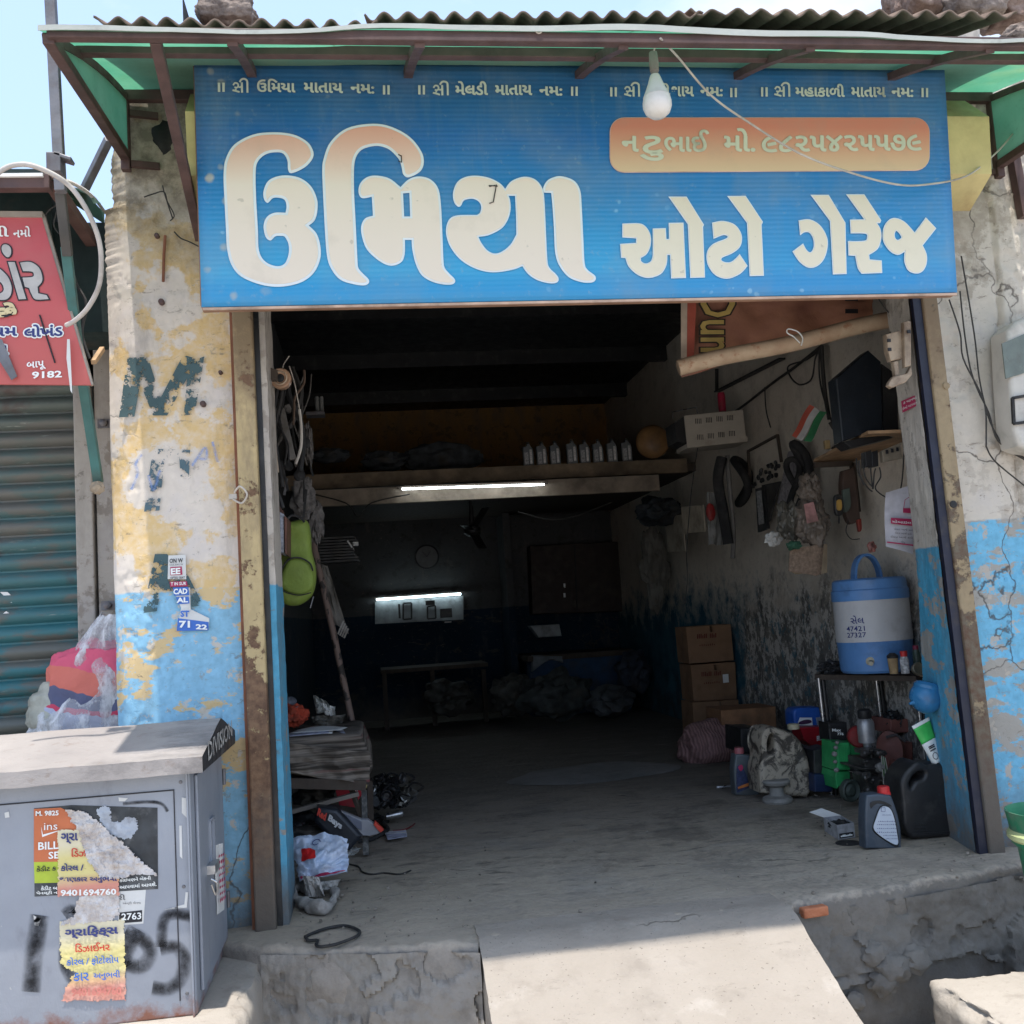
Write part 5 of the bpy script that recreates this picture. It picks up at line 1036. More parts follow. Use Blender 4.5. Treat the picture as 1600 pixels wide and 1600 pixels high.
# green bucket at the right edge
gb_ = thing('green_plastic_bucket', 'green plastic tub cut by the right picture edge on the ledge', 'bucket', at(1655, 1480, 3.62))
m_bk = M('green_plastic', (.02, .17, .085), .45, var=.25, dirt=.6, dcol=(.16, .17, .13), ds=9); c = at(1672, 1480, 3.62); s = 3.62 / 1560; H = at(1672, 1262, 3.62).z - c.z
mb = MB(); mb.lathe([(40 * s, 0), (52 * s, H * .35), (60 * s, H * .72), (68 * s, H * .76), (70 * s, H * .9), (74 * s, H), (72 * s, H), (66 * s, H * .9), (38 * s, H * .1)], c, 48); build('tub', mb, m_bk, gb_, smooth=True, angle=30)
mb = MB(); mb.lathe([(69.5 * s, H * .78), (74 * s, H * .80), (74 * s, H * .83), (69.5 * s, H * .86)], c, 48); build('pale_rim', mb, M('pale_green_rim', (.45, .5, .25), .4), gb_, smooth=True, angle=30)
# ------------------------------------------------------------------ helpers for the objects in the garage
def cut(mb, txts, Y, depth, bevel=.004, org=(0, 0), sc=1., res=2, off=0., k=5):
    PP = [[(p.x, p.z) for p in [at(org[0] + q.x / sc, org[1] + q.y / sc, Y) for q in smooth_poly(t, k)]] for t in txts]
    e = max(.0003, depth / 2 - bevel)
    mb.curve(PP, lambda c: Vector((c.x, Y + depth / 2 + c.z, c.y)), extrude=e, bevel=bevel, offset=off - bevel, res=res); return mb
def blob(mb, px, py, w, h, Y, d, seed=0, amp=.2, sub=4, sc=1.8, flat=None):
    """irregular soft body covering w x h photo pixels about (px, py) at depth Y, d metres deep"""
    c = at(px, py, Y); s = Y / 1575
    def fn(p):
        f = 1 + amp * fbm(p + Vector((seed, seed * .3, 0)), sc, 5); return f
    mb.ico(c, (w * s / 2, d / 2, h * s / 2), sub, fn)
    if flat is not None: mb.v = [Vector((v.x, v.y, max(v.z, flat + .002 * noise.noise(v * 30)))) for v in mb.v]
    return mb
def rag(mb, pts, Y, amp=.03, nu=24, nv=24, fold=7, seed=0, mode=0):
    """hanging cloth: bilinear patch through four photo pixels with vertical folds"""
    P = [at(x, y, Y) for x, y in pts]
    def f(u, v):
        p = P[0].lerp(P[1], u).lerp(P[3].lerp(P[2], u), v)
        q = amp * (math.sin(u * fold + 2 * fbm((u * 2, v * 1.5, seed), 1.3)) * (.4 + .6 * v) + .8 * fbm((u * 3, v * 2, seed), 1.5))
        return p + Vector((.5 * q * noise.noise(Vector((u * 4, v * 4, seed))), -q, .3 * q))
    mb.grid(f, nu, nv); return mb
FL = 0.004

# ------------------------------------------------------------------ right wall, top: rolled mat and banner
BNY = 5.1
m_ban = NT('banner_cloth'); n_ = m_ban.noise(4, 6, .6, m_ban.pos); n2_ = m_ban.noise(2, 4, .6, m_ban.pos, off=3)
c_ = m_ban.mix(m_ban.rng(n_, .35, .65), (.30, .13, .09), (.42, .20, .12)); c_ = m_ban.mix(m_ban.rng(n2_, .55, .7, 0, .7), c_, (.22, .14, .12)); m_ban.bump(n_, .5, .02); m_ban = m_ban.fin(c_, .7, 0, .3)
bn = thing('hanging_banner', 'faded orange banner turned on its side, hanging behind the cream roll', 'banner', at(1200, 500, BNY))
mb = MB(); P_ = [at(x, y, BNY) for x, y in ((1065, 455), (1365, 440), (1365, 500), (1065, 590))]
mb.grid(lambda u, v: P_[0].lerp(P_[1], u).lerp(P_[3].lerp(P_[2], u), v) + Vector((0, .02 * fbm((u * 4, v * 2, 0), 1.5) + .015 * math.sin(u * 20), 0)), 50, 16); build('cloth', mb, m_ban, bn, smooth=True)
mb = MB(); quad(mb, PY(BNY - .035), [(1064, 470), (1074, 470), (1073, 562), (1064, 564)]); build('white_hem', mb, M('banner_hem', (.45, .36, .28), .7), bn)
mb = MB(); quad(mb, PY(BNY - .032), [(1074, 470), (1088, 470), (1084, 560), (1073, 562)]); build('red_edge', mb, M('banner_red', (.36, .08, .05), .7), bn)
def sidetext(mb, s, x0, x1, y0, y1, Y, bold, lift):
    vs, fs = tmesh(s, bold); A = at(x1, y0, Y); B = at(x1, y1, Y); T = at(x0, y0, Y)
    mb.add([A + (B - A) * x + (T - A) * (1 - y) * 1. + Vector((0, -lift, 0)) for x, y in [(q[0], 1 - q[1]) for q in vs]], fs)
def side2(mb, s, xl, xr, yt, yb, Y, bold, lift):
    vs, fs = tmesh(s, bold); O = at(xl, yt, Y); D = at(xl, yb, Y) - O; Rr = at(xr, yt, Y) - O
    mb.add([O + D * x + Rr * y + Vector((0, -lift, 0)) for x, y in vs], fs)
mb = MB(); side2(mb, 'Dun', 1086, 1146, 463, 556, BNY, .05, .05); tx = build('dark_outline_lettering', mb, M('banner_dark', (.03, .02, .015), .6, dirt=0), bn)
mb = MB(); side2(mb, 'Dun', 1089, 1143, 465, 554, BNY, .015, .053); build('yellow_lettering', mb, M('banner_yellow', (.42, .30, .09), .6, dirt=0), tx)
mb = MB(); side2(mb, '11', 1314, 1334, 468, 494, BNY, .04, .05); build('numeral_lettering', mb, m_print_k, bn)
rl = thing('rolled_mat', 'long cream tube roll tied up slanting under the orange banner', 'roll', at(1050, 580, 4.95))
mb = MB(); a, b_ = at(1060, 575, 4.95), at(1392, 500, 4.75); pts = [a.lerp(b_, k / 30) + Vector((0, 0, .006 * math.sin(k * .3))) for k in range(31)]; mb.tube(pts, .042, 24)
t_ = NT('cream_roll'); n_ = t_.noise(7, 7, .65); c_ = t_.mix(t_.rng(n_, .35, .65), (.38, .25, .16), (.50, .38, .26)); c_ = t_.mix(t_.rng(t_.noise(16, 6, .7), .58, .66, 0, .7), c_, (.33, .14, .07)); t_.bump(n_, .3, .01)
build('tube', mb, t_.fin(c_, .7), rl, smooth=True, angle=50)
mb = MB(); mb.tube(spline([at(x, y, 4.78) for x, y in ((1252, 540), (1254, 528), (1246, 518), (1232, 514), (1230, 520), (1240, 526), (1250, 536))], 6), .0035, 6); build('tie_string', mb, m_print_w, rl, smooth=True)
# cables along the wall
for i, (pts, r, X, lab) in enumerate((
        ([(1284, 540), (1240, 575), (1205, 600), (1160, 635), (1130, 655)], .010, 2.98, 'thick dark cable drooping from the banner toward the stabiliser box'),
        ([(1284, 545), (1260, 562), (1232, 572), (1236, 590), (1250, 601), (1268, 592), (1274, 560), (1282, 545)], .006, 2.99, 'black cable loop hanging on the wall under the cream roll'),
        ([(1284, 540), (1286, 580), (1290, 620), (1296, 655)], .014, 2.97, 'bundle of dark cables dropping beside the monitor'),
        ([(1280, 545), (1282, 600), (1300, 660), (1312, 690)], .006, 2.96, 'thin cable hanging left of the dark monitor'),
        ([(1195, 605), (1197, 640), (1204, 668)], .005, 2.99, 'short cable hanging down the bare wall left of the flag'))):
    mb = MB(); mb.tube(spline([gx(x, y, X) for x, y in pts], 6), r, 7); solo('wall_cable', mb, m_wire, lab, 'cable', 'cables on the inner right wall', smooth=True)
mb = MB(); a = gx(1120, 612, 2.95); b_ = gx(1222, 560, 2.95); mb.bar(a, b_, .05, .012); mb.bar(gx(1120, 576, 2.95), a, .03, .02, up=(1, 0, 0)); solo('slotted_rail', mb, m_black, 'dark slotted metal rail slanting above the stabiliser box', 'rail')

# ------------------------------------------------------------------ stabiliser box on its bracket
SB = 7.4
sbx = thing('stabiliser_box', 'cream voltage stabiliser box with two rows of vents high on the wall', 'stabiliser', at(1110, 697, SB))
m_stab = M('cream_stabiliser', (.42, .38, .32), .5, var=.08, dirt=.4, dcol=(.2, .15, .1))
mb = MB(); cut(mb, ["1069,649* 1161,640* 1166,684* 1074,697*"], SB, .25, .004); build('casing', mb, m_stab, sbx)
mb = MB(); cut(mb, ["1054,660* 1069,650* 1075,694* 1058,690*"], SB + .01, .25, .002); build('dark_end_panel', mb, m_black, sbx)
mb = MB(); cut(mb, ["1073,694* 1168,682* 1168,690* 1074,700*"], SB - .01, .27, .001); build('base_flange', mb, m_stab, sbx)
for r_i, (y0, dy) in enumerate(((658, -2.2), (683, -2.4))):
    for k in range(4):
        mb = MB()
        for j in range(4): x = 1087 + 16.5 * k + 2.7 * j + r_i * 3; y = y0 + dy * k * .8; mb.bar(at(x, y - 4, SB - .004), at(x + .3, y + 4, SB - .004), .006, .003)
        build('vent', mb, m_print_k, sbx)
mb = MB(); mb.tube([at(x, y, SB + .05) for x, y in ((1052, 654), (1050, 644), (1088, 636), (1090, 646))], .005, 6); build('wire_handle', mb, m_chrome, sbx)
mb = MB(); mb.lathe([(.028, 0), (.03, .02), (.03, .13), (.026, .15)], at(1129, 643, SB + .2), 16); solo('red_canister', mb, M('red_plastic', (.42, .02, .06), .4), 'small red canister standing upright on the cream stabiliser box', 'canister', smooth=True)
mb = MB(); mb.lathe([(.05, 0), (.135, .02), (.15, .08), (.15, .12), (.12, .16), (.05, .18)], at(1023, 690, 8.8) + Vector((0, .1, 0)), 32, (-.2, -1, 0)); solo('round_gong_light', mb, M('ochre_disc', (.28, .15, .06), .5), 'round brown drum standing at the right end of the loft edge', 'drum', smooth=True)

# eight oil bottles on the loft edge
m_bt = M('grey_oil_bottle', (.16, .17, .18), .4, dirt=.2); first = None
bpx = [(828, 729), (849, 727), (870, 725), (895, 733), (917, 732), (938, 731), (960, 730), (983, 728)]
names = ['leftmost', 'second from the left', 'third from the left', 'fourth from the left, slightly forward', 'fifth from the left', 'sixth from the left', 'seventh from the left', 'rightmost']
LY = 8.98
def oilb(px, py, Y, lab):
    s = Y / 1575; b = at(px, py, Y); b.z = 2.472; t = thing('oil_bottle', lab, 'bottle', b, 'oil bottles on the loft edge')
    mb = MB(); P = [(-.046, 0), (.046, 0), (.046, .12), (.038, .165), (.018, .185), (.018, .20), (-.008, .20), (-.008, .185), (-.046, .175)]
    mb.curve([[(b.x + x, b.z + z) for x, z in P]], lambda c: Vector((c.x, b.y + .06 + c.z, c.y)), extrude=.022, bevel=.006, offset=-.005); build('body', mb, m_bt, t, smooth=True)
    mb = MB(); mb.lathe([(.014, .195), (.015, .22), (.011, .222)], b + Vector((.004, .06, 0)), 12); build('cap', mb, m_rubber, t, smooth=True)
    mb = MB(); mb.box(b + Vector((-.02, .030, .07)), (.036, .002, .11)); build('label', mb, M('bottle_label_grey', (.36, .36, .36), .5, var=.5, vs=70, dirt=0), t)
    mb = MB(); mb.box(b + Vector((.022, .030, .085)), (.022, .002, .13)); build('label_strip', mb, M('bottle_label_white', (.6, .58, .56), .5, var=.4, vs=90, dirt=0), t); return t
first = oilb(*bpx[0], LY, 'grey engine oil bottle on the loft edge, ' + names[0] + ' of the eight')
for (x, y), nm in zip(bpx[1:], names[1:]):
    b = at(x, y, LY); copyof(first, (b.x - first.location.x, -.06 if 'forward' in nm else 0, 0), 'grey oil bottle on the loft edge, ' + nm + ' of the eight')

# tube lights
m_tube = Memit('tube_glow', (.85, .95, 1), 5.0); m_tube2 = Memit('tube_glow_back', (.72, .92, 1), 3.2)
for a, b_, Y, mt, lab in (((628, 764), (850, 757), 8.60, m_tube, 'lit white tube light under the loft beam'), ((588, 937), (720, 928), 12.38, m_tube2, 'lit white tube light on the back wall above small frames')):
    A, B = at(*a, Y), at(*b_, Y); t = thing('tube_light', lab, 'tube light', (A + B) / 2, 'lit tube lights')
    mb = MB(); mb.tube([A, B], .008 if Y < 9 else .013, 12); build('glowing_tube', mb, mt, t)
    mb = MB(); mb.bar(A + Vector((-.04, .03, .018)), B + Vector((.04, .03, .018)), .02, .02); build('batten', mb, m_dkwood, t)

# ------------------------------------------------------------------ things hanging on the right wall
mon = thing('old_monitor', 'dark boxy monitor standing on the plywood wall shelf', 'monitor', at(1355, 705, 4.95))
mb = MB(); cut(mb, ["1306,591* 1357,547* 1377,565* 1380,680* 1350,678* 1316,690*"], 4.95, .10, .008); build('casing', mb, M('monitor_dark', (.012, .016, .022), .4, dirt=.2), mon)
mb = MB(); cut(mb, ["1378,568* 1402,585* 1405,680* 1381,682*"], 4.97, .12, .006); build('rear_hood', mb, m_black, mon)
mb = MB(); cut(mb, ["1318,690* 1380,676* 1395,684* 1330,700*"], 4.97, .12, .004); build('foot', mb, m_black, mon)
shf = thing('plywood_wall_shelf', 'sloping plywood shelf with dark bracket under the monitor', 'shelf', at(1350, 720, 4.95))
mb = MB(); A = [at(x, y, Y) for x, y, Y in ((1271, 722, 5.9), (1356, 678, 4.85), (1408, 676, 4.8), (1410, 690, 5.3), (1340, 722, 6.0))]
up = Vector((0, 0, .016)); mb.add(A + [p + up for p in A], [(0, 1, 2, 3, 4)[::-1], (5, 6, 7, 8, 9)] + [(i, (i + 1) % 5, 5 + (i + 1) % 5, 5 + i) for i in range(5)]); build('board', mb, M('plywood', (.40, .25, .14), .7, dirt=.3), shf)
mb = MB(); mb.bar(at(1272, 727, 5.85), at(1332, 724, 5.85), .03, .03); mb.bar(at(1332, 724, 5.85), at(1340, 800, 5.85), .03, .03); build('bracket', mb, m_dkwood, shf)
pst = thing('power_strip', 'grubby power strip with black adapters hanging below the plywood shelf', 'power strip', at(1390, 712, 4.9))
mb = MB(); cut(mb, ["1378,704* 1407,692* 1410,716* 1380,722*"], 4.9, .03, .003); build('strip', mb, M('grubby_socket', (.30, .26, .20), .6), pst)
for x in (1386, 1394, 1402): mb = MB(); mb.box(at(x, 706 - (x - 1386) * .25, 4.895), (.012, .006, .02)); build('socket_hole', mb, m_print_k, pst)
for x in (1356, 1366): mb = MB(); cut(mb, [f"{x-4},{706}* {x+6},{703}* {x+7},{728}* {x-3},{730}*"], 4.88, .05, .004); build('adapter', mb, m_black, pst)
for k, pts in enumerate(([(1342, 720), (1345, 745), (1356, 762), (1363, 768)], [(1348, 718), (1352, 745), (1364, 762)], [(1360, 730), (1362, 750), (1364, 764), (1366, 740), (1368, 732)], [(1374, 730), (1376, 745), (1368, 764), (1390, 779), (1404, 772), (1410, 745), (1412, 690), (1406, 640)], [(1338, 716), (1340, 735), (1350, 758)])):
    mb = MB(); mb.tube(spline([at(x, y, 4.86 + .01 * k) for x, y in pts], 6), .0035, 6); build('lead', mb, m_wire, pst)
sw = thing('old_switch_fuse', 'grimy old fuse holder and socket fixed at the top of the jamb', 'fuse box', at(1410, 600, 4.55))
m_soc = M('grimy_bakelite', (.33, .26, .19), .6, dirt=.8, dcol=(.10, .06, .04), ds=14)
for poly, Y, d in (("1385,522* 1406,516* 1410,520* 1411,560* 1392,564* 1387,545*", 4.22, .04), ("1412,503* 1420,500* 1424,503* 1424,571* 1414,574*", 4.20, .03), ("1396,565* 1404,563* 1406,590* 1400,592*", 4.22, .03), ("1390,596* 1396,588* 1418,583* 1424,572* 1426,585* 1416,597* 1394,606* 1388,602*", 4.20, .03)):
    mb = MB(); cut(mb, [poly], Y, d, .005); build('moulding', mb, m_soc, sw, smooth=True)
for x, y in ((1389, 532), (1390, 546), (1420, 518)): mb = MB(); mb.box(at(x, y, 4.195 if x > 1400 else 4.215), (.016, .006, .014)); build('slot', mb, m_print_k, sw)
mb = MB(); mb.tube(spline([at(x, y, 4.5) for x, y in ((1408, 466), (1400, 510), (1390, 520))]), .003, 6); mb.tube(spline([at(x, y, 4.5) for x, y in ((1372, 466), (1388, 488), (1405, 500))]), .003, 6); build('green_wire', mb, m_wire, sw)
# flag
fg = thing('paper_tricolour_flag', 'small saffron, white and green paper flag leaning on the right wall', 'flag', at(1255, 690, 5.7))
for nm, pts, mt in (('saffron_band', ((1265, 632), (1273, 636), (1243, 686), (1236, 682)), M('saffron_print', (.40, .08, .05), .7, dirt=.2)), ('white_band', ((1273, 636), (1281, 642), (1252, 690), (1243, 686)), M('dull_white_print', (.42, .42, .42), .7, dirt=.2)), ('green_band', ((1281, 642), (1292, 644), (1266, 692), (1254, 690)), M('green_print', (.03, .17, .07), .7, dirt=.2))):
    mb = MB(); P_ = [at(x, y, 5.7) for x, y in pts]; mb.grid(lambda u, v: P_[0].lerp(P_[1], u).lerp(P_[3].lerp(P_[2], u), v) + Vector((0, .012 * math.sin(v * 5), .004 * math.sin(v * 7))), 3, 14); build(nm, mb, mt, fg, smooth=True)
# inner tubes / belts hanging
def loop(px, py, w, h, X, r, lab, mat=None, n=30, seed=0):
    mb = MB(); c = gx(px, py, X); s = c.y / 1575; pts = []
    for k in range(n + 1):
        t = 2 * math.pi * k / n; pts.append(c + Vector((.05 * math.sin(t * 2 + seed), w * s / 2 * math.cos(t) * 1.0, h * s / 2 * math.sin(t))) + Vector((w * s / 2 * math.cos(t) * .5, 0, 0)))
    mb.tube(pts, r, 10); return solo('hanging_tyre_tube', mb, mat or m_rubber, lab, 'tyre tube', 'rubber tubes hung on the right wall', smooth=True)
loop(1160, 752, 34, 72, 2.93, .032, 'black rubber tube hanging below the stabiliser box', seed=1)
loop(1255, 745, 34, 110, 2.92, .030, 'long black and orange tube hanging under the flag', seed=2)
loop(1242, 760, 22, 90, 2.90, .022, 'narrow dark tube hanging left of the plywood shelf', seed=3)
for i, (pts, r, lab, mt) in enumerate((([(1128, 715), (1122, 750), (1130, 800), (1138, 850)], .04, 'thick dark hose hanging straight down below the stabiliser box', m_rubber), ([(1136, 712), (1140, 760), (1146, 830), (1145, 872)], .018, 'grey hose beside the thick dark hose on the wall', M('grey_hose', (.16, .15, .14), .6)), ([(1090, 700), (1084, 740), (1078, 790), (1073, 860), (1074, 905), (1070, 945)], .0035, 'long thin pale cord hanging beside the clipboards', m_wire))):
    mb = MB(); mb.tube(spline([at(x, y, 7.2 + .05 * i) for x, y in pts], 8), r, 9); solo('hanging_hose', mb, mt, lab, 'hose', smooth=True)
# frames and boards
def flat(name, pts, X, mat, lab, cat, th=.015, extra=None):
    P = [gx(x, y, X) for x, y in pts]; mb = MB(); n = Vector((-1, 0, 0)) * th; k = len(P)
    mb.add([p + n for p in P] + P, [tuple(range(k)), tuple(range(2 * k - 1, k - 1, -1))] + [(i, k + i, k + (i + 1) % k, (i + 1) % k) for i in range(k)])
    return solo(name, mb, mat, lab, cat)
cb1 = thing('tool_peg_frame', 'dark peg frame with small hooks and keys on the right wall', 'peg board', gx(1190, 745, 2.98))
for a, b_ in (((1169, 705), (1215, 680)), ((1215, 680), (1221, 722)), ((1169, 705), (1173, 770))):
    mb = MB(); mb.bar(gx(*a, 2.97), gx(*b_, 2.97), .02, .015); build('frame_bar', mb, m_dkwood, cb1)
random.seed(3)
for k in range(26):
    x = 1176 + random.random() * 42; y = 722 + (1216 - x) * .55 + random.random() * 22
    mb = MB(); mb.lathe([(.009, 0), (.014, .012), (.01, .03)], gx(x, y, 2.96), 7, (random.random() - .5, random.random() - .5, 1)); build('hooked_key', mb, m_black, cb1)
flat('dark_cut_panel', ((1193, 758), (1221, 752), (1205, 812), (1198, 820)), 2.98, M('dark_panel', (.05, .048, .045), .6), 'dark tapering board behind the black nameplate', 'board')
npl = thing('long_nameplate', 'long black and white upright plate hanging beside the dark board', 'plate', gx(1190, 830, 2.95))
mb = MB(); P_ = [gx(x, y, 2.95) for x, y in ((1180, 764), (1194, 760), (1199, 826), (1184, 832))]; mb.add(P_ + [p + Vector((.02, 0, 0)) for p in P_], [(0, 1, 2, 3), (4, 7, 6, 5), (0, 4, 5, 1), (1, 5, 6, 2), (2, 6, 7, 3), (3, 7, 4, 0)]); build('plate', mb, m_black, npl)
mb = MB(); quad(mb, PX(2.945), [(1182, 768), (1190, 766), (1195, 818), (1186, 820)], .002); build('white_field', mb, M('grey_white', (.34, .34, .34), .6, var=.5, vs=60), npl)
cal = flat('wall_calendar', ((1232, 706), (1247, 700), (1243, 770), (1222, 795), (1215, 785)), 3.0, M('calendar_print', (.32, .30, .31), .7, var=.5, vs=45, dirt=.2), 'dim wall calendar behind the hanging tubes', 'calendar', .004)
flat('pale_board', ((1066, 792), (1100, 789), (1103, 830), (1069, 834)), 2.6, M('beige_card', (.40, .34, .26), .8, dirt=.3), 'beige card square hanging on the thin cord', 'card', .01)
flat('pale_clipboard', ((1040, 806), (1068, 804), (1072, 861), (1046, 863)), 2.75, M('beige_card2', (.33, .29, .23), .8, dirt=.4), 'dull beige clipboard left of the beige card square', 'clipboard', .01)
mb = MB(); blob(mb, 1110, 800, 15, 28, 7.3, .05, 4); solo('red_pouch', mb, M('dark_red_pouch', (.28, .02, .02), .5), 'small dark red pouch hanging between the beige card and the hoses', 'pouch', smooth=True)
mb = MB(); rag(mb, [(1104, 770), (1132, 768), (1134, 850), (1106, 852)], 7.4, .02); solo('grey_rag', mb, M('grey_rag_cloth', (.22, .22, .21), .9, dirt=.4), 'grey rag hanging behind the thick dark hose', 'rag', smooth=True)
mb = MB(); blob(mb, 1022, 885, 42, 118, 9.6, .2, 9, .45, 5, 1.4); solo('dim_cloth_bag', mb, M('dim_bag_cloth', (.13, .125, .11), .9, dirt=.5), 'dim cloth bag hanging far back left of the beige clipboard', 'bag', smooth=True)
# sack, paper wad, newspaper
sk = thing('stuffed_plastic_sack', 'stuffed brown and clear plastic sack with pink paper hanging under the shelf', 'sack', at(1265, 850, 5.9))
m_sk = M('brownish_plastic', (.17, .14, .115), .4, var=.4, vs=12, dirt=.4, bs=25, bump=.5, bd=.02)
mb = MB(); blob(mb, 1268, 815, 52, 78, 5.9, .2, 5, .28, 5, 2.2); build('lower_bulge', mb, m_sk, sk, smooth=True)
mb = MB(); blob(mb, 1266, 770, 36, 62, 5.92, .14, 8, .35, 5, 2.2); build('upper_bulge', mb, m_sk, sk, smooth=True)
mb = MB(); blob(mb, 1232, 815, 34, 60, 5.95, .12, 12, .4, 5, 2.2); build('side_flap', mb, M('dark_film', (.09, .085, .07), .4, var=.4), sk, smooth=True)
mb = MB(); quad(mb, PY(5.78), [(1256, 788), (1271, 784), (1279, 814), (1261, 818)]); build('pink_paper', mb, M('pink_paper', (.42, .22, .21), .7, var=.2, vs=40), sk, solid=.002)
mb = MB(); blob(mb, 1240, 852, 24, 14, 5.8, .05, 3, .4); build('green_scrap', mb, M('green_scrap', (.03, .10, .06), .6), sk, smooth=True)
mb = MB(); blob(mb, 1208, 842, 26, 22, 6.2, .06, 7, .5); solo('crumpled_paper', mb, m_paper, 'crumpled white paper stuck on the wall left of the plastic sack', 'paper', smooth=True)
np_ = thing('folded_newspapers', 'folded newspapers tucked under the plastic sack on the right wall', 'newspaper', at(1263, 902, 5.85))
m_news = M('newsprint', (.25, .18, .13), .85, var=.35, vs=50, dirt=.2)
for k in range(6):
    mb = MB(); P_ = [at(x, y, 5.85 + .012 * k) for x, y in ((1234 + k, 858), (1284 + k * 1.6, 850), (1276 + k * 3.2, 900 - k), (1232 + k * 2, 892 + k))]; mb.add(P_, [(0, 1, 2, 3)]); build('newspaper_sheet', mb, m_news if k < 3 else M('pale_newsprint', (.42, .33, .22), .8), np_, solid=.006)
tst = thing('yellow_tester', 'small yellow and black screwdriver tester hanging on the wall', 'tester', at(1311, 810, 5.6))
mb = MB(); cut(mb, ["1305,775 1316,775 1318,800 1312,806 1306,800"], 5.6, .03, .006); build('grip', mb, m_black, tst, smooth=True)
mb = MB(); cut(mb, ["1308,782 1315,782 1315,796 1308,796"], 5.595, .03, .002); build('yellow_core', mb, M('amber_plastic', (.45, .27, .07), .3), tst)
mb = MB(); mb.tube([at(1311, 804, 5.61), at(1311, 818, 5.61)], .004, 6); build('tip', mb, m_rubber, tst)
hol = thing('tool_holster', 'dark leather tool holster hanging from the shelf bracket', 'holster', at(1335, 815, 5.7))
mb = MB(); cut(mb, ["1318,735* 1336,730* 1340,760 1345,812* 1330,818 1320,795 1316,760"], 5.7, .06, .01); build('pouch', mb, M('old_leather', (.07, .045, .035), .7, dirt=.3), hol, smooth=True)
mb = MB(); cut(mb, ["1318,765* 1328,762* 1330,790 1322,800 1318,785"], 5.68, .03, .005); build('grey_tool', mb, M('grey_green_tool', (.10, .13, .11), .5), hol, smooth=True)
mb = MB(); cut(mb, ["1340,812* 1346,810* 1347,826 1343,830"], 5.68, .03, .004); build('red_tip', mb, M('dull_red', (.22, .03, .02), .5), hol, smooth=True)
mb = MB(); mb.tube(spline([at(x, y, 5.68) for x, y in ((1326, 812), (1322, 830), (1330, 842), (1343, 842))]), .003, 6); build('wire_loop', mb, m_wire, hol)
nts = thing('white_notice_sheet', 'white printed notice with magenta heading taped beside the jamb', 'notice', at(1410, 860, 4.72))
mb = MB(); P_ = [at(x, y, 4.72) for x, y in ((1384, 770), (1424, 758), (1428, 866), (1383, 854))]; mb.grid(lambda u, v: P_[0].lerp(P_[1], u).lerp(P_[3].lerp(P_[2], u), v) + Vector((0, .01 * math.sin(v * 4 + u * 3), 0)), 10, 20); build('sheet', mb, M('notice_paper', (.50, .49, .52), .7, dirt=.15), nts, smooth=True)
NP = PY(4.70); mb = MB(); quad(mb, NP, [(1392, 809), (1426, 811), (1426, 822), (1392, 818)]); mb2 = None; quad(mb, NP, [(1386, 846), (1427, 851), (1427, 853), (1386, 848)]); quad(mb, NP, [(1411, 794), (1425, 794), (1425, 802), (1411, 801)]); build('magenta_heading', mb, m_print_m, nts)
mb = MB(); words(mb, 'મોબાઇલ', PY(4.69), (1394, 817), (1424, 819), 5, .01); build('white_lettering', mb, m_print_w, nts)
mb = MB()
for i, (x0, x1, y) in enumerate(((1397, 1426, 826), (1398, 1424, 832), (1391, 1426, 838), (1408, 1414, 846))): words(mb, 'રોકડા આજે કાલે'[: 14 if i < 3 else 3], PY(4.70), (x0, y + 2), (x1, y + 4), 3.5, .0)
build('dark_lettering', mb, m_print_k, nts)
mb = MB(); mb.tube([at(1412, 794, 4.69), at(1414, 781, 4.69), at(1420, 777, 4.69), at(1424, 782, 4.69), at(1425, 794, 4.69)], .0015, 5); build('drawn_bag_handle', mb, m_print_m, nts)
mb = MB(); blob(mb, 1362, 855, 14, 18, 5.1, .03, 2, .3); solo('red_white_packet', mb, M('red_white_packet', (.3, .12, .1), .5, var=.8, vs=30), 'small red and white packet on the wall above the water cooler handle', 'packet', smooth=True)
mb = MB(); mb.box(at(1292, 695, 5.6), (.03, .03, .05)); solo('yellow_matchbox', mb, M('pale_yellow_card', (.42, .30, .14), .7), 'small yellowish box on the low end of the plywood shelf', 'box', bevel=.002)
mb = MB(); mb.tube(spline([at(x, y, 5.5) for x, y in ((1296, 660), (1305, 672), (1318, 665), (1310, 690), (1325, 694), (1300, 700), (1330, 702))], 6), .008, 7); solo('cable_heap', mb, m_wire, 'heap of dark cables on the plywood shelf left of the monitor', 'cables', smooth=True)

# ------------------------------------------------------------------ cooler on its stand
st_ = thing('metal_stand', 'black topped steel leg stand carrying the blue and white water cooler', 'stand', at(1370, 1060, 5.0))
zt = at(1365, 1056, 5.35).z
mb = MB(); A = [at(1272, 1046, 5.75), at(1432, 1062, 5.15), at(1452, 1052, 5.55), at(1310, 1038, 6.0)]; A = [Vector((p.x, p.y, zt)) for p in A]
mb.add(A + [p - Vector((0, 0, .03)) for p in A], [(0, 1, 2, 3), (7, 6, 5, 4)] + [(i, 4 + i, 4 + (i + 1) % 4, (i + 1) % 4) for i in range(4)]); mb.grid(lambda u, v: A[0].lerp(A[1], u).lerp(A[3].lerp(A[2], u), v) + Vector((0, 0, .006 + .010 * fbm((u * 4, v * 2, 0), 2))), 30, 10); build('top_board', mb, m_dkwood, st_)
for i, (x, Y, d) in enumerate(((1279, 5.72, 0), (1369, 5.85, 0), (1430, 5.32, 0))):
    a = at(x, 1062, Y); a.z = zt - .02; b_ = a + Vector((.015, 0, -a.z)); mb = MB(); mb.tube([b_, a], .011, 10); build('leg', mb, m_chrome, st_, smooth=True)
    mb = MB(); mb.tube([b_ + Vector((.03, .01, 0)), a + Vector((.03, .01, 0))], .014, 10); build('dark_leg', mb, m_black, st_, smooth=True)
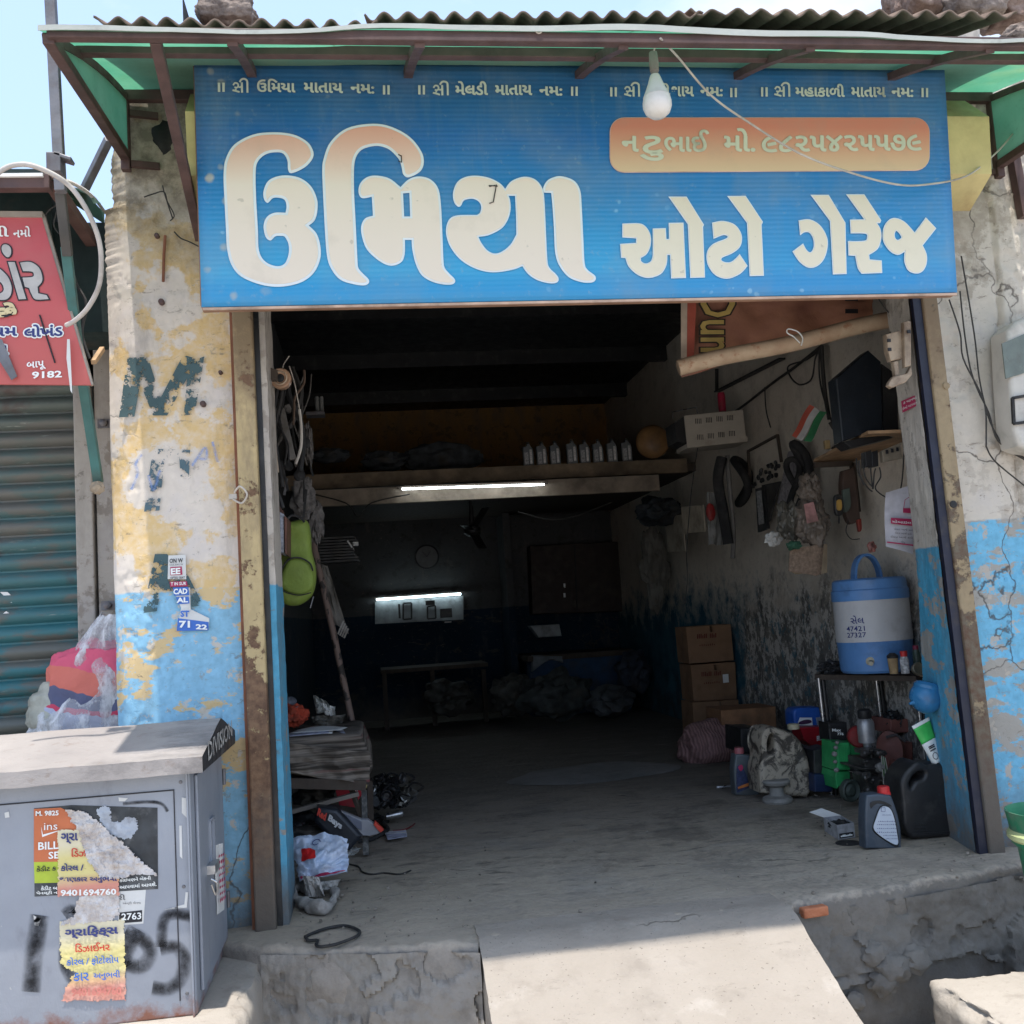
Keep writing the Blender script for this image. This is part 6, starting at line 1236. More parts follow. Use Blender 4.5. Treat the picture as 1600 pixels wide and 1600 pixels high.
co = thing('water_cooler_jug', 'blue and white insulated water cooler jug with a raised carrying handle', 'water cooler', Vector((at(1371, 1050, 5.5).x, 5.5, zt + .012)))
c = Vector((at(1371, 1050, 5.5).x, 5.5, zt + .012)); S = 5.45 / 1575
m_cbl = M('cooler_blue', (.10, .24, .50), .4, var=.1, dirt=.35, dcol=(.06, .09, .15)); m_cwh = M('cooler_white', (.50, .50, .50), .45, var=.05, dirt=.35, dcol=(.28, .26, .24))
mb = MB(); mb.lathe([(54 * S, 0), (57 * S, 4 * S), (59 * S, 48 * S), (60 * S, 50 * S)], c, 48); build('lower_shell', mb, m_cbl, co, smooth=True, angle=30)
mb = MB(); mb.lathe([(60 * S, 50 * S), (59.6 * S, 113 * S), (59.4 * S, 116 * S)], c, 48); wb = build('white_shell', mb, m_cwh, co, smooth=True, angle=30)
mb = MB(); mb.lathe([(61 * S, 116 * S), (61 * S, 132 * S), (59 * S, 134 * S), (58 * S, 148 * S), (54 * S, 151 * S), (20 * S, 152 * S)], c, 48); build('lid', mb, m_cbl, co, smooth=True, angle=30)
mb = MB(); pts = []
for k in range(15): t = math.pi * k / 14; pts.append(c + Vector((-27 * S * math.cos(t) - 2 * S, -.03 * math.cos(t), 146 * S + 44 * S * math.sin(t) ** .8)))
pts = [pts[0] - Vector((0, 0, .03))] + pts + [pts[-1] - Vector((0, 0, .04))]
for p, q in zip(pts, pts[1:]): mb.bar(p, q, .05, .014, up=(q - p).cross(Vector((0, 1, 0))).normalized())
build('carrying_handle', mb, m_cbl, co)
def wrap(mb, s, a0, a1, z0, z1, r):
    vs, fs = tmesh(s, .01); mb.add([c + Vector((r * math.sin(a0 + (a1 - a0) * x), -r * math.cos(a0 + (a1 - a0) * x), z0 + (z1 - z0) * y)) for x, y in vs], fs)
mb = MB(); wrap(mb, 'સેલ', -1.05, -.68, 80 * S, 93 * S, 60.6 * S); wrap(mb, '47421', -1.2, -.68, 68 * S, 76 * S, 60.6 * S); wrap(mb, '27327', -1.2, -.66, 58 * S, 66 * S, 60.6 * S); wrap(mb, '(2)', .85, 1.1, 66 * S, 78 * S, 60.6 * S); build('blue_lettering', mb, m_print_n, wb)
mb = MB(); mb.lathe([(.022, 0), (.026, .012), (.012, .02), (.012, .06)], c + Vector((-.11, -.15, 20 * S)), 16, (-.5, -1, -.2)); build('tap', mb, M('tap_plastic', (.4, .37, .28), .5, dirt=.5), co, smooth=True)
# small things on the stand
def can_at(name, px, py, Y, prof, mat, lab, cat, cap=None):
    b = at(px, py, Y); b.z = zt + .014; t = thing(name, lab, cat, b); mb = MB(); mb.lathe(prof, b, 24); build('body', mb, mat, t, smooth=True, angle=35)
    if cap: mb = MB(); mb.lathe([(r, h) for r, h in cap[0]], b, 20); build('cap', mb, cap[1], t, smooth=True, angle=35)
    return t
can_at('paper_cup', 1397, 1052, 5.22, [(.022, 0), (.028, .085), (.026, .085)], M('tan_paper', (.38, .26, .13), .7), 'tan paper cup with dark lid on the stand right of the cooler', 'cup', ([(.028, .083), (.031, .095), (.015, .11)], m_black))
can_at('red_capped_bottle', 1415, 1052, 5.18, [(.022, 0), (.023, .07), (.017, .09)], M('printed_white_bottle', (.45, .45, .45), .4, var=.7, vs=60), 'small printed bottle with a bright red cap on the stand', 'bottle', ([(.018, .09), (.019, .118), (.015, .12)], M('bright_red_plastic', (.55, .03, .03), .4)))
can_at('dark_red_capped_bottle', 1434, 1046, 5.25, [(.02, 0), (.02, .10), (.014, .12)], M('green_black_bottle', (.05, .08, .06), .4), 'dark bottle with a maroon cap behind the round tin', 'bottle', ([(.015, .118), (.015, .14)], M('maroon_plastic', (.2, .02, .05), .5)))
mb = MB(); mb.lathe([(.03, 0), (.034, .005), (.034, .028), (.028, .03), (.026, .022), (.01, .02)], at(1433, 1046, 5.12), 28, (-.1, -1, .2)); solo('round_tin', mb, M('brassy_tin', (.28, .25, .18), .35, .6), 'round brassy tin standing on edge at the end of the stand', 'tin', smooth=True)
mb = MB(); blob(mb, 1300, 1042, 44, 20, 5.7, .08, 6, .5, 4, 3); solo('black_oily_parts', mb, m_black, 'small heap of black oily parts on the stand left of the cooler', 'parts', smooth=True)
mb = MB(); mb.tube([at(1438, 1056, 5.0), at(1470, 1060, 4.6)], .004, 6); solo('wooden_stick', mb, M('raw_wood', (.42, .28, .16), .8), 'thin wooden stick sticking out past the round tin', 'stick')
bf = thing('blue_plastic_funnel_ball', 'glossy blue round plastic float hanging under the end of the stand', 'float', at(1446, 1115, 4.5))
mb = MB(); mb.ico(at(1446, 1090, 4.5), (.072, .072, .075), 4, lambda p: 1 - .06 * max(0, -p.x) * (p.z < 0)); build('ball', mb, M('glossy_blue', (.03, .16, .34), .28, var=.1, dirt=.2), bf, smooth=True)
mb = MB(); mb.lathe([(.06, .03), (.062, .055), (.05, .07), (.02, .075)], at(1446, 1090, 4.5), 28, (.3, 0, 1)); build('collar', mb, M('glossy_blue', (.03, .16, .34), .28), bf, smooth=True)
mb = MB(); mb.lathe([(.012, .06), (.006, .09)], at(1446, 1090, 4.5), 12, (-1, -.1, -.25)); build('spout', mb, M('glossy_blue', (.03, .16, .34), .28), bf, smooth=True)

# ------------------------------------------------------------------ things on the floor at the right
jc = thing('black_jerrycan', 'large black oil can with a built-in handle by the right jamb', 'jerrycan', gz(1450, 1312))
Yj = gz(1450, 1312).y - .02; J = (1270, 1080); js = 6.152
mb = MB(); cut(mb, ["960,1420* 1380,1395* 1415,1340 1385,1100 1335,870* 1295,740 1240,700* 1150,705 1100,715 1040,680 985,690 900,770 855,860 850,960 865,1100 870,1250 895,1340", "940,870 985,800 1040,770 1080,790 1060,840 990,870 950,930 935,910"], Yj, .17, .016, J, js, 4); build('can_body', mb, m_black, jc, smooth=True, angle=50)
mb = MB(); mb.lathe([(.034, 0), (.034, .03), (.028, .034)], at(1465, 1202, Yj + .085), 20); build('neck', mb, m_black, jc, smooth=True)
for k in range(4): mb = MB(); mb.bar(at(1428, 1288 + 5.5 * k, Yj - .001), at(1447, 1287 + 5.5 * k, Yj - .001), .006, .006); build('grip_rib', mb, m_black, jc, bevel=.002)
mb = MB(); mb.bar(at(1425, 1304, Yj - .001), at(1492, 1300, Yj - .001), .004, .01); mb.bar(at(1455, 1224, Yj), at(1482, 1222, Yj), .004, .006); build('moulded_line', mb, m_black, jc)
gt = thing('green_white_grease_tube', 'green and white grease tube leaning upside down on the black can', 'tube', at(1465, 1192, Yj))
def tubept(u, v): a, b_ = Vector((1433, 1134)), Vector((1465, 1192)); w = 15 - 7 * u; d = (b_ - a).normalized(); n = Vector((-d.y, d.x)); p = a + (b_ - a) * u - n * w * (2 * v - 1); p += Vector((6, -4)) * (1 - u); return at(p.x, p.y, Yj + .04 - .02 * math.sin(v * math.pi) * (.3 + u))
for nm, u0, u1, mt in (('crimp', -.04, .04, m_print_w), ('green_part', .041, .45, M('bright_green', (.06, .50, .10), .35, dirt=0)), ('white_part', .451, 1., m_print_w)):
    mb = MB(); mb.grid(lambda u, v: tubept(u0 + (u1 - u0) * u, v), 8, 10); build(nm, mb, mt, gt, smooth=True, solid=.004)
mb = MB()
for u in (.56, .60, .66): mb.bar(tubept(u, .25) + Vector((0, -.012, 0)), tubept(u, .7) + Vector((0, -.012, 0)), .002, .005)
mb.tube([tubept(.82 + .08 * math.cos(t), .5 + .22 * math.sin(t)) + Vector((0, -.008, 0)) for t in [k * math.pi / 6 for k in range(13)]], .0015, 5); build('label_marks', mb, m_print_k, gt)

ob = thing('red_capped_oil_bottle', 'dark grey oil bottle with red cap and white label, nearest on the floor', 'bottle', gz(1381, 1327))
Yo = gz(1381, 1327).y - .01; m_ob = M('slate_bottle', (.05, .065, .085), .38, var=.2, dirt=.25, dcol=(.15, .15, .15))
mb = MB(); cut(mb, ["515,1515* 855,1515* 850,1340 820,1180 780,1060 755,1000* 620,985* 520,1000* 508,1100 505,1300"], Yo, .075, .010, J, js, 4); build('bottle_body', mb, m_ob, ob, smooth=True, angle=50)
mb = MB(); cut(mb, ["655,1105 740,1110 790,1200 820,1350 830,1480 800,1498 700,1440 580,1340 600,1220"], Yo - .004, .008, .003, J, js, 2); build('label_recess', mb, m_rubber, ob, smooth=True)
mb = MB(); cut(mb, ["660,1118 735,1122 780,1210 808,1350 815,1475 700,1425 592,1330 610,1230"], Yo - .008, .006, .001, J, js, 2); lb = build('white_label', mb, M('pale_label', (.50, .54, .60), .5, var=.05, dirt=.05), ob)
mb = MB()
PL = PY(Yo - .010)
for i, (x0, x1, y) in enumerate(((1378, 1392, 1274), (1372, 1398, 1284), (1370, 1399, 1289), (1370, 1400, 1295), (1370, 1400, 1301), (1380, 1401, 1306), (1384, 1402, 1311))): words(mb, 'ıllıılıllı', PL, (x0, y), (x1, y), 1.6, .0)
mb.tube([PL(q) + Vector((0, -.001, 0)) for q in ((1377, 1262), (1383, 1262), (1383, 1268), (1377, 1268), (1377, 1262))], .001, 4); build('fine_print', mb, m_print_n, lb)
mb = MB(); cc = at(1381, 1241, Yo + .04); mb.lathe([(.030, 0), (.030, .012), (.027, .014), (.027, .036), (.024, .040)], cc + Vector((0, 0, -.004)), 28); build('cap', mb, M('bright_red_plastic', (.55, .03, .03), .4), ob, smooth=True, angle=35)
mb = MB(); cut(mb, ["555,1070 640,1050 720,1075 760,1110 640,1080 590,1100 560,1130"], Yo - .002, .006, .002, J, js, 2); build('shoulder_crease', mb, m_black, ob, smooth=True)
tb = thing('silver_telescopic_bottle', 'silver and black cylinder bottle standing between the oil bottle and black can', 'bottle', gz(1402, 1290)); Yt = gz(1402, 1290).y + .12
c = at(1398, 1300, Yt); mb = MB(); Hh = at(1398, 1213, Yt).z - c.z; mb.lathe([(.026, 0), (.026, Hh), (.022, Hh + .005)], c, 24); build('silver_body', mb, M('silver_paint', (.28, .31, .36), .35, .6), tb, smooth=True, angle=35)
c2 = at(1405, 1215, Yt + .08); mb = MB(); mb.lathe([(.026, -.12), (.028, 0), (.026, .01)], c2, 24); build('upper_body', mb, M('pale_silver', (.42, .45, .48), .35, .5), tb, smooth=True, angle=35)
mb = MB(); mb.lathe([(.028, .0), (.028, .03), (.024, .035)], at(1405, 1208, Yt + .08), 24); build('black_cap', mb, m_black, tb, smooth=True)
bxs = thing('small_open_carton', 'small grey and black spare part carton lying open on the floor', 'carton', gz(1310, 1312)); Yb = gz(1318, 1312).y
A = [gz(x, y) for x, y in ((1289, 1299), (1310, 1312), (1336, 1308), (1316, 1296))]; h = Vector((0, 0, at(1310, 1289, A[1].y).z)); m_gc = M('grey_print_carton', (.30, .30, .31), .6, var=.3, vs=30, dirt=.2)
mb = MB(); mb.add(A + [p + h for p in A], [(0, 1, 5, 4), (1, 2, 6, 5), (2, 3, 7, 6), (3, 0, 4, 7), (3, 2, 1, 0)]); build('box_walls', mb, m_gc, bxs, solid=.003)
mb = MB(); mb.add([A[3] + h, A[0] + h, A[0] + h + Vector((-.05, .05, .02)), A[3] + h + Vector((-.07, .06, .03))], [(0, 1, 2, 3)]); build('open_flap', mb, m_paper, bxs, solid=.002)
mb = MB(); q = A[1].lerp(A[3], .5) + h * .7; mb.ico(q, (.05, .05, .02), 3, lambda p: 1 + .4 * fbm(p, 3)); build('dark_content', mb, m_rubber, bxs, smooth=True)
mb = MB(); P_ = [A[1].lerp(A[2], u) + h * v + Vector((-.001, -.003, 0)) for u, v in ((.08, .08), (.92, .08), (.92, .40), (.08, .40))]; mb.add(P_, [(0, 1, 2, 3)]); build('black_band', mb, m_print_k, bxs, solid=.001)
mb = MB(); vs, fs = tmesh('ıllıılı', .06); mb.add([A[1].lerp(A[2], .15 + .7 * x) + h * (.16 + .14 * y) + Vector((-.002, -.006, 0)) for x, y in vs], fs); build('white_print', mb, m_print_w, bxs)
mb = MB(); c = gz(1325, 1318); mb.lathe([(.055, 0), (.057, .003), (.054, .005)], c, 30, (0, 0, 1)); solo('oil_stain_mat', mb, m_rubber, 'thin round black rubber disc beside the small open carton', 'disc')

# dirty white jerrycan with big handle and spool
dj = thing('grease_stained_can', 'grease stained cream plastic can with a big loop handle', 'jerrycan', gz(1235, 1248)); Yd = gz(1235, 1248).y - .05; D2 = (1130, 1080)
t_ = NT('greasy_cream_plastic'); n_ = t_.noise(9, 8, .7, t_.pos, dist=1.2); c_ = t_.mix(t_.rng(n_, .44, .52), (.06, .05, .04), (.36, .31, .24)); c_ = t_.mix(t_.rng(t_.noise(22, 6, .7, t_.pos), .56, .62, 0, .8), c_, (.05, .045, .04)); t_.bump(n_, .6, .02); m_dj = t_.fin(c_, .5)
mb = MB(); cut(mb, ["240,640* 530,668* 560,600 545,450 500,330 440,265 360,235 320,225 265,245 240,320 245,420 230,500", "285,270 310,270 325,310 320,370 300,385 275,365 272,310"], Yd, .22, .03, D2, 4., 5); build('can_body', mb, m_dj, dj, smooth=True, angle=60)
mb = MB(); mb.lathe([(.035, 0), (.035, .025), (.03, .03)], at(1240, 1139, Yd + .12), 20); build('cream_cap', mb, M('cream_cap', (.42, .38, .26), .5), dj, smooth=True)
sp_ = thing('grey_spool', 'small grey spool with wide flanges standing in front of the stained can', 'spool', gz(1215, 1256)); c = gz(1215, 1253); s = c.y / 1575
m_spl = M('grey_spool_metal', (.24, .23, .21), .6, dirt=.4); H = at(1212, 1225, c.y).z
mb = MB(); mb.lathe([(23 * s, 0), (24 * s, 3 * s), (22 * s, 8 * s), (13 * s, 11 * s), (11 * s, 14 * s), (11 * s, H - 4 * s), (20 * s, H), (22 * s, H + 4 * s), (20 * s, H + 7 * s)], c, 36); build('spool_body', mb, m_spl, sp_, smooth=True, angle=30)
# grey oil bottle with printed label
gb2 = thing('slate_oil_bottle', 'slate grey oil bottle with pink cap and motorcycle label near the sack', 'bottle', gz(1167, 1243)); Yg = gz(1167, 1243).y
mb = MB(); cut(mb, ["80,650* 225,655* 235,600 220,420* 180,400* 130,395* 80,395* 68,500"], Yg, .09, .012, D2, 4., 4); build('bottle_body', mb, M('slate_grey_bottle', (.09, .105, .115), .4, dirt=.3), gb2, smooth=True, angle=50)
mb = MB(); mb.lathe([(.03, 0), (.03, .02), (.026, .035)], at(1155, 1177, Yg + .045), 20); build('pink_cap', mb, M('pinkish_cap', (.34, .10, .11), .5), gb2, smooth=True)
mb = MB(); cut(mb, ["88,470 130,490 160,570 165,600 100,630 85,620"], Yg - .004, .006, .001, D2, 4., 1); lb2 = build('label', mb, M('navy_label', (.03, .04, .09), .4, var=.6, vs=40), gb2)
mb = MB(); cut(mb, ["95,475 115,460 125,480 110,500"], Yg - .008, .004, .001, D2, 4., 1); build('red_disc', mb, m_print_m, lb2)
mb = MB(); cut(mb, ["92,600* 165,570* 168,590* 95,612*"], Yg - .009, .004, .001, D2, 4., 1); build('orange_band', mb, M('orange_print', (.5, .16, .04), .5, dirt=0), lb2)
mb = MB(); mb.tube([gz(1120, 1233) + Vector((0, 0, .01)), gz(1150, 1231) + Vector((0, 0, .012))], .010, 8); solo('short_metal_rod', mb, m_chrome, 'short metal rod lying left of the slate oil bottle', 'rod')
# pink sack and black box
mb = MB(); c = gz(1120, 1190); blob(mb, 1112, 1165, 104, 78, c.y + .1, .45, 11, .16, 5, 1.5, .003)
t_ = NT('pink_woven_sack'); n_ = t_.noise(6, 6, .6, t_.pos); w_ = t_.n('ShaderNodeTexWave'); w_.inputs['Scale'].default_value = 14; w_.inputs['Distortion'].default_value = 5; t_.l(t_.pos, w_.inputs[0]); c_ = t_.mix(w_.outputs[1], (.20, .105, .10), (.33, .19, .18)); c_ = t_.mix(t_.rng(n_, .5, .7, 0, .5), c_, (.10, .06, .055)); t_.bump(w_.outputs[1], .4, .02)
solo('pink_woven_sack', mb, t_.fin(c_, .85), 'slumped pinkish woven sack on the floor in front of the cartons', 'sack', smooth=True)
mb = MB(); cut(mb, ["1157,1138* 1188,1138* 1186,1180* 1158,1176*"], 6.5, .3, .01); solo('black_box', mb, m_black, 'black box half hidden between the pink sack and stained can', 'box')
# cartons
CY = 8.3
mc_lab = ('topmost brown carton with faded red print in the stack by the right wall', 'second brown carton from the top, with a white label', 'lowest brown carton in the stack by the right wall')
for i, (poly, lab) in enumerate((("1072,980* 1142,975* 1147,1032* 1077,1037*", mc_lab[0]), ("1079,1039* 1149,1034* 1152,1092* 1084,1096*", mc_lab[1]), ("1082,1098* 1154,1093* 1158,1160* 1086,1160*", mc_lab[2]))):
    t = thing('brown_carton', lab, 'carton', at(1112, 1037 + 60 * i, CY), 'brown cartons stacked by the right wall'); mb = MB(); cut(mb, [poly], CY + (0, .04, -.02)[i], .32, .006); build('box', mb, m_card, t)
    yy = 990 + 59 * i; xx = 1085 + 7 * i; mb = MB(); words(mb, 'lllıll llıl', PY(CY - .03), (xx + 4, yy + 8), (xx + 34, yy + 6), 7, .02); words(mb, 'ıllııllı', PY(CY - .03), (xx + 8, yy + 20), (xx + 32, yy + 18), 3, .0); build('red_print', mb, M('dull_red_print', (.13, .03, .02), .8, dirt=0), t)
    mb = MB(); mb.bar(at(xx + 25, yy - 12 + (i == 1) * 2, CY - .022), at(xx + 26, yy - 2, CY - .022), .06, .003); build('tape', mb, M('brown_tape', (.10, .055, .03), .4), t)
    if i == 1: mb = MB(); quad(mb, PY(CY - .03), [(1129, 1054), (1138, 1053), (1139, 1066), (1130, 1067)]); build('white_label', mb, m_paper, t)
mb = MB(); cut(mb, ["1127,1110* 1212,1104* 1214,1145* 1128,1145*"], 7.3, .35, .006); solo('low_open_carton', mb, M('orange_cardboard', (.24, .12, .06), .85, dirt=.3), 'wide orange brown carton lying low in front of the stack', 'carton')

# blue and red cans, battery, green machine, engine
def bits(): pass
bc = thing('blue_oil_can', 'bright blue oil can with white car label behind the stained can', 'can', at(1262, 1135, 6.2)); m_bl = M('bright_blue_plastic', (.02, .10, .42), .4, dirt=.15)
mb = MB(); cut(mb, ["440,130 470,105* 600,100* 612,140* 618,215* 575,222* 445,218*"], 6.2, .14, .012, D2, 4.); build('can_body', mb, m_bl, bc, smooth=True)
mb = MB(); cut(mb, ["480,165* 555,165* 560,215* 465,212*"], 6.19, .006, .001, D2, 4.); lb3 = build('white_label', mb, m_print_w, bc)
mb = MB(); cut(mb, ["475,195 510,180 545,180 552,195 520,205 480,208"], 6.185, .006, .001, D2, 4.); build('car_picture', mb, M('dark_plum', (.06, .02, .08), .5), lb3)
mb = MB(); cut(mb, ["580,165* 612,160* 616,210* 588,212*"], 6.19, .006, .001, D2, 4.); build('grey_patch', mb, M('grey_patch', (.2, .22, .25), .5), bc)
rc = thing('red_oil_can', 'dark red can with small white logo under the blue can', 'can', at(1270, 1166, 6.1))
mb = MB(); cut(mb, ["480,228* 628,222* 652,335* 560,348* 510,310*"], 6.1, .16, .006, D2, 4.); build('can_body', mb, M('dark_red_plastic', (.34, .012, .02), .4, dirt=.25), rc)
mb = MB(); words(mb, 'BRKO', PY(6.09), (1276, 1158), (1287, 1156), 8, .03); build('white_lettering', mb, m_print_w, rc)
nc = thing('navy_crate', 'dark navy crate on the floor below the red can', 'crate', gz(1288, 1238)); mb = MB(); cut(mb, ["570,520* 665,520* 690,600* 680,630* 575,630*"], 5.62, .2, .006, D2, 4.); build('lower_box', mb, M('navy_plastic', (.012, .025, .07), .5, dirt=.4), nc)
mb = MB(); cut(mb, ["565,370* 655,350* 668,515* 570,515*"], 5.66, .16, .006, D2, 4.); build('upper_box', mb, m_black, nc)
bt = thing('vehicle_battery', 'black vehicle battery with white figures on top of the green machine', 'battery', at(1308, 1158, 5.6)); mb = MB(); cut(mb, ["150,305* 330,300* 335,470* 310,490* 165,485*"], 5.6, .14, .008, J, js); build('case', mb, m_black, bt)
mb = MB(); words(mb, '776', PY(5.585), (1308, 1149), (1318, 1149), 4.5, .03); words(mb, 'Max', PY(5.585), (1300, 1143), (1314, 1143), 4.5, .03); build('white_lettering', mb, m_print_w, bt)
mb = MB(); cut(mb, ["165,345* 320,340* 322,352* 166,357*"], 5.585, .02, .002, J, js); build('top_lip', mb, m_rubber, bt); 
for x in (1297, 1310, 1320): mb = MB(); mb.lathe([(.008, 0), (.009, .012), (.006, .015)], at(x, 1133, 5.65), 10); build('terminal', mb, m_grey_st, bt)
gm = thing('green_pump_motor', 'green electric pump motor with dark wheel on the floor below the battery', 'motor', gz(1320, 1250)); m_gm = M('machine_green', (.03, .30, .09), .4, var=.25, dirt=.3, dcol=(.03, .03, .025)); Ym = 5.45
for nm, p_, y_, d_ in (('left_housing', "232,495* 355,495* 355,760* 235,765*", 0, .2), ('right_housing', "362,495* 490,490* 490,720* 365,725*", .04, .2), ('lower_housing', "225,770* 360,768* 360,850 300,880 235,940* 215,830*", .02, .18)):
    mb = MB(); cut(mb, [p_], Ym + y_, d_, .008, J, js); build(nm, mb, m_gm, gm)
for k in range(6): mb = MB(); mb.bar(at(1311 + 3.1 * k, 1166, Ym - .003), at(1311.6 + 3.1 * k, 1202, Ym - .003), .003, .006); build('cooling_fin', mb, m_gm, gm)
mb = MB(); c = at(1328, 1235, Ym - .12); mb.lathe([(.01, -.02), (.052, -.02), (.060, -.014), (.060, .014), (.052, .02), (.035, .008), (.02, .02), (.01, .02)], c, 36, (.25, -1, 0)); build('wheel', mb, M('dark_green_wheel', (.045, .06, .05), .6, dirt=.6), gm, smooth=True, angle=35)
for x, y, r in ((1305, 1168, .011), (1303, 1178, .014), (1304, 1190, .01), (1306, 1203, .013), (1307, 1160, .01)): mb = MB(); mb.lathe([(r, 0), (r, .02), (r * .5, .025)], at(x, y, Ym), 9, (-.2, -1, .1)); build('side_fitting', mb, m_spl, gm)
en = thing('old_engine_block', 'dark greasy engine with valves and pipes in front of the green motor', 'engine', gz(1362, 1250)); Ye = 5.22
m_eng = M('greasy_metal', (.10, .095, .09), .45, .5, var=.5, vs=25, dirt=.6, dcol=(.02, .018, .016))
for p_, y_, d_ in (("500,655* 660,650* 665,770* 510,780*", 0, .2), ("475,780* 560,775* 570,815* 480,820*", -.03, .1), ("500,820* 650,810* 640,980* 560,990* 530,940*", .02, .15), ("490,570* 660,560* 665,600* 500,610*", -.01, .12), ("470,740* 660,735* 660,748* 472,755*", -.03, .26), ("560,600* 640,600* 640,655* 560,655*", .02, .1)):
    mb = MB(); cut(mb, [p_], Ye + y_, d_, .006, J, js); build('engine_casting', mb, m_eng, en)
for x, y, r in ((1348, 1178, .018), (1357, 1176, .012), (1350, 1190, .012), (1368, 1178, .016), (1377, 1176, .015), (1352, 1216, .018), (1362, 1221, .012), (1354, 1235, .02), (1373, 1200, .025), (1378, 1212, .02)): mb = MB(); mb.lathe([(r, 0), (r, .03), (r * .6, .035), (r * .4, .05)], at(x, y, Ye - .01), 12, (random.random() * .6 - .3, -1, random.random() * .6)); build('fitting', mb, m_spl if r > .02 else m_eng, en, smooth=True, angle=35)
for k in range(5): mb = MB(); mb.tube(spline([at(1377 + k * 1.5, 1180 + k, Ye - .03), at(1379 + k * 2, 1205, Ye - .05), at(1381 + k * 2.2, 1225, Ye - .03)]), .003, 6); build('wire', mb, M('green_wire', (.05, .15, .03), .5) if k % 2 else m_wirew, en)
cy = thing('silver_air_cylinder', 'silver domed air cylinder with black cap standing on the engine', 'cylinder', at(1355, 1165, 5.35)); c = at(1355, 1160, 5.35); s = 5.35 / 1575
mb = MB(); mb.lathe([(6 * s, -8 * s), (7 * s, -1 * s), (13 * s, 0), (13.5 * s, 3 * s), (13.5 * s, 30 * s), (12 * s, 35 * s), (8 * s, 39 * s)], c, 32); build('body', mb, M('satin_silver', (.40, .40, .41), .35, .6, dirt=.3), cy, smooth=True, angle=40)
mb = MB(); mb.lathe([(10 * s, 38 * s), (11 * s, 40 * s), (11 * s, 50 * s), (8 * s, 53 * s), (3 * s, 52 * s)], c, 24); build('cap', mb, m_black, cy, smooth=True, angle=35)
mb = MB(); mb.lathe([(.05, -.02), (.06, 0), (.06, .04), (.05, .05)], at(1340, 1150, 5.5), 20, (-.3, -1, 0)); build('red_flange', mb, M('dark_red_paint', (.2, .02, .02), .5, dirt=.4), cy, smooth=True)
rb = thing('reddish_brown_boxes', 'battered reddish brown metal motor casing stacked under the stand', 'casing', gz(1412, 1240)); m_rb = M('reddish_metal', (.24, .09, .07), .55, var=.3, dirt=.5, dcol=(.05, .03, .025))
for nm, p_, y_, d_ in (('upper_casing', "750,270* 955,265* 960,395* 750,405*", .05, .25), ('lower_casing', "820,490* 960,490* 965,700* 830,690*", 0, .25)): mb = MB(); cut(mb, [p_], 5.6 + y_, d_, .006, J, js); build(nm, mb, m_rb, rb)
mb = MB(); mb.lathe([(.02, -.03), (.07, -.03), (.075, 0), (.07, .03), (.02, .04)], at(1391, 1172, 5.5), 28, (-.7, -1, .1), 1); mb.v = [Vector((v.x, v.y, 5.5 * 0 + (v.z - at(1391, 1172, 5.5).z) * 1.5 + at(1391, 1172, 5.5).z)) for v in mb.v]; build('oval_cover', mb, m_rb, rb, smooth=True, angle=35)
mb = MB(); blob(mb, 1396, 1196, 26, 44, 5.5, .12, 4, .3); build('rusty_lump', mb, m_rb, rb, smooth=True)
mb = MB(); blob(mb, 1396, 1125, 24, 30, 5.7, .1, 14, .5, 4, 2.5); solo('dark_tangled_part', mb, m_black, 'dark curled metal part lying above the reddish casing', 'part', smooth=True)
mb = MB(); mb.tube([at(1385, 1152, 5.45), at(1400, 1148, 5.45), at(1414, 1158, 5.45)], .008, 8); solo('bent_bar', mb, m_grey_st, 'short bent bar lying between the two reddish casings', 'bar')
# ------------------------------------------------------------------ left side of the garage
py_ = None
ins = thing('round_brown_insulator', 'round brown ceramic insulator with ring face fixed beside the left jamb', 'insulator', at(438, 605, 4.5)); c = at(438, 591, 4.5)
mb = MB(); mb.lathe([(.03, .05), (.044, .04), (.046, .0), (.040, -.008), (.034, -.006)], c, 36, (.1, 1, 0)); build('outer_ring', mb, M('brown_ceramic', (.36, .22, .14), .35, dirt=.2), ins, smooth=True, angle=35)
mb = MB(); mb.lathe([(.033, -.004), (.028, -.014), (.024, -.004)], c, 32, (.1, 1, 0)); build('cream_ring', mb, M('cream_ceramic', (.48, .38, .28), .35), ins, smooth=True)
mb = MB(); mb.lathe([(.022, -.003), (.012, -.012), (.004, -.013)], c, 24, (.1, 1, 0)); build('dark_core', mb, m_rubber, ins, smooth=True)
mb = MB(); mb.bar(at(412, 582, 4.42), at(430, 588, 4.5), .03, .05); build('bracket', mb, m_dkwood, ins)
for pts, lab, r in (([(441, 577), (444, 568), (452, 556)], 'short pale wire end above the round insulator', .0025), ([(452, 572), (460, 598), (466, 628), (470, 650)], 'thin pale wire hanging right of the round insulator', .003), ([(468, 640), (471, 670), (470, 700), (462, 725)], 'grey cable curving down inside the left jamb', .007)):
    mb = MB(); mb.tube(spline([at(x, y, 4.7) for x, y in pts], 6), r, 6); solo('loose_wire', mb, m_wirew, lab, 'wire', smooth=True)
mb = MB(); mb.bar(at(417, 610, 4.45), at(432, 738, 4.6), .022, .012); solo('wooden_batten', mb, M('grey_wood', (.33, .27, .21), .8), 'thin wooden batten slanting behind the left jamb', 'batten')
mb = MB(); mb.bar(at(440, 640, 5.0), at(458, 718, 5.0), .03, .03); mb.v = [v + Vector((0, 0, 0)) for v in mb.v]; solo('leaning_grey_iron', mb, M('pitted_iron', (.13, .12, .11), .7, dirt=.7, ds=20), 'pitted grey iron bar inside the left jamb above the bag', 'bar')
random.seed(31)
hc = thing('hanging_cable_bunch', 'bunch of dark cables and straps hanging inside the top left of the opening', 'cables', at(440, 560, 5.0))
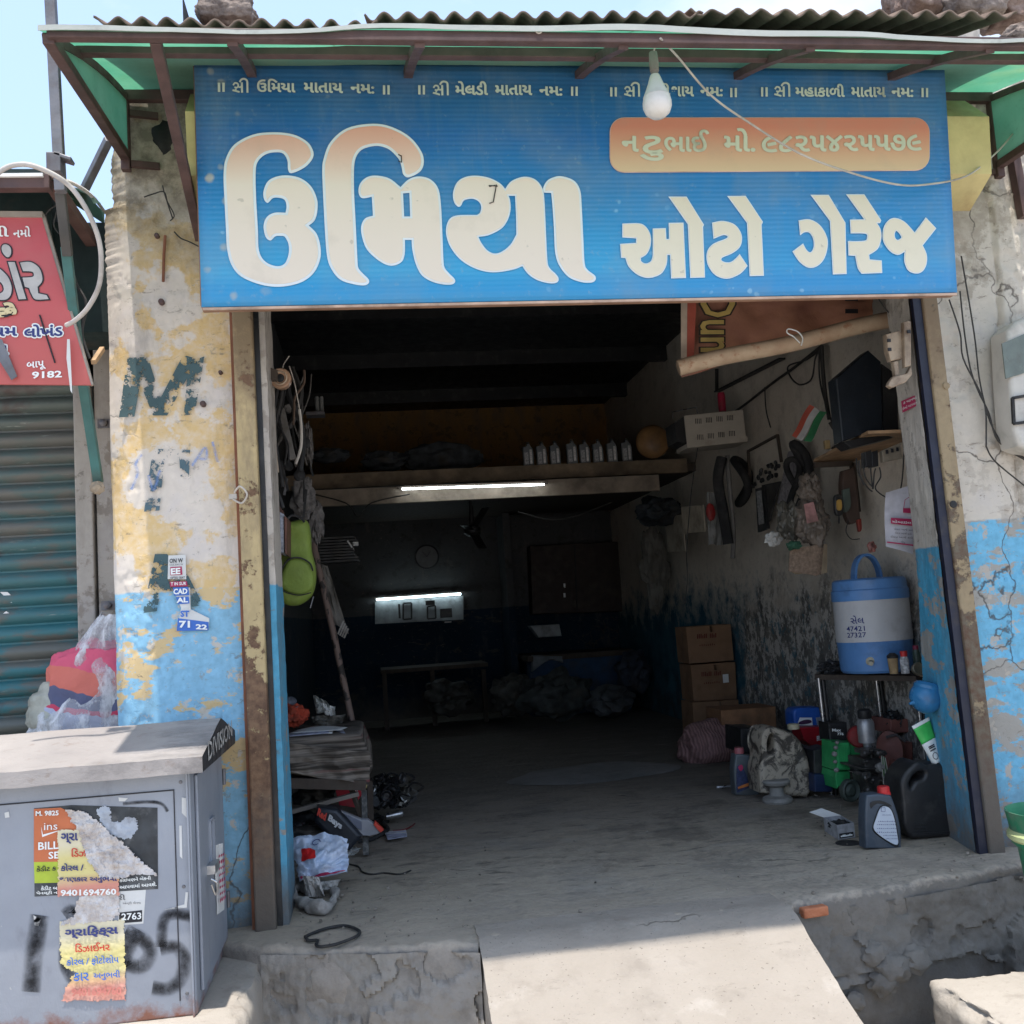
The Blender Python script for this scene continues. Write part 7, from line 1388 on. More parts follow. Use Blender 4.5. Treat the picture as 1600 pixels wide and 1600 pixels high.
for k in range(16):
    x0 = 418 + random.random() * 60; y0 = 555 + random.random() * 60; L = 60 + random.random() * 130; Y = 4.7 + random.random() * 1.0
    pts = [at(x0 + random.uniform(-5, 5) + 10 * math.sin(j * 1.1 + k), y0 + L * j / 4, Y) for j in range(5)]
    mb = MB(); mb.tube(spline(pts, 5), random.choice((.004, .006, .010, .016)), 6); build('cable', mb, random.choice((m_wire, m_rubber, M('dim_strap', (.12, .11, .10), .8), M('dim_brown_strap', (.10, .065, .045), .8))), hc, smooth=True)
for k in range(14):
    c = at(425 + random.random() * 60, 600 + random.random() * 170, 5.2 + random.random() * .8); mb = MB()
    if k % 2: mb.bar(c, c + Vector((random.uniform(-.03, .03), 0, -random.uniform(.06, .2))), .02, .012)
    else: mb.lathe([(.02, 0), (.03, .01), (.03, .02), (.016, .03)], c, 12, (random.uniform(-1, 1), -1, random.uniform(-1, 1)))
    build('spare_part', mb, random.choice((m_grey_st, m_rubber, M('dim_metal', (.2, .19, .18), .5, .5, dirt=.6))), hc)
# shelf with two small cans
sv = thing('small_wall_shelf', 'small grey wall shelf with two pale cans high on the left', 'shelf', at(490, 645, 7.0)); mb = MB(); mb.bx(at(478, 646, 7).x, at(507, 646, 7).x, 7.0, 7.12, at(490, 648, 7).z, at(490, 643, 7).z); build('board', mb, m_grey_st, sv)
for x, lab in ((496, 'left of two pale cans on the small left wall shelf'), (503, 'right of two pale cans on the small left wall shelf')): mb = MB(); mb.lathe([(.014, 0), (.014, .09), (.01, .1)], at(x, 642, 7.06), 14); solo('pale_can', mb, M('pale_can', (.25, .25, .24), .4), lab, 'can', 'pale cans on the left shelf', smooth=True)
# rolled cloth and strap hanging
for i, (cx, cy, w, h, sd, lab) in enumerate(((483, 695, 12, 60, 1, 'grey rag hanging from the left wall above the patterned cloth'), (474, 778, 34, 60, 4, 'bundled grey cloth on top of the green bag'), (494, 815, 22, 66, 7, 'patterned dark cloth draped behind the green bag'))):
    mb = MB(); blob(mb, cx, cy, w, h, 5.6 + .1 * i, .1, sd, .4, 4, 2); solo('hanging_cloth', mb, M('mottled_cloth', (.13, .12, .115), .9, var=.6, vs=30), lab, 'cloth', 'cloths hanging on the left', smooth=True)
mb = MB(); mb.tube(spline([at(x, y, 5.9) for x, y in ((466, 735), (474, 760), (482, 790))]), .022, 8); solo('maroon_strap', mb, M('maroon_cloth', (.09, .02, .03), .8), 'dark maroon strap hanging beside the grey rag', 'strap', smooth=True)
# book-like brown box edge
bx_ = thing('brown_ledger_box', 'brown and white edged box standing above the green bag behind the jamb', 'box', at(434, 862, 4.6))
mb = MB(); cut(mb, ["424,786* 436,790* 437,862* 426,860*"], 4.6, .3, .003); build('brown_side', mb, M('brown_board', (.11, .05, .035), .7), bx_)
mb = MB(); cut(mb, ["437,800* 443,803* 444,864* 438,863*"], 4.61, .28, .002); build('page_edge', mb, M('page_edge', (.30, .32, .36), .8, var=.4, vs=60), bx_)
mb = MB(); cut(mb, ["444,806* 448,808* 448,866* 445,865*"], 4.6, .3, .003); build('brown_cover', mb, M('brown_board', (.11, .05, .035), .7), bx_)
# green bag
gbag = thing('green_backpack', 'lime green backpack hanging behind the blue jamb on the left', 'backpack', at(462, 948, 4.85)); m_gbag = M('lime_green_fabric', (.15, .21, .035), .7, var=.15, dirt=.15, bs=12, bump=.5, bd=.02)
mb = MB(); cut(mb, ["446,820 458,813 478,812 484,830 486,860 492,885 492,910 484,932 465,945 445,944 431,930 430,900 432,875 442,850"], 4.85, .14, .035, k=6, res=5); mb.v = [v + Vector((0, .012 * fbm(v, 7), 0)) for v in mb.v]; build('bag_body', mb, m_gbag, gbag, smooth=True, angle=70)
mb = MB(); cut(mb, ["447,878 462,871 480,877 489,895 488,918 470,930 447,925 436,910"], 4.82, .05, .022, k=6, res=4); build('front_pocket', mb, m_gbag, gbag, smooth=True, angle=70)
mb = MB(); mb.tube(spline([at(x, y, 4.815) for x, y in ((434, 918), (438, 895), (447, 878), (456, 872), (470, 872), (484, 880), (489, 892))], 6), .004, 6); build('zip', mb, m_rubber, gbag)
mb = MB(); mb.tube(spline([at(x, y, 4.815) for x, y in ((434, 918), (448, 926), (468, 930), (486, 926))], 6), .003, 6); build('lower_seam', mb, m_rubber, gbag)
mb = MB(); mb.tube(spline([at(x, y, 4.83) for x, y in ((448, 814), (455, 806), (468, 808), (476, 816))], 6), .006, 6); build('carry_loop', mb, m_rubber, gbag)
mb = MB(); mb.bar(at(490, 932, 4.9), at(485, 950, 4.9), .02, .004); build('strap_end', mb, m_grey_st, gbag)
# leaning spotted pole and cloth
pl_ = thing('leaning_speckled_pole', 'speckled brown pole leaning from the bench up to the left wall', 'pole', at(550, 1133, 6.4)); t_ = NT('speckled_pole'); n_ = t_.noise(22, 4, .5, t_.pos, stretch=(1, 1, .6), dist=.5)
c_ = t_.mix(t_.rng(n_, .52, .55), (.17, .12, .10), (.03, .025, .022)); mb = MB(); mb.tube([at(552, 1138, 6.2), at(520, 985, 6.25), at(492, 860, 6.3), at(486, 800, 6.3)], .020, 10); build('shaft', mb, t_.fin(c_, .7), pl_, smooth=True)
mb = MB(); P_ = [(496, 880), (512, 884), (545, 990), (520, 975)]; rag(mb, P_, 6.35, .02, 14, 30, 5, 2); build('draped_cloth', mb, M('draped_grey_cloth', (.15, .14, .125), .9, dirt=.5), pl_, smooth=True)
st2 = MB()
for k in range(4): st2.bar(at(528 + 3.2 * k, 985 + 2 * k + 6, 6.28), at(537 + 2.4 * k, 970 + 4 * k, 6.28), .004, .010)
build('striped_corner', st2, M('pale_stripe', (.3, .29, .27), .8), pl_)
# stack of dark papers on a ledge at left back
mb = MB()
for k in range(9): mb.box((at(525, 850, 8).x + .02 * math.sin(k), 8.0, at(525, 842 + 4.5 * k, 8).z), (.30, .2, .014), .1 * math.sin(k * 3))
solo('stack_of_dark_ledgers', mb, M('dim_ledger', (.07, .07, .07), .8, var=.5), 'dim stack of dark ledgers on the left wall ledge', 'ledgers')
mb = MB(); mb.box((at(555, 850, 7.9).x, 7.9, at(555, 850, 7.9).z), (.04, .03, .03), .4); mb.bar(at(543, 845, 7.9), at(552, 858, 7.9), .012); solo('white_scrap', mb, m_paper, 'small white scrap on the edge of the dim ledger stack', 'scrap')

# ------------------------------------------------------------------ bench with folded blankets
be = thing('wooden_bench', 'low wooden bench with splayed legs piled with folded striped blankets', 'bench', gz(540, 1320)); BYF = 5.36
zt_ = at(500, 1232, BYF).z
mb = MB(); mb.bar(at(430, 1222, BYF), at(572, 1226, BYF), .06, .05); build('front_rail', mb, m_dkwood, be)
mb = MB(); mb.bx(at(430, 1222, BYF).x, at(572, 1226, BYF).x, BYF, BYF + 1.0, at(500, 1226, BYF).z, at(500, 1216, BYF).z); build('seat_board', mb, m_dkwood, be)
mb = MB(); mb.bar(at(572, 1336, 5.3), at(569, 1235, 5.38), .028, .028); build('leg', mb, M('leg_paint', (.045, .045, .045), .6, dirt=.6, dcol=(.3, .28, .24), ds=30), be)
mb = MB(); mb.bar(at(545, 1222, 5.40), at(574, 1300, 5.34), .02, .02); build('cross_leg', mb, m_dkwood, be)
mb = MB(); mb.bar(at(578, 1220, 5.9), at(580, 1280, 5.9), .03, .03); build('leg', mb, m_dkwood, be)
mb = MB(); mb.bar(at(440, 1272, 5.3), at(560, 1240, 5.36), .035, .02); build('stretcher', mb, M('pale_grey_wood', (.15, .13, .11), .8), be)
t_ = NT('striped_blanket'); x_ = t_.pos; wv = t_.n('ShaderNodeTexWave'); wv.wave_type = 'BANDS'; wv.bands_direction = 'Z'; wv.inputs['Scale'].default_value = 11; wv.inputs['Distortion'].default_value = 4.5; wv.inputs['Detail'].default_value = 3; t_.l(t_.math('ADD', 0, 0), wv.inputs['Phase Offset']); t_.l(t_.pos, wv.inputs[0])
c_ = t_.mix(t_.rng(t_.noise(3.2, 3, .6, t_.pos, stretch=(.5, .5, 13)), .40, .60), (.055, .047, .04), (.23, .20, .17)); c_ = t_.mix(t_.rng(t_.noise(3, 3, .5, t_.pos, stretch=(.3, .3, 6)), .60, .66), c_, (.17, .05, .055)); t_.bump(t_.noise(60, 4, .6, t_.pos), .4, .004); m_blk = t_.fin(c_, .95, 0, .1)
mbk = [("438,1155* 520,1150 560,1148 570,1160 580,1185 582,1200 576,1212* 545,1200 500,1188 438,1186*", 5.40, .8, m_blk, 'upper_blanket'), ("438,1188* 500,1190 540,1198 574,1212* 576,1228 570,1235* 552,1220 520,1210 438,1202*", 5.38, .8, m_blk, 'folded_layer'), ("438,1196* 490,1200 550,1214 556,1219* 530,1222 480,1216 438,1208*", 5.36, .75, M('khaki_blanket', (.12, .11, .085), .95, dirt=.3), 'lower_blanket')]
bl = thing('folded_blankets', 'thick folded striped grey blankets on the bench', 'blankets', at(500, 1225, 5.4))
for poly, Y, d, mt, nm in mbk:
    mb = MB(); cut(mb, [poly], Y, d, .03, k=6, res=4); mb.v = [v + Vector((0, .01 * fbm(v, 6), .006 * fbm(v + Vector((9, 0, 0)), 8))) for v in mb.v]; build(nm, mb, mt, bl, smooth=True, angle=60)
mb = MB(); cut(mb, ["571,1215* 577,1213* 573,1232* 565,1226*"], 5.35, .02, .004); build('yellow_lining', mb, M('yellow_lining', (.30, .24, .10), .8), bl)
ztop = at(500, 1156, 5.5).z
pp = thing('pile_of_papers', 'loose white and blue papers lying on the folded blankets', 'papers', (at(480, 1155, 5.55).x, 5.5, ztop))
random.seed(5)
for k in range(7):
    a = R(random.uniform(-20, 20)); mb = MB(); cx, cy_ = at(486 + random.uniform(-14, 14), 1156, 5.5).x, 5.56 + random.uniform(-.05, .08)
    mb.grid(lambda u, v: (cx + (u - .5) * .27 * math.cos(a) - (v - .5) * .18 * math.sin(a), cy_ + (u - .5) * .27 * math.sin(a) + (v - .5) * .18 * math.cos(a), ztop + .006 + .006 * k + .012 * math.sin(u * 4 + k) * v), 8, 5); build('paper_sheet', mb, M('blue_tinted_paper', (.34, .36, .46), .7, var=.5, vs=25, dirt=.1) if k % 2 else m_paper, pp, smooth=True, solid=.002)
mb = MB(); blob(mb, 456, 1118, 44, 34, 5.9, .16, 6, .3, 5, 2.2); solo('red_cloth', mb, M('orange_red_cloth', (.42, .06, .03), .9, var=.2), 'crumpled orange red cloth on the blankets behind the papers', 'cloth', smooth=True)
cp = thing('peaked_hat', 'grey peaked hat lying on top of the crumpled red cloth', 'hat', at(450, 1102, 6.0)); mb = MB(); blob(mb, 450, 1097, 26, 16, 6.0, .14, 2, .1); build('crown', mb, M('grey_cap_cloth', (.13, .14, .17), .8, var=.4, vs=40), cp, smooth=True)
mb = MB(); mb.grid(lambda u, v: tuple(at(440 + 26 * u, 1104 + 3 * math.sin(u * 3.14), 5.9 - .06 * v)), 10, 3); build('peak', mb, M('grey_cap_cloth', (.13, .14, .17), .8), cp, solid=.004)
nw = thing('crumpled_newspaper', 'crumpled newspaper and grey cloth heap on the bench near the pole', 'newspaper', at(515, 1130, 6.0))
for P_, mt, nm in (([(489, 1086), (508, 1094), (524, 1112), (494, 1116)], M('pale_news', (.30, .31, .29), .8, var=.4, vs=60), 'upright_sheet'), ([(500, 1098), (524, 1104), (524, 1120), (508, 1118)], m_paper, 'white_sheet'), ([(486, 1120), (540, 1116), (532, 1136), (490, 1132)], M('khaki_grey_cloth', (.15, .14, .12), .9), 'cloth_heap')):
    mb = MB(); rag(mb, P_, 6.0, .03, 14, 14, 6, 3); build(nm, mb, mt, nw, smooth=True)
mb = MB(); rag(mb, [(440, 1160), (579, 1176), (577, 1226), (440, 1206)], 5.33, .022, 40, 16, 11, 4); build('draped_cover', mb, m_blk, bl, smooth=True)
for i, (x, y, w, h, mt, lab) in enumerate(((452, 1352, 30, 20, M('dim_rag', (.11, .10, .09), .9), 'dark rag on the floor behind the left jamb'), (548, 1330, 22, 10, m_paper, 'crumpled white scrap at the corner of the black bag'), (470, 1335, 26, 16, M('green_grey_rag', (.16, .18, .15), .9), 'green grey rag above the white printed bag'), (445, 1400, 22, 26, M('brown_rag', (.15, .10, .07), .9), 'brown rag leaning at the foot of the left jamb'), (585, 1280, 26, 14, m_black, 'small black part on the floor behind the bench leg'))):
    c = gz(x, y + h * .4); mb = MB(); blob(mb, x, y, w, h, c.y, .1, 40 + i, .5, 4, 2.6, .003); solo('floor_rag', mb, mt, lab, 'rag', 'rags by the bench', smooth=True)
# below the bench
rdb = thing('red_carton', 'red carton with white lettering under the bench corner', 'carton', at(548, 1262, 5.7)); mb = MB(); cut(mb, ["524,1235* 572,1222* 566,1240* 554,1262* 530,1258*"], 5.7, .15, .003); build('box', mb, M('red_card', (.40, .015, .03), .6), rdb)
mb = MB(); words(mb, 'ro', PY(5.69), (548, 1231), (561, 1228), 6, .03); words(mb, 'om', PY(5.69), (549, 1238), (559, 1237), 5, .03); build('white_lettering', mb, m_print_w, rdb)
bb2 = thing('black_biscuit_carton', 'black and grey printed bag with red and white lettering lying tilted under the bench', 'bag', gz(540, 1325))
m_bb = M('glossy_black_card', (.018, .021, .028), .4, dirt=.2); Q = (430, 1180); qs = 6.154
mb = MB(); cut(mb, ["370,640* 400,500* 600,520* 840,780* 720,915 690,920* 560,840*"], 5.22, .14, .02, Q, qs); bd = build('bag_body', mb, m_bb, bb2, smooth=True)
mb = MB(); cut(mb, ["600,525* 830,620* 890,620* 1040,720* 985,760* 910,780* 840,775* 740,700*"], 5.26, .05, .006, Q, qs); build('grey_panel', mb, M('grey_print_panel', (.24, .24, .26), .5, var=.2), bb2)
mb = MB(); cut(mb, ["655,560* 830,640* 835,720* 790,705*"], 5.25, .03, .002, Q, qs); build('blue_grey_panel', mb, M('blue_grey_panel', (.12, .13, .17), .5), bb2)
mb = MB(); cut(mb, ["960,640* 1045,720* 1010,745* 945,670*"], 5.25, .04, .002, Q, qs); build('red_stripe', mb, m_print_r, bb2)
def slant(mb, s, a, b_, up, Y, bold): vs, fs = tmesh(s, bold); A, B, T = at(*a, Y), at(*b_, Y), at(a[0] + up[0], a[1] + up[1], Y); mb.add([A + (B - A) * x + (T - A) * y for x, y in vs], fs)
mb = MB(); slant(mb, 'Red', (495, 1274), (508, 1283), (3, -12), 5.205, .05); build('red_lettering', mb, m_print_r, bd)
mb = MB(); slant(mb, 'Bays', (511, 1284), (532, 1299), (4, -12), 5.205, .05); build('white_lettering', mb, M('dull_white_letter', (.5, .5, .5), .5, dirt=0), bd)
mb = MB(); mb.tube(spline([gz(x, y) + Vector((0, 0, .012)) for x, y in ((560, 1318), (580, 1315), (600, 1305), (606, 1298), (598, 1290), (606, 1286))], 6), .012, 8); build('black_handle', mb, m_rubber, bb2, smooth=True)
fp = thing('flat_papers', 'small fan of papers on the floor beside the black bag', 'papers', gz(618, 1302))
for k in range(4): mb = MB(); quad(mb, PZ(.006 + .006 * k), [(600 + k, 1300 + k), (634, 1296 + 2 * k), (636, 1304 + k), (606, 1309 + k)]); build('paper_sheet', mb, M('blue_tinted_paper', (.34, .36, .46), .7) if k % 2 else m_paper, fp, solid=.002)
mb = MB(); mb.lathe([(.018, 0), (.02, .02), (.02, .09), (.012, .10)], gz(604, 1290) + Vector((0, 0, .05)), 14, (1, .1, .1)); solo('silver_tin', mb, m_chrome, 'small silver tin lying on the black bag strap', 'tin', smooth=True)
mb = MB(); mb.tube(spline([gz(x, y) + Vector((0, 0, .008)) for x, y in ((614, 1300), (630, 1299), (642, 1294), (648, 1289))], 6), .004, 6); solo('red_strip', mb, M('dark_red_strip', (.15, .02, .025), .6), 'thin dark red strip curling on the floor right of the papers', 'strip')
# chains and oily parts behind the bench leg
hp = thing('heap_of_chains', 'heap of black chains and oily small parts right of the bench', 'chains', gz(612, 1250)); random.seed(11); m_oil = M('oily_black_metal', (.03, .03, .032), .3, .6, var=.5, vs=30, dirt=.2)
m_oil2 = M('worn_metal_edge', (.22, .22, .21), .35, .8, dirt=.5, dcol=(.03, .03, .03), ds=20)
for k in range(46):
    x = 585 + random.random() * 52; y = 1212 + random.random() * 44; c = at(x, y, 5.9 + random.random() * .3); c.z = max(.012, c.z - .02 * random.random())
    mb = MB(); ty = random.random(); ax = (random.random() - .5, random.random() - .5, random.random() - .2)
    if ty < .4: mb.lathe([(.028, 0), (.034, .005), (.034, .012), (.028, .016), (.016, .008)], c, 12, ax)
    elif ty < .75: mb.bar(c, c + Vector((random.uniform(-.09, .09), random.uniform(-.05, .05), random.uniform(-.03, .04))), .014, .02)
    else: mb.tube(spline([c, c + Vector((.04, 0, .03)), c + Vector((.09, .02, .0)), c + Vector((.06, .0, -.02))], 4), .007, 6)
    build(('sprocket' if ty < .4 else 'link_bar' if ty < .75 else 'cable_piece'), mb, m_oil if random.random() < .78 else m_oil2, hp)
mb = MB(); blob(mb, 600, 1235, 50, 46, 6.15, .25, 3, .35, 4, 2.5, .003); build('black_core', mb, m_oil, hp, smooth=True)
# dark clutter under the bench
for i, (x, y, w, h, Y, mt, lab) in enumerate(((492, 1243, 60, 30, 5.9, M('grey_sack', (.10, .095, .085), .9), 'grey sack stuffed under the bench'), (470, 1290, 60, 40, 5.6, m_black, 'black bundle on the floor deep under the bench'), (455, 1325, 60, 34, 5.25, m_rubber, 'dark rubber bundle on the floor behind the white bag'), (480, 1300, 60, 14, 5.4, M('dim_rag', (.11, .10, .09), .9), 'dim rag lying over the bundles under the bench'))):
    mb = MB(); blob(mb, x, y, w, h, Y, .25, i * 3 + 1, .35, 4, 2.2); solo('bench_bundle', mb, mt, lab, 'bundle', 'bundles under the bench', smooth=True)
# white printed bag, cup, cloth
wb_ = thing('white_printed_bag', 'crumpled white and pale blue plastic bag with a red square by the left jamb', 'bag', gz(495, 1385))
t_ = NT('pale_blue_plastic'); n_ = t_.noise(9, 6, .7); t_.bump(n_, .6, .02); m_wbag = t_.fin(t_.mix(t_.rng(n_, .4, .65), (.50, .55, .66), (.36, .45, .60)), .4, 0, .5)
def bagf(u, v):
    a = at(452 + 92 * u + 16 * (1 - v) * (u < .5) * (1 - 2 * u), 1378 - 66 * v - 14 * u * (1 - v) - 10 * math.sin(u * 3) * v, 4.62 + .16 * v); a.z = max(a.z, .006); n = fbm((u * 3, v * 3, 0), 1.3, 5); return a + Vector((.015 * n, -.07 * math.sin(u * 3.14) * math.sin(min(1, v * 1.05) * 3.14) - .03 * n, .02 * n))
mb = MB(); mb.grid(bagf, 40, 34); build('bag_body', mb, m_wbag, wb_, smooth=True, angle=80)
def onbag(pts, off=.006): return [Vector(bagf(*p)) + Vector((0, -off, .001)) for p in pts]
mb = MB(); mb.grid(lambda u, v: Vector(bagf(.17 + .26 * u, .50 + .22 * v)) + Vector((0, -.006, .002)), 8, 6); build('red_square', mb, M('bright_red_print', (.55, .02, .02), .5, dirt=0), wb_, smooth=True)
mb = MB(); mb.grid(lambda u, v: Vector(bagf(.02 + .9 * u, .03 + .07 * v)) + Vector((0, -.006, .002)), 20, 3); build('red_hem', mb, m_print_m, wb_, smooth=True)
mb = MB(); mb.tube([Vector(bagf(.48 + .06 * math.cos(t), .86 + .05 * math.sin(t))) + Vector((0, -.007, 0)) for t in [k * math.pi / 6 for k in range(11)]], .002, 5); build('dark_ring_print', mb, m_print_n, wb_)
cu = thing('paper_cup', 'small white paper cup lying on its side by the printed bag', 'cup', gz(533, 1362)); mb = MB(); c = gz(529, 1352) + Vector((0, 0, .030)); mb.lathe([(.020, -.03), (.027, .032), (.0275, .034), (.025, .033), (.018, -.026)], c, 24, (.5, -1, .1)); build('cup_wall', mb, m_print_w, cu, smooth=True, angle=30)
gc = thing('twisted_grey_cloth', 'twisted grey white rag forming a ring on the floor in front of the printed bag', 'rag', gz(495, 1430)); m_rag = M('grey_white_rag', (.30, .28, .26), .9, var=.25, dirt=.4, bs=20, bump=.6, bd=.02)
ring = [(478, 1372), (480, 1395), (465, 1392), (460, 1410), (472, 1420), (492, 1428), (512, 1428), (524, 1410), (518, 1398), (500, 1396), (488, 1408), (480, 1395)]
mb = MB(); P_ = spline([gz(x, y) + Vector((0, 0, .028 + (.05 if i == 0 else 0))) for i, (x, y) in enumerate(ring)], 8); mb.tube(P_, .026, 12, taper=lambda t: .85 + .3 * math.sin(t * 17) + .15 * math.sin(t * 41)); mb.v = [v + .012 * Vector((fbm(v, 22), fbm(v + Vector((3, 0, 0)), 22), fbm(v + Vector((0, 5, 0)), 22))) for v in mb.v]; mb.v = [Vector((v.x, v.y, max(.003, v.z))) for v in mb.v]; build('twist', mb, m_rag, gc, smooth=True, angle=80)
mb = MB(); rag(mb, [(472, 1368), (498, 1370), (508, 1400), (482, 1402)], 4.52, .02, 16, 16, 8, 5); build('loose_end', mb, m_rag, gc, smooth=True)
mb = MB(); rag(mb, [(500, 1378), (532, 1374), (524, 1388), (500, 1392)], 4.6, .012, 12, 8, 5, 9); build('printed_edge', mb, M('grey_print_cloth', (.34, .33, .31), .8), gc, smooth=True)
mb = MB(); P_ = [gz(x, y) + Vector((0, 0, .006)) for x, y in ((477, 1466), (490, 1460), (515, 1452), (540, 1449), (558, 1455), (562, 1461), (552, 1468), (525, 1478), (502, 1482), (494, 1479), (496, 1472), (482, 1472), (477, 1466))]; mb.tube(spline(P_, 6), .006, 8)
solo('black_rubber_gasket', mb, m_rubber, 'black rubber gasket loop lying on the front edge of the ledge', 'gasket', smooth=True)
mb = MB(); P_ = [gz(x, y) + Vector((0, 0, .006)) for x, y in ((545, 1352), (560, 1356), (566, 1364), (580, 1368), (600, 1366), (625, 1368), (642, 1362))]; mb.tube(spline(P_, 5), .004, 6); solo('greasy_cord', mb, m_wire, 'greasy dark cord lying on the floor right of the paper cup', 'cord')
random.seed(21)
lit = MB()
for k in range(260):
    x = random.choice((random.gauss(-.05, .25), random.gauss(2.3, .3), random.uniform(-.4, 2.5))); x = min(2.5, max(-.4, x)); y = 3.9 + abs(random.gauss(0, 1.1)); r = random.uniform(.0015, .006) * (1 if random.random() < .9 else 1.8)
    lit.lathe([(r, 0), (r * .8, r)], (x, y, .003), 5)
lo = build('floor_litter', lit, M('litter_grit', (.20, .175, .145), .9, var=.7, vs=3)); lo['kind'] = 'stuff'
ps = MB(); ps.grid(lambda u, v: (lambda a, r: (gz(930, 1208).x + (.62 * (1 + .25 * noise.noise(Vector((math.cos(a), math.sin(a), 1)))) * math.cos(a)) * v, gz(930, 1208).y + .42 * (1 + .25 * noise.noise(Vector((math.cos(a), math.sin(a), 4)))) * math.sin(a) * v, .010 * (1 - v ** 6) + .004))(2 * math.pi * u, v), 60, 14)
struct('worn_floor_patch', ps, Mlight_conc('worn_pale_concrete', (.15, .15, .14), (.26, .25, .24), (.09, .085, .08), .6), smooth=True)

# ------------------------------------------------------------------ back of the garage
fan = thing('ceiling_fan', 'black ceiling fan seen below the loft far back', 'fan', at(738, 830, 10.5)); c = at(738, 830, 10.5)
mb = MB(); mb.lathe([(.05, -.05), (.09, -.02), (.09, .03), (.03, .07), (.015, .35)], c, 20); build('motor', mb, m_black, fan, smooth=True)
for a, b_ in (((738, 828), (754, 798)), ((738, 830), (750, 860)), ((738, 830), (722, 824))): mb = MB(); A, B = at(*a, 10.5), at(*b_, 10.5); mb.bar(A, A.lerp(B, 1.) + Vector((0, -.25, 0)), .09, .01, up=(0, -.3, 1)); build('blade', mb, m_black, fan)
ck = thing('wall_clock', 'dim round wall clock on the back wall above the tube light', 'clock', at(667, 888, 12.42)); c = at(667, 870, 12.42); mb = MB(); mb.lathe([(.14, 0), (.15, .01), (.15, .03), (.135, .035)], c + Vector((0, .03, 0)), 36, (0, -1, 0)); build('rim', mb, m_black, ck, smooth=True)
mb = MB(); mb.lathe([(.13, 0), (.13, .003)], c + Vector((0, -.004, 0)), 36, (0, -1, 0)); build('face', mb, M('dim_clock_face', (.16, .16, .16), .6), ck)
for a in (.6, -.7): mb = MB(); mb.bar(c + Vector((0, -.012, 0)), c + Vector((.08 * math.sin(a), -.012, .08 * math.cos(a))), .008, .004); build('hand', mb, m_print_k, ck)
wbp = thing('lit_white_board', 'pale board with small framed pictures just under the back tube light', 'board', at(650, 975, 12.44)); mb = MB(); quad(mb, PY(12.44), [(586, 940), (724, 931), (724, 968), (586, 975)]); build('board', mb, M('dull_board', (.30, .32, .33), .6, dirt=.5), wbp, solid=.01)
for P_ in ([(630, 943), (643, 942), (643, 967), (630, 968)], [(668, 948), (680, 946), (681, 966), (668, 967)]): 
    mb = MB(); Q_ = [at(x, y, 12.41) for x, y in P_]
    for a, b_ in zip(Q_, Q_[1:] + Q_[:1]): mb.bar(a, b_, .02, .02)
    build('picture_frame', mb, m_black, wbp)
for x, y, w, h in ((672, 942, 14, 7), (697, 958, 18, 14), (624, 955, 3, 22), (700, 972, 10, 2)): mb = MB(); mb.box(at(x, y, 12.38), (w * .0078, .05, h * .0078)); build('small_object', mb, m_black if y < 970 else m_paper, wbp)
dk = thing('back_cupboard', 'dark brown double cupboard on the back wall', 'cupboard', at(900, 958, 12.3)); mb = MB(); cut(mb, ["828,853* 970,846* 975,955* 832,960*"], 12.15, .25, .01); build('carcass', mb, M('dark_cupboard', (.035, .022, .018), .6), dk)
mb = MB(); mb.bar(at(898, 852, 12.14), at(902, 956, 12.14), .012, .01); build('door_gap', mb, m_print_k, dk)
for y in (915, 930): mb = MB(); mb.box(at(882, y, 12.13), (.02, .02, .05)); build('handle', mb, m_chrome, dk)
mb = MB(); cut(mb, ["828,978* 874,975* 878,994* 842,996*"], 11.5, .2, .01); o = solo('white_machine_box', mb, M('dim_white_box', (.26, .28, .29), .5), 'dim white box with dark slot on the back worktop', 'box')
mb = MB(); cut(mb, ["832,1024* 880,1024* 880,1036* 858,1032 832,1050*"], 11.4, .1, .01); solo('pale_cloth_square', mb, M('dim_white_cloth', (.20, .22, .24), .8), 'dim pale cloth hanging below the white box at the back', 'cloth')
mb = MB(); mb.bx(at(822, 1000, 11.4).x, 2.95, 11.4, 12.3, .62, .68); mb2 = mb; wk = thing('back_worktop', 'dim worktop with a blue front along the back wall', 'worktop', (at(900, 1000, 11.4).x, 11.6, 0)); build('top', mb, m_dkwood, wk)
mb = MB(); mb.bx(at(822, 1000, 11.4).x + .05, 2.9, 11.5, 12.3, .0, .615); build('front', mb, M('dim_blue_front', (.02, .06, .13), .7, dirt=.5), wk)
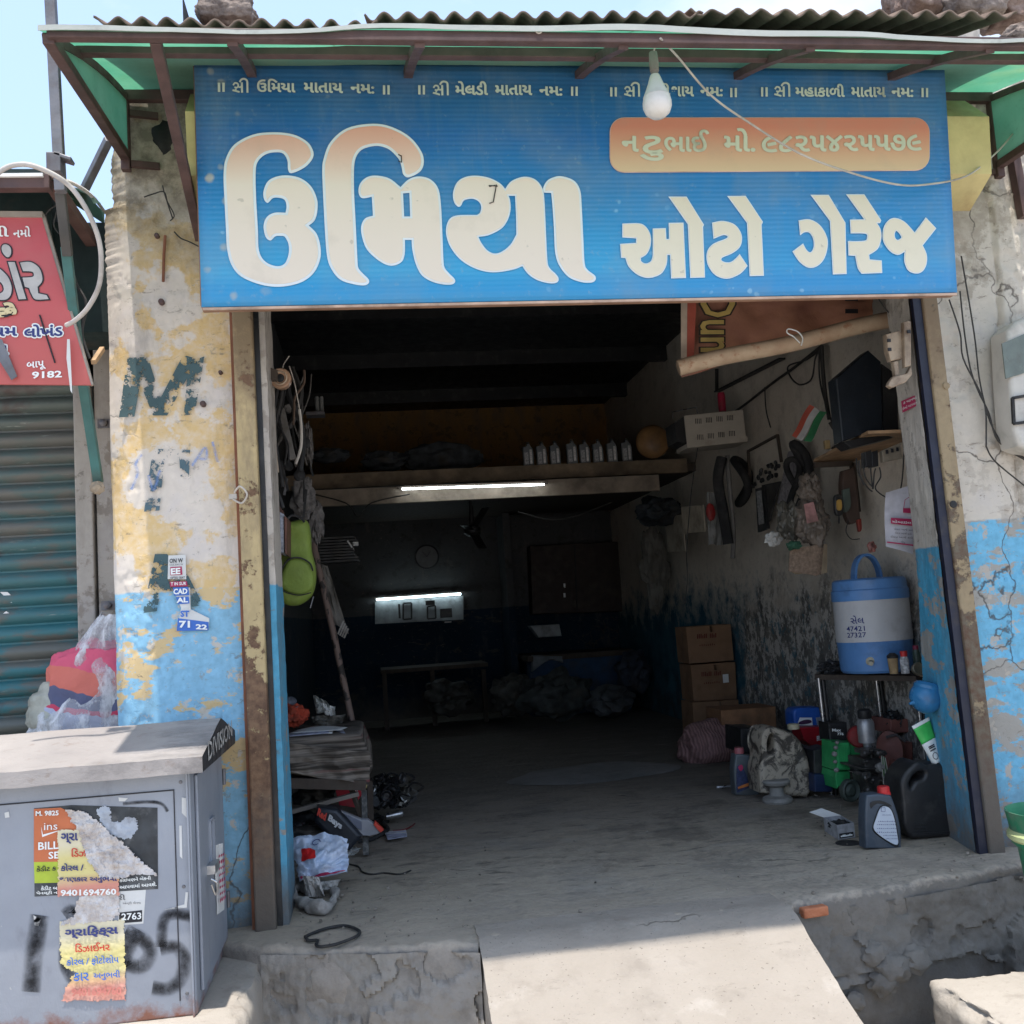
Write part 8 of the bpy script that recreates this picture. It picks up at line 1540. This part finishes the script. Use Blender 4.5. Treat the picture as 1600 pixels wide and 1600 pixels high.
tbk = thing('back_table', 'dim long table against the back wall under the tube light', 'table', at(650, 1110, 11.5)); mb = MB(); mb.bx(at(595, 1045, 11.5).x, at(760, 1045, 11.5).x, 11.3, 12.0, at(650, 1048, 11.5).z, at(650, 1042, 11.5).z); build('top', mb, m_dkwood, tbk)
for x in (600, 675, 755): mb = MB(); mb.bar(at(x, 1046, 11.4), Vector((at(x, 1046, 11.4).x, 11.4, 0)), .05, .05, up=(1, 0, 0)); build('leg', mb, m_dkwood, tbk)
for i, (x, y, w, h, Y, col, lab) in enumerate(((870, 1085, 110, 70, 10.2, (.03, .035, .035), 'low dim heap of parts in the middle of the back floor'), (800, 1085, 60, 60, 10.5, (.05, .05, .045), 'dark heap of scrap at the foot of the partition'), (955, 1095, 70, 46, 10, (.04, .045, .05), 'dim heap of engine parts near the right back corner'), (990, 1050, 50, 60, 10.8, (.03, .04, .06), 'dim blue covered bundle beside the right wall'), (700, 1090, 70, 50, 11.0, (.045, .045, .04), 'dim sacks under the long back table'), (1030, 800, 74, 46, 8.9, (.02, .025, .03), 'dark bundle hanging under the right end of the loft'))):
    mb = MB(); blob(mb, x, y, w, h, Y, .4, 20 + i, .35, 4, 2, .004 if y > 1000 else None); solo('scrap_heap', mb, M('dim_scrap_%d' % i, col, .7, var=.6, vs=12), lab, 'heap', 'heaps at the back', smooth=True)
for i, (x, y, w, h) in enumerate(((515, 712, 60, 22), (600, 720, 70, 30), (690, 716, 120, 48), (675, 720, 30, 30))):
    mb = MB(); blob(mb, x, y, w, h, 9.4 + .1 * i, .25, 30 + i, .3, 4, 2); solo('loft_bundle', mb, M('dim_loft_bundle', (.05, .055, .06), .8, var=.6, vs=9), ('dim bundle at the left end of the loft', 'dim low bundle second from left on the loft', 'wide dark bundle in the middle of the loft', 'small round dark drum in front of the wide loft bundle')[i], 'bundle', 'bundles on the loft', smooth=True)
mb = MB(); mb.tube(spline([at(x, y, 8.6) for x, y in ((480, 770), (540, 786), (560, 808), (580, 786), (640, 772))], 6), .006, 6); mb.tube(spline([at(x, y, 8.65) for x, y in ((810, 800), (860, 812), (900, 806), (955, 785))], 6), .006, 6); solo('sagging_cable', mb, m_wire, 'dark cables sagging below the lower loft beam', 'cable', smooth=True)
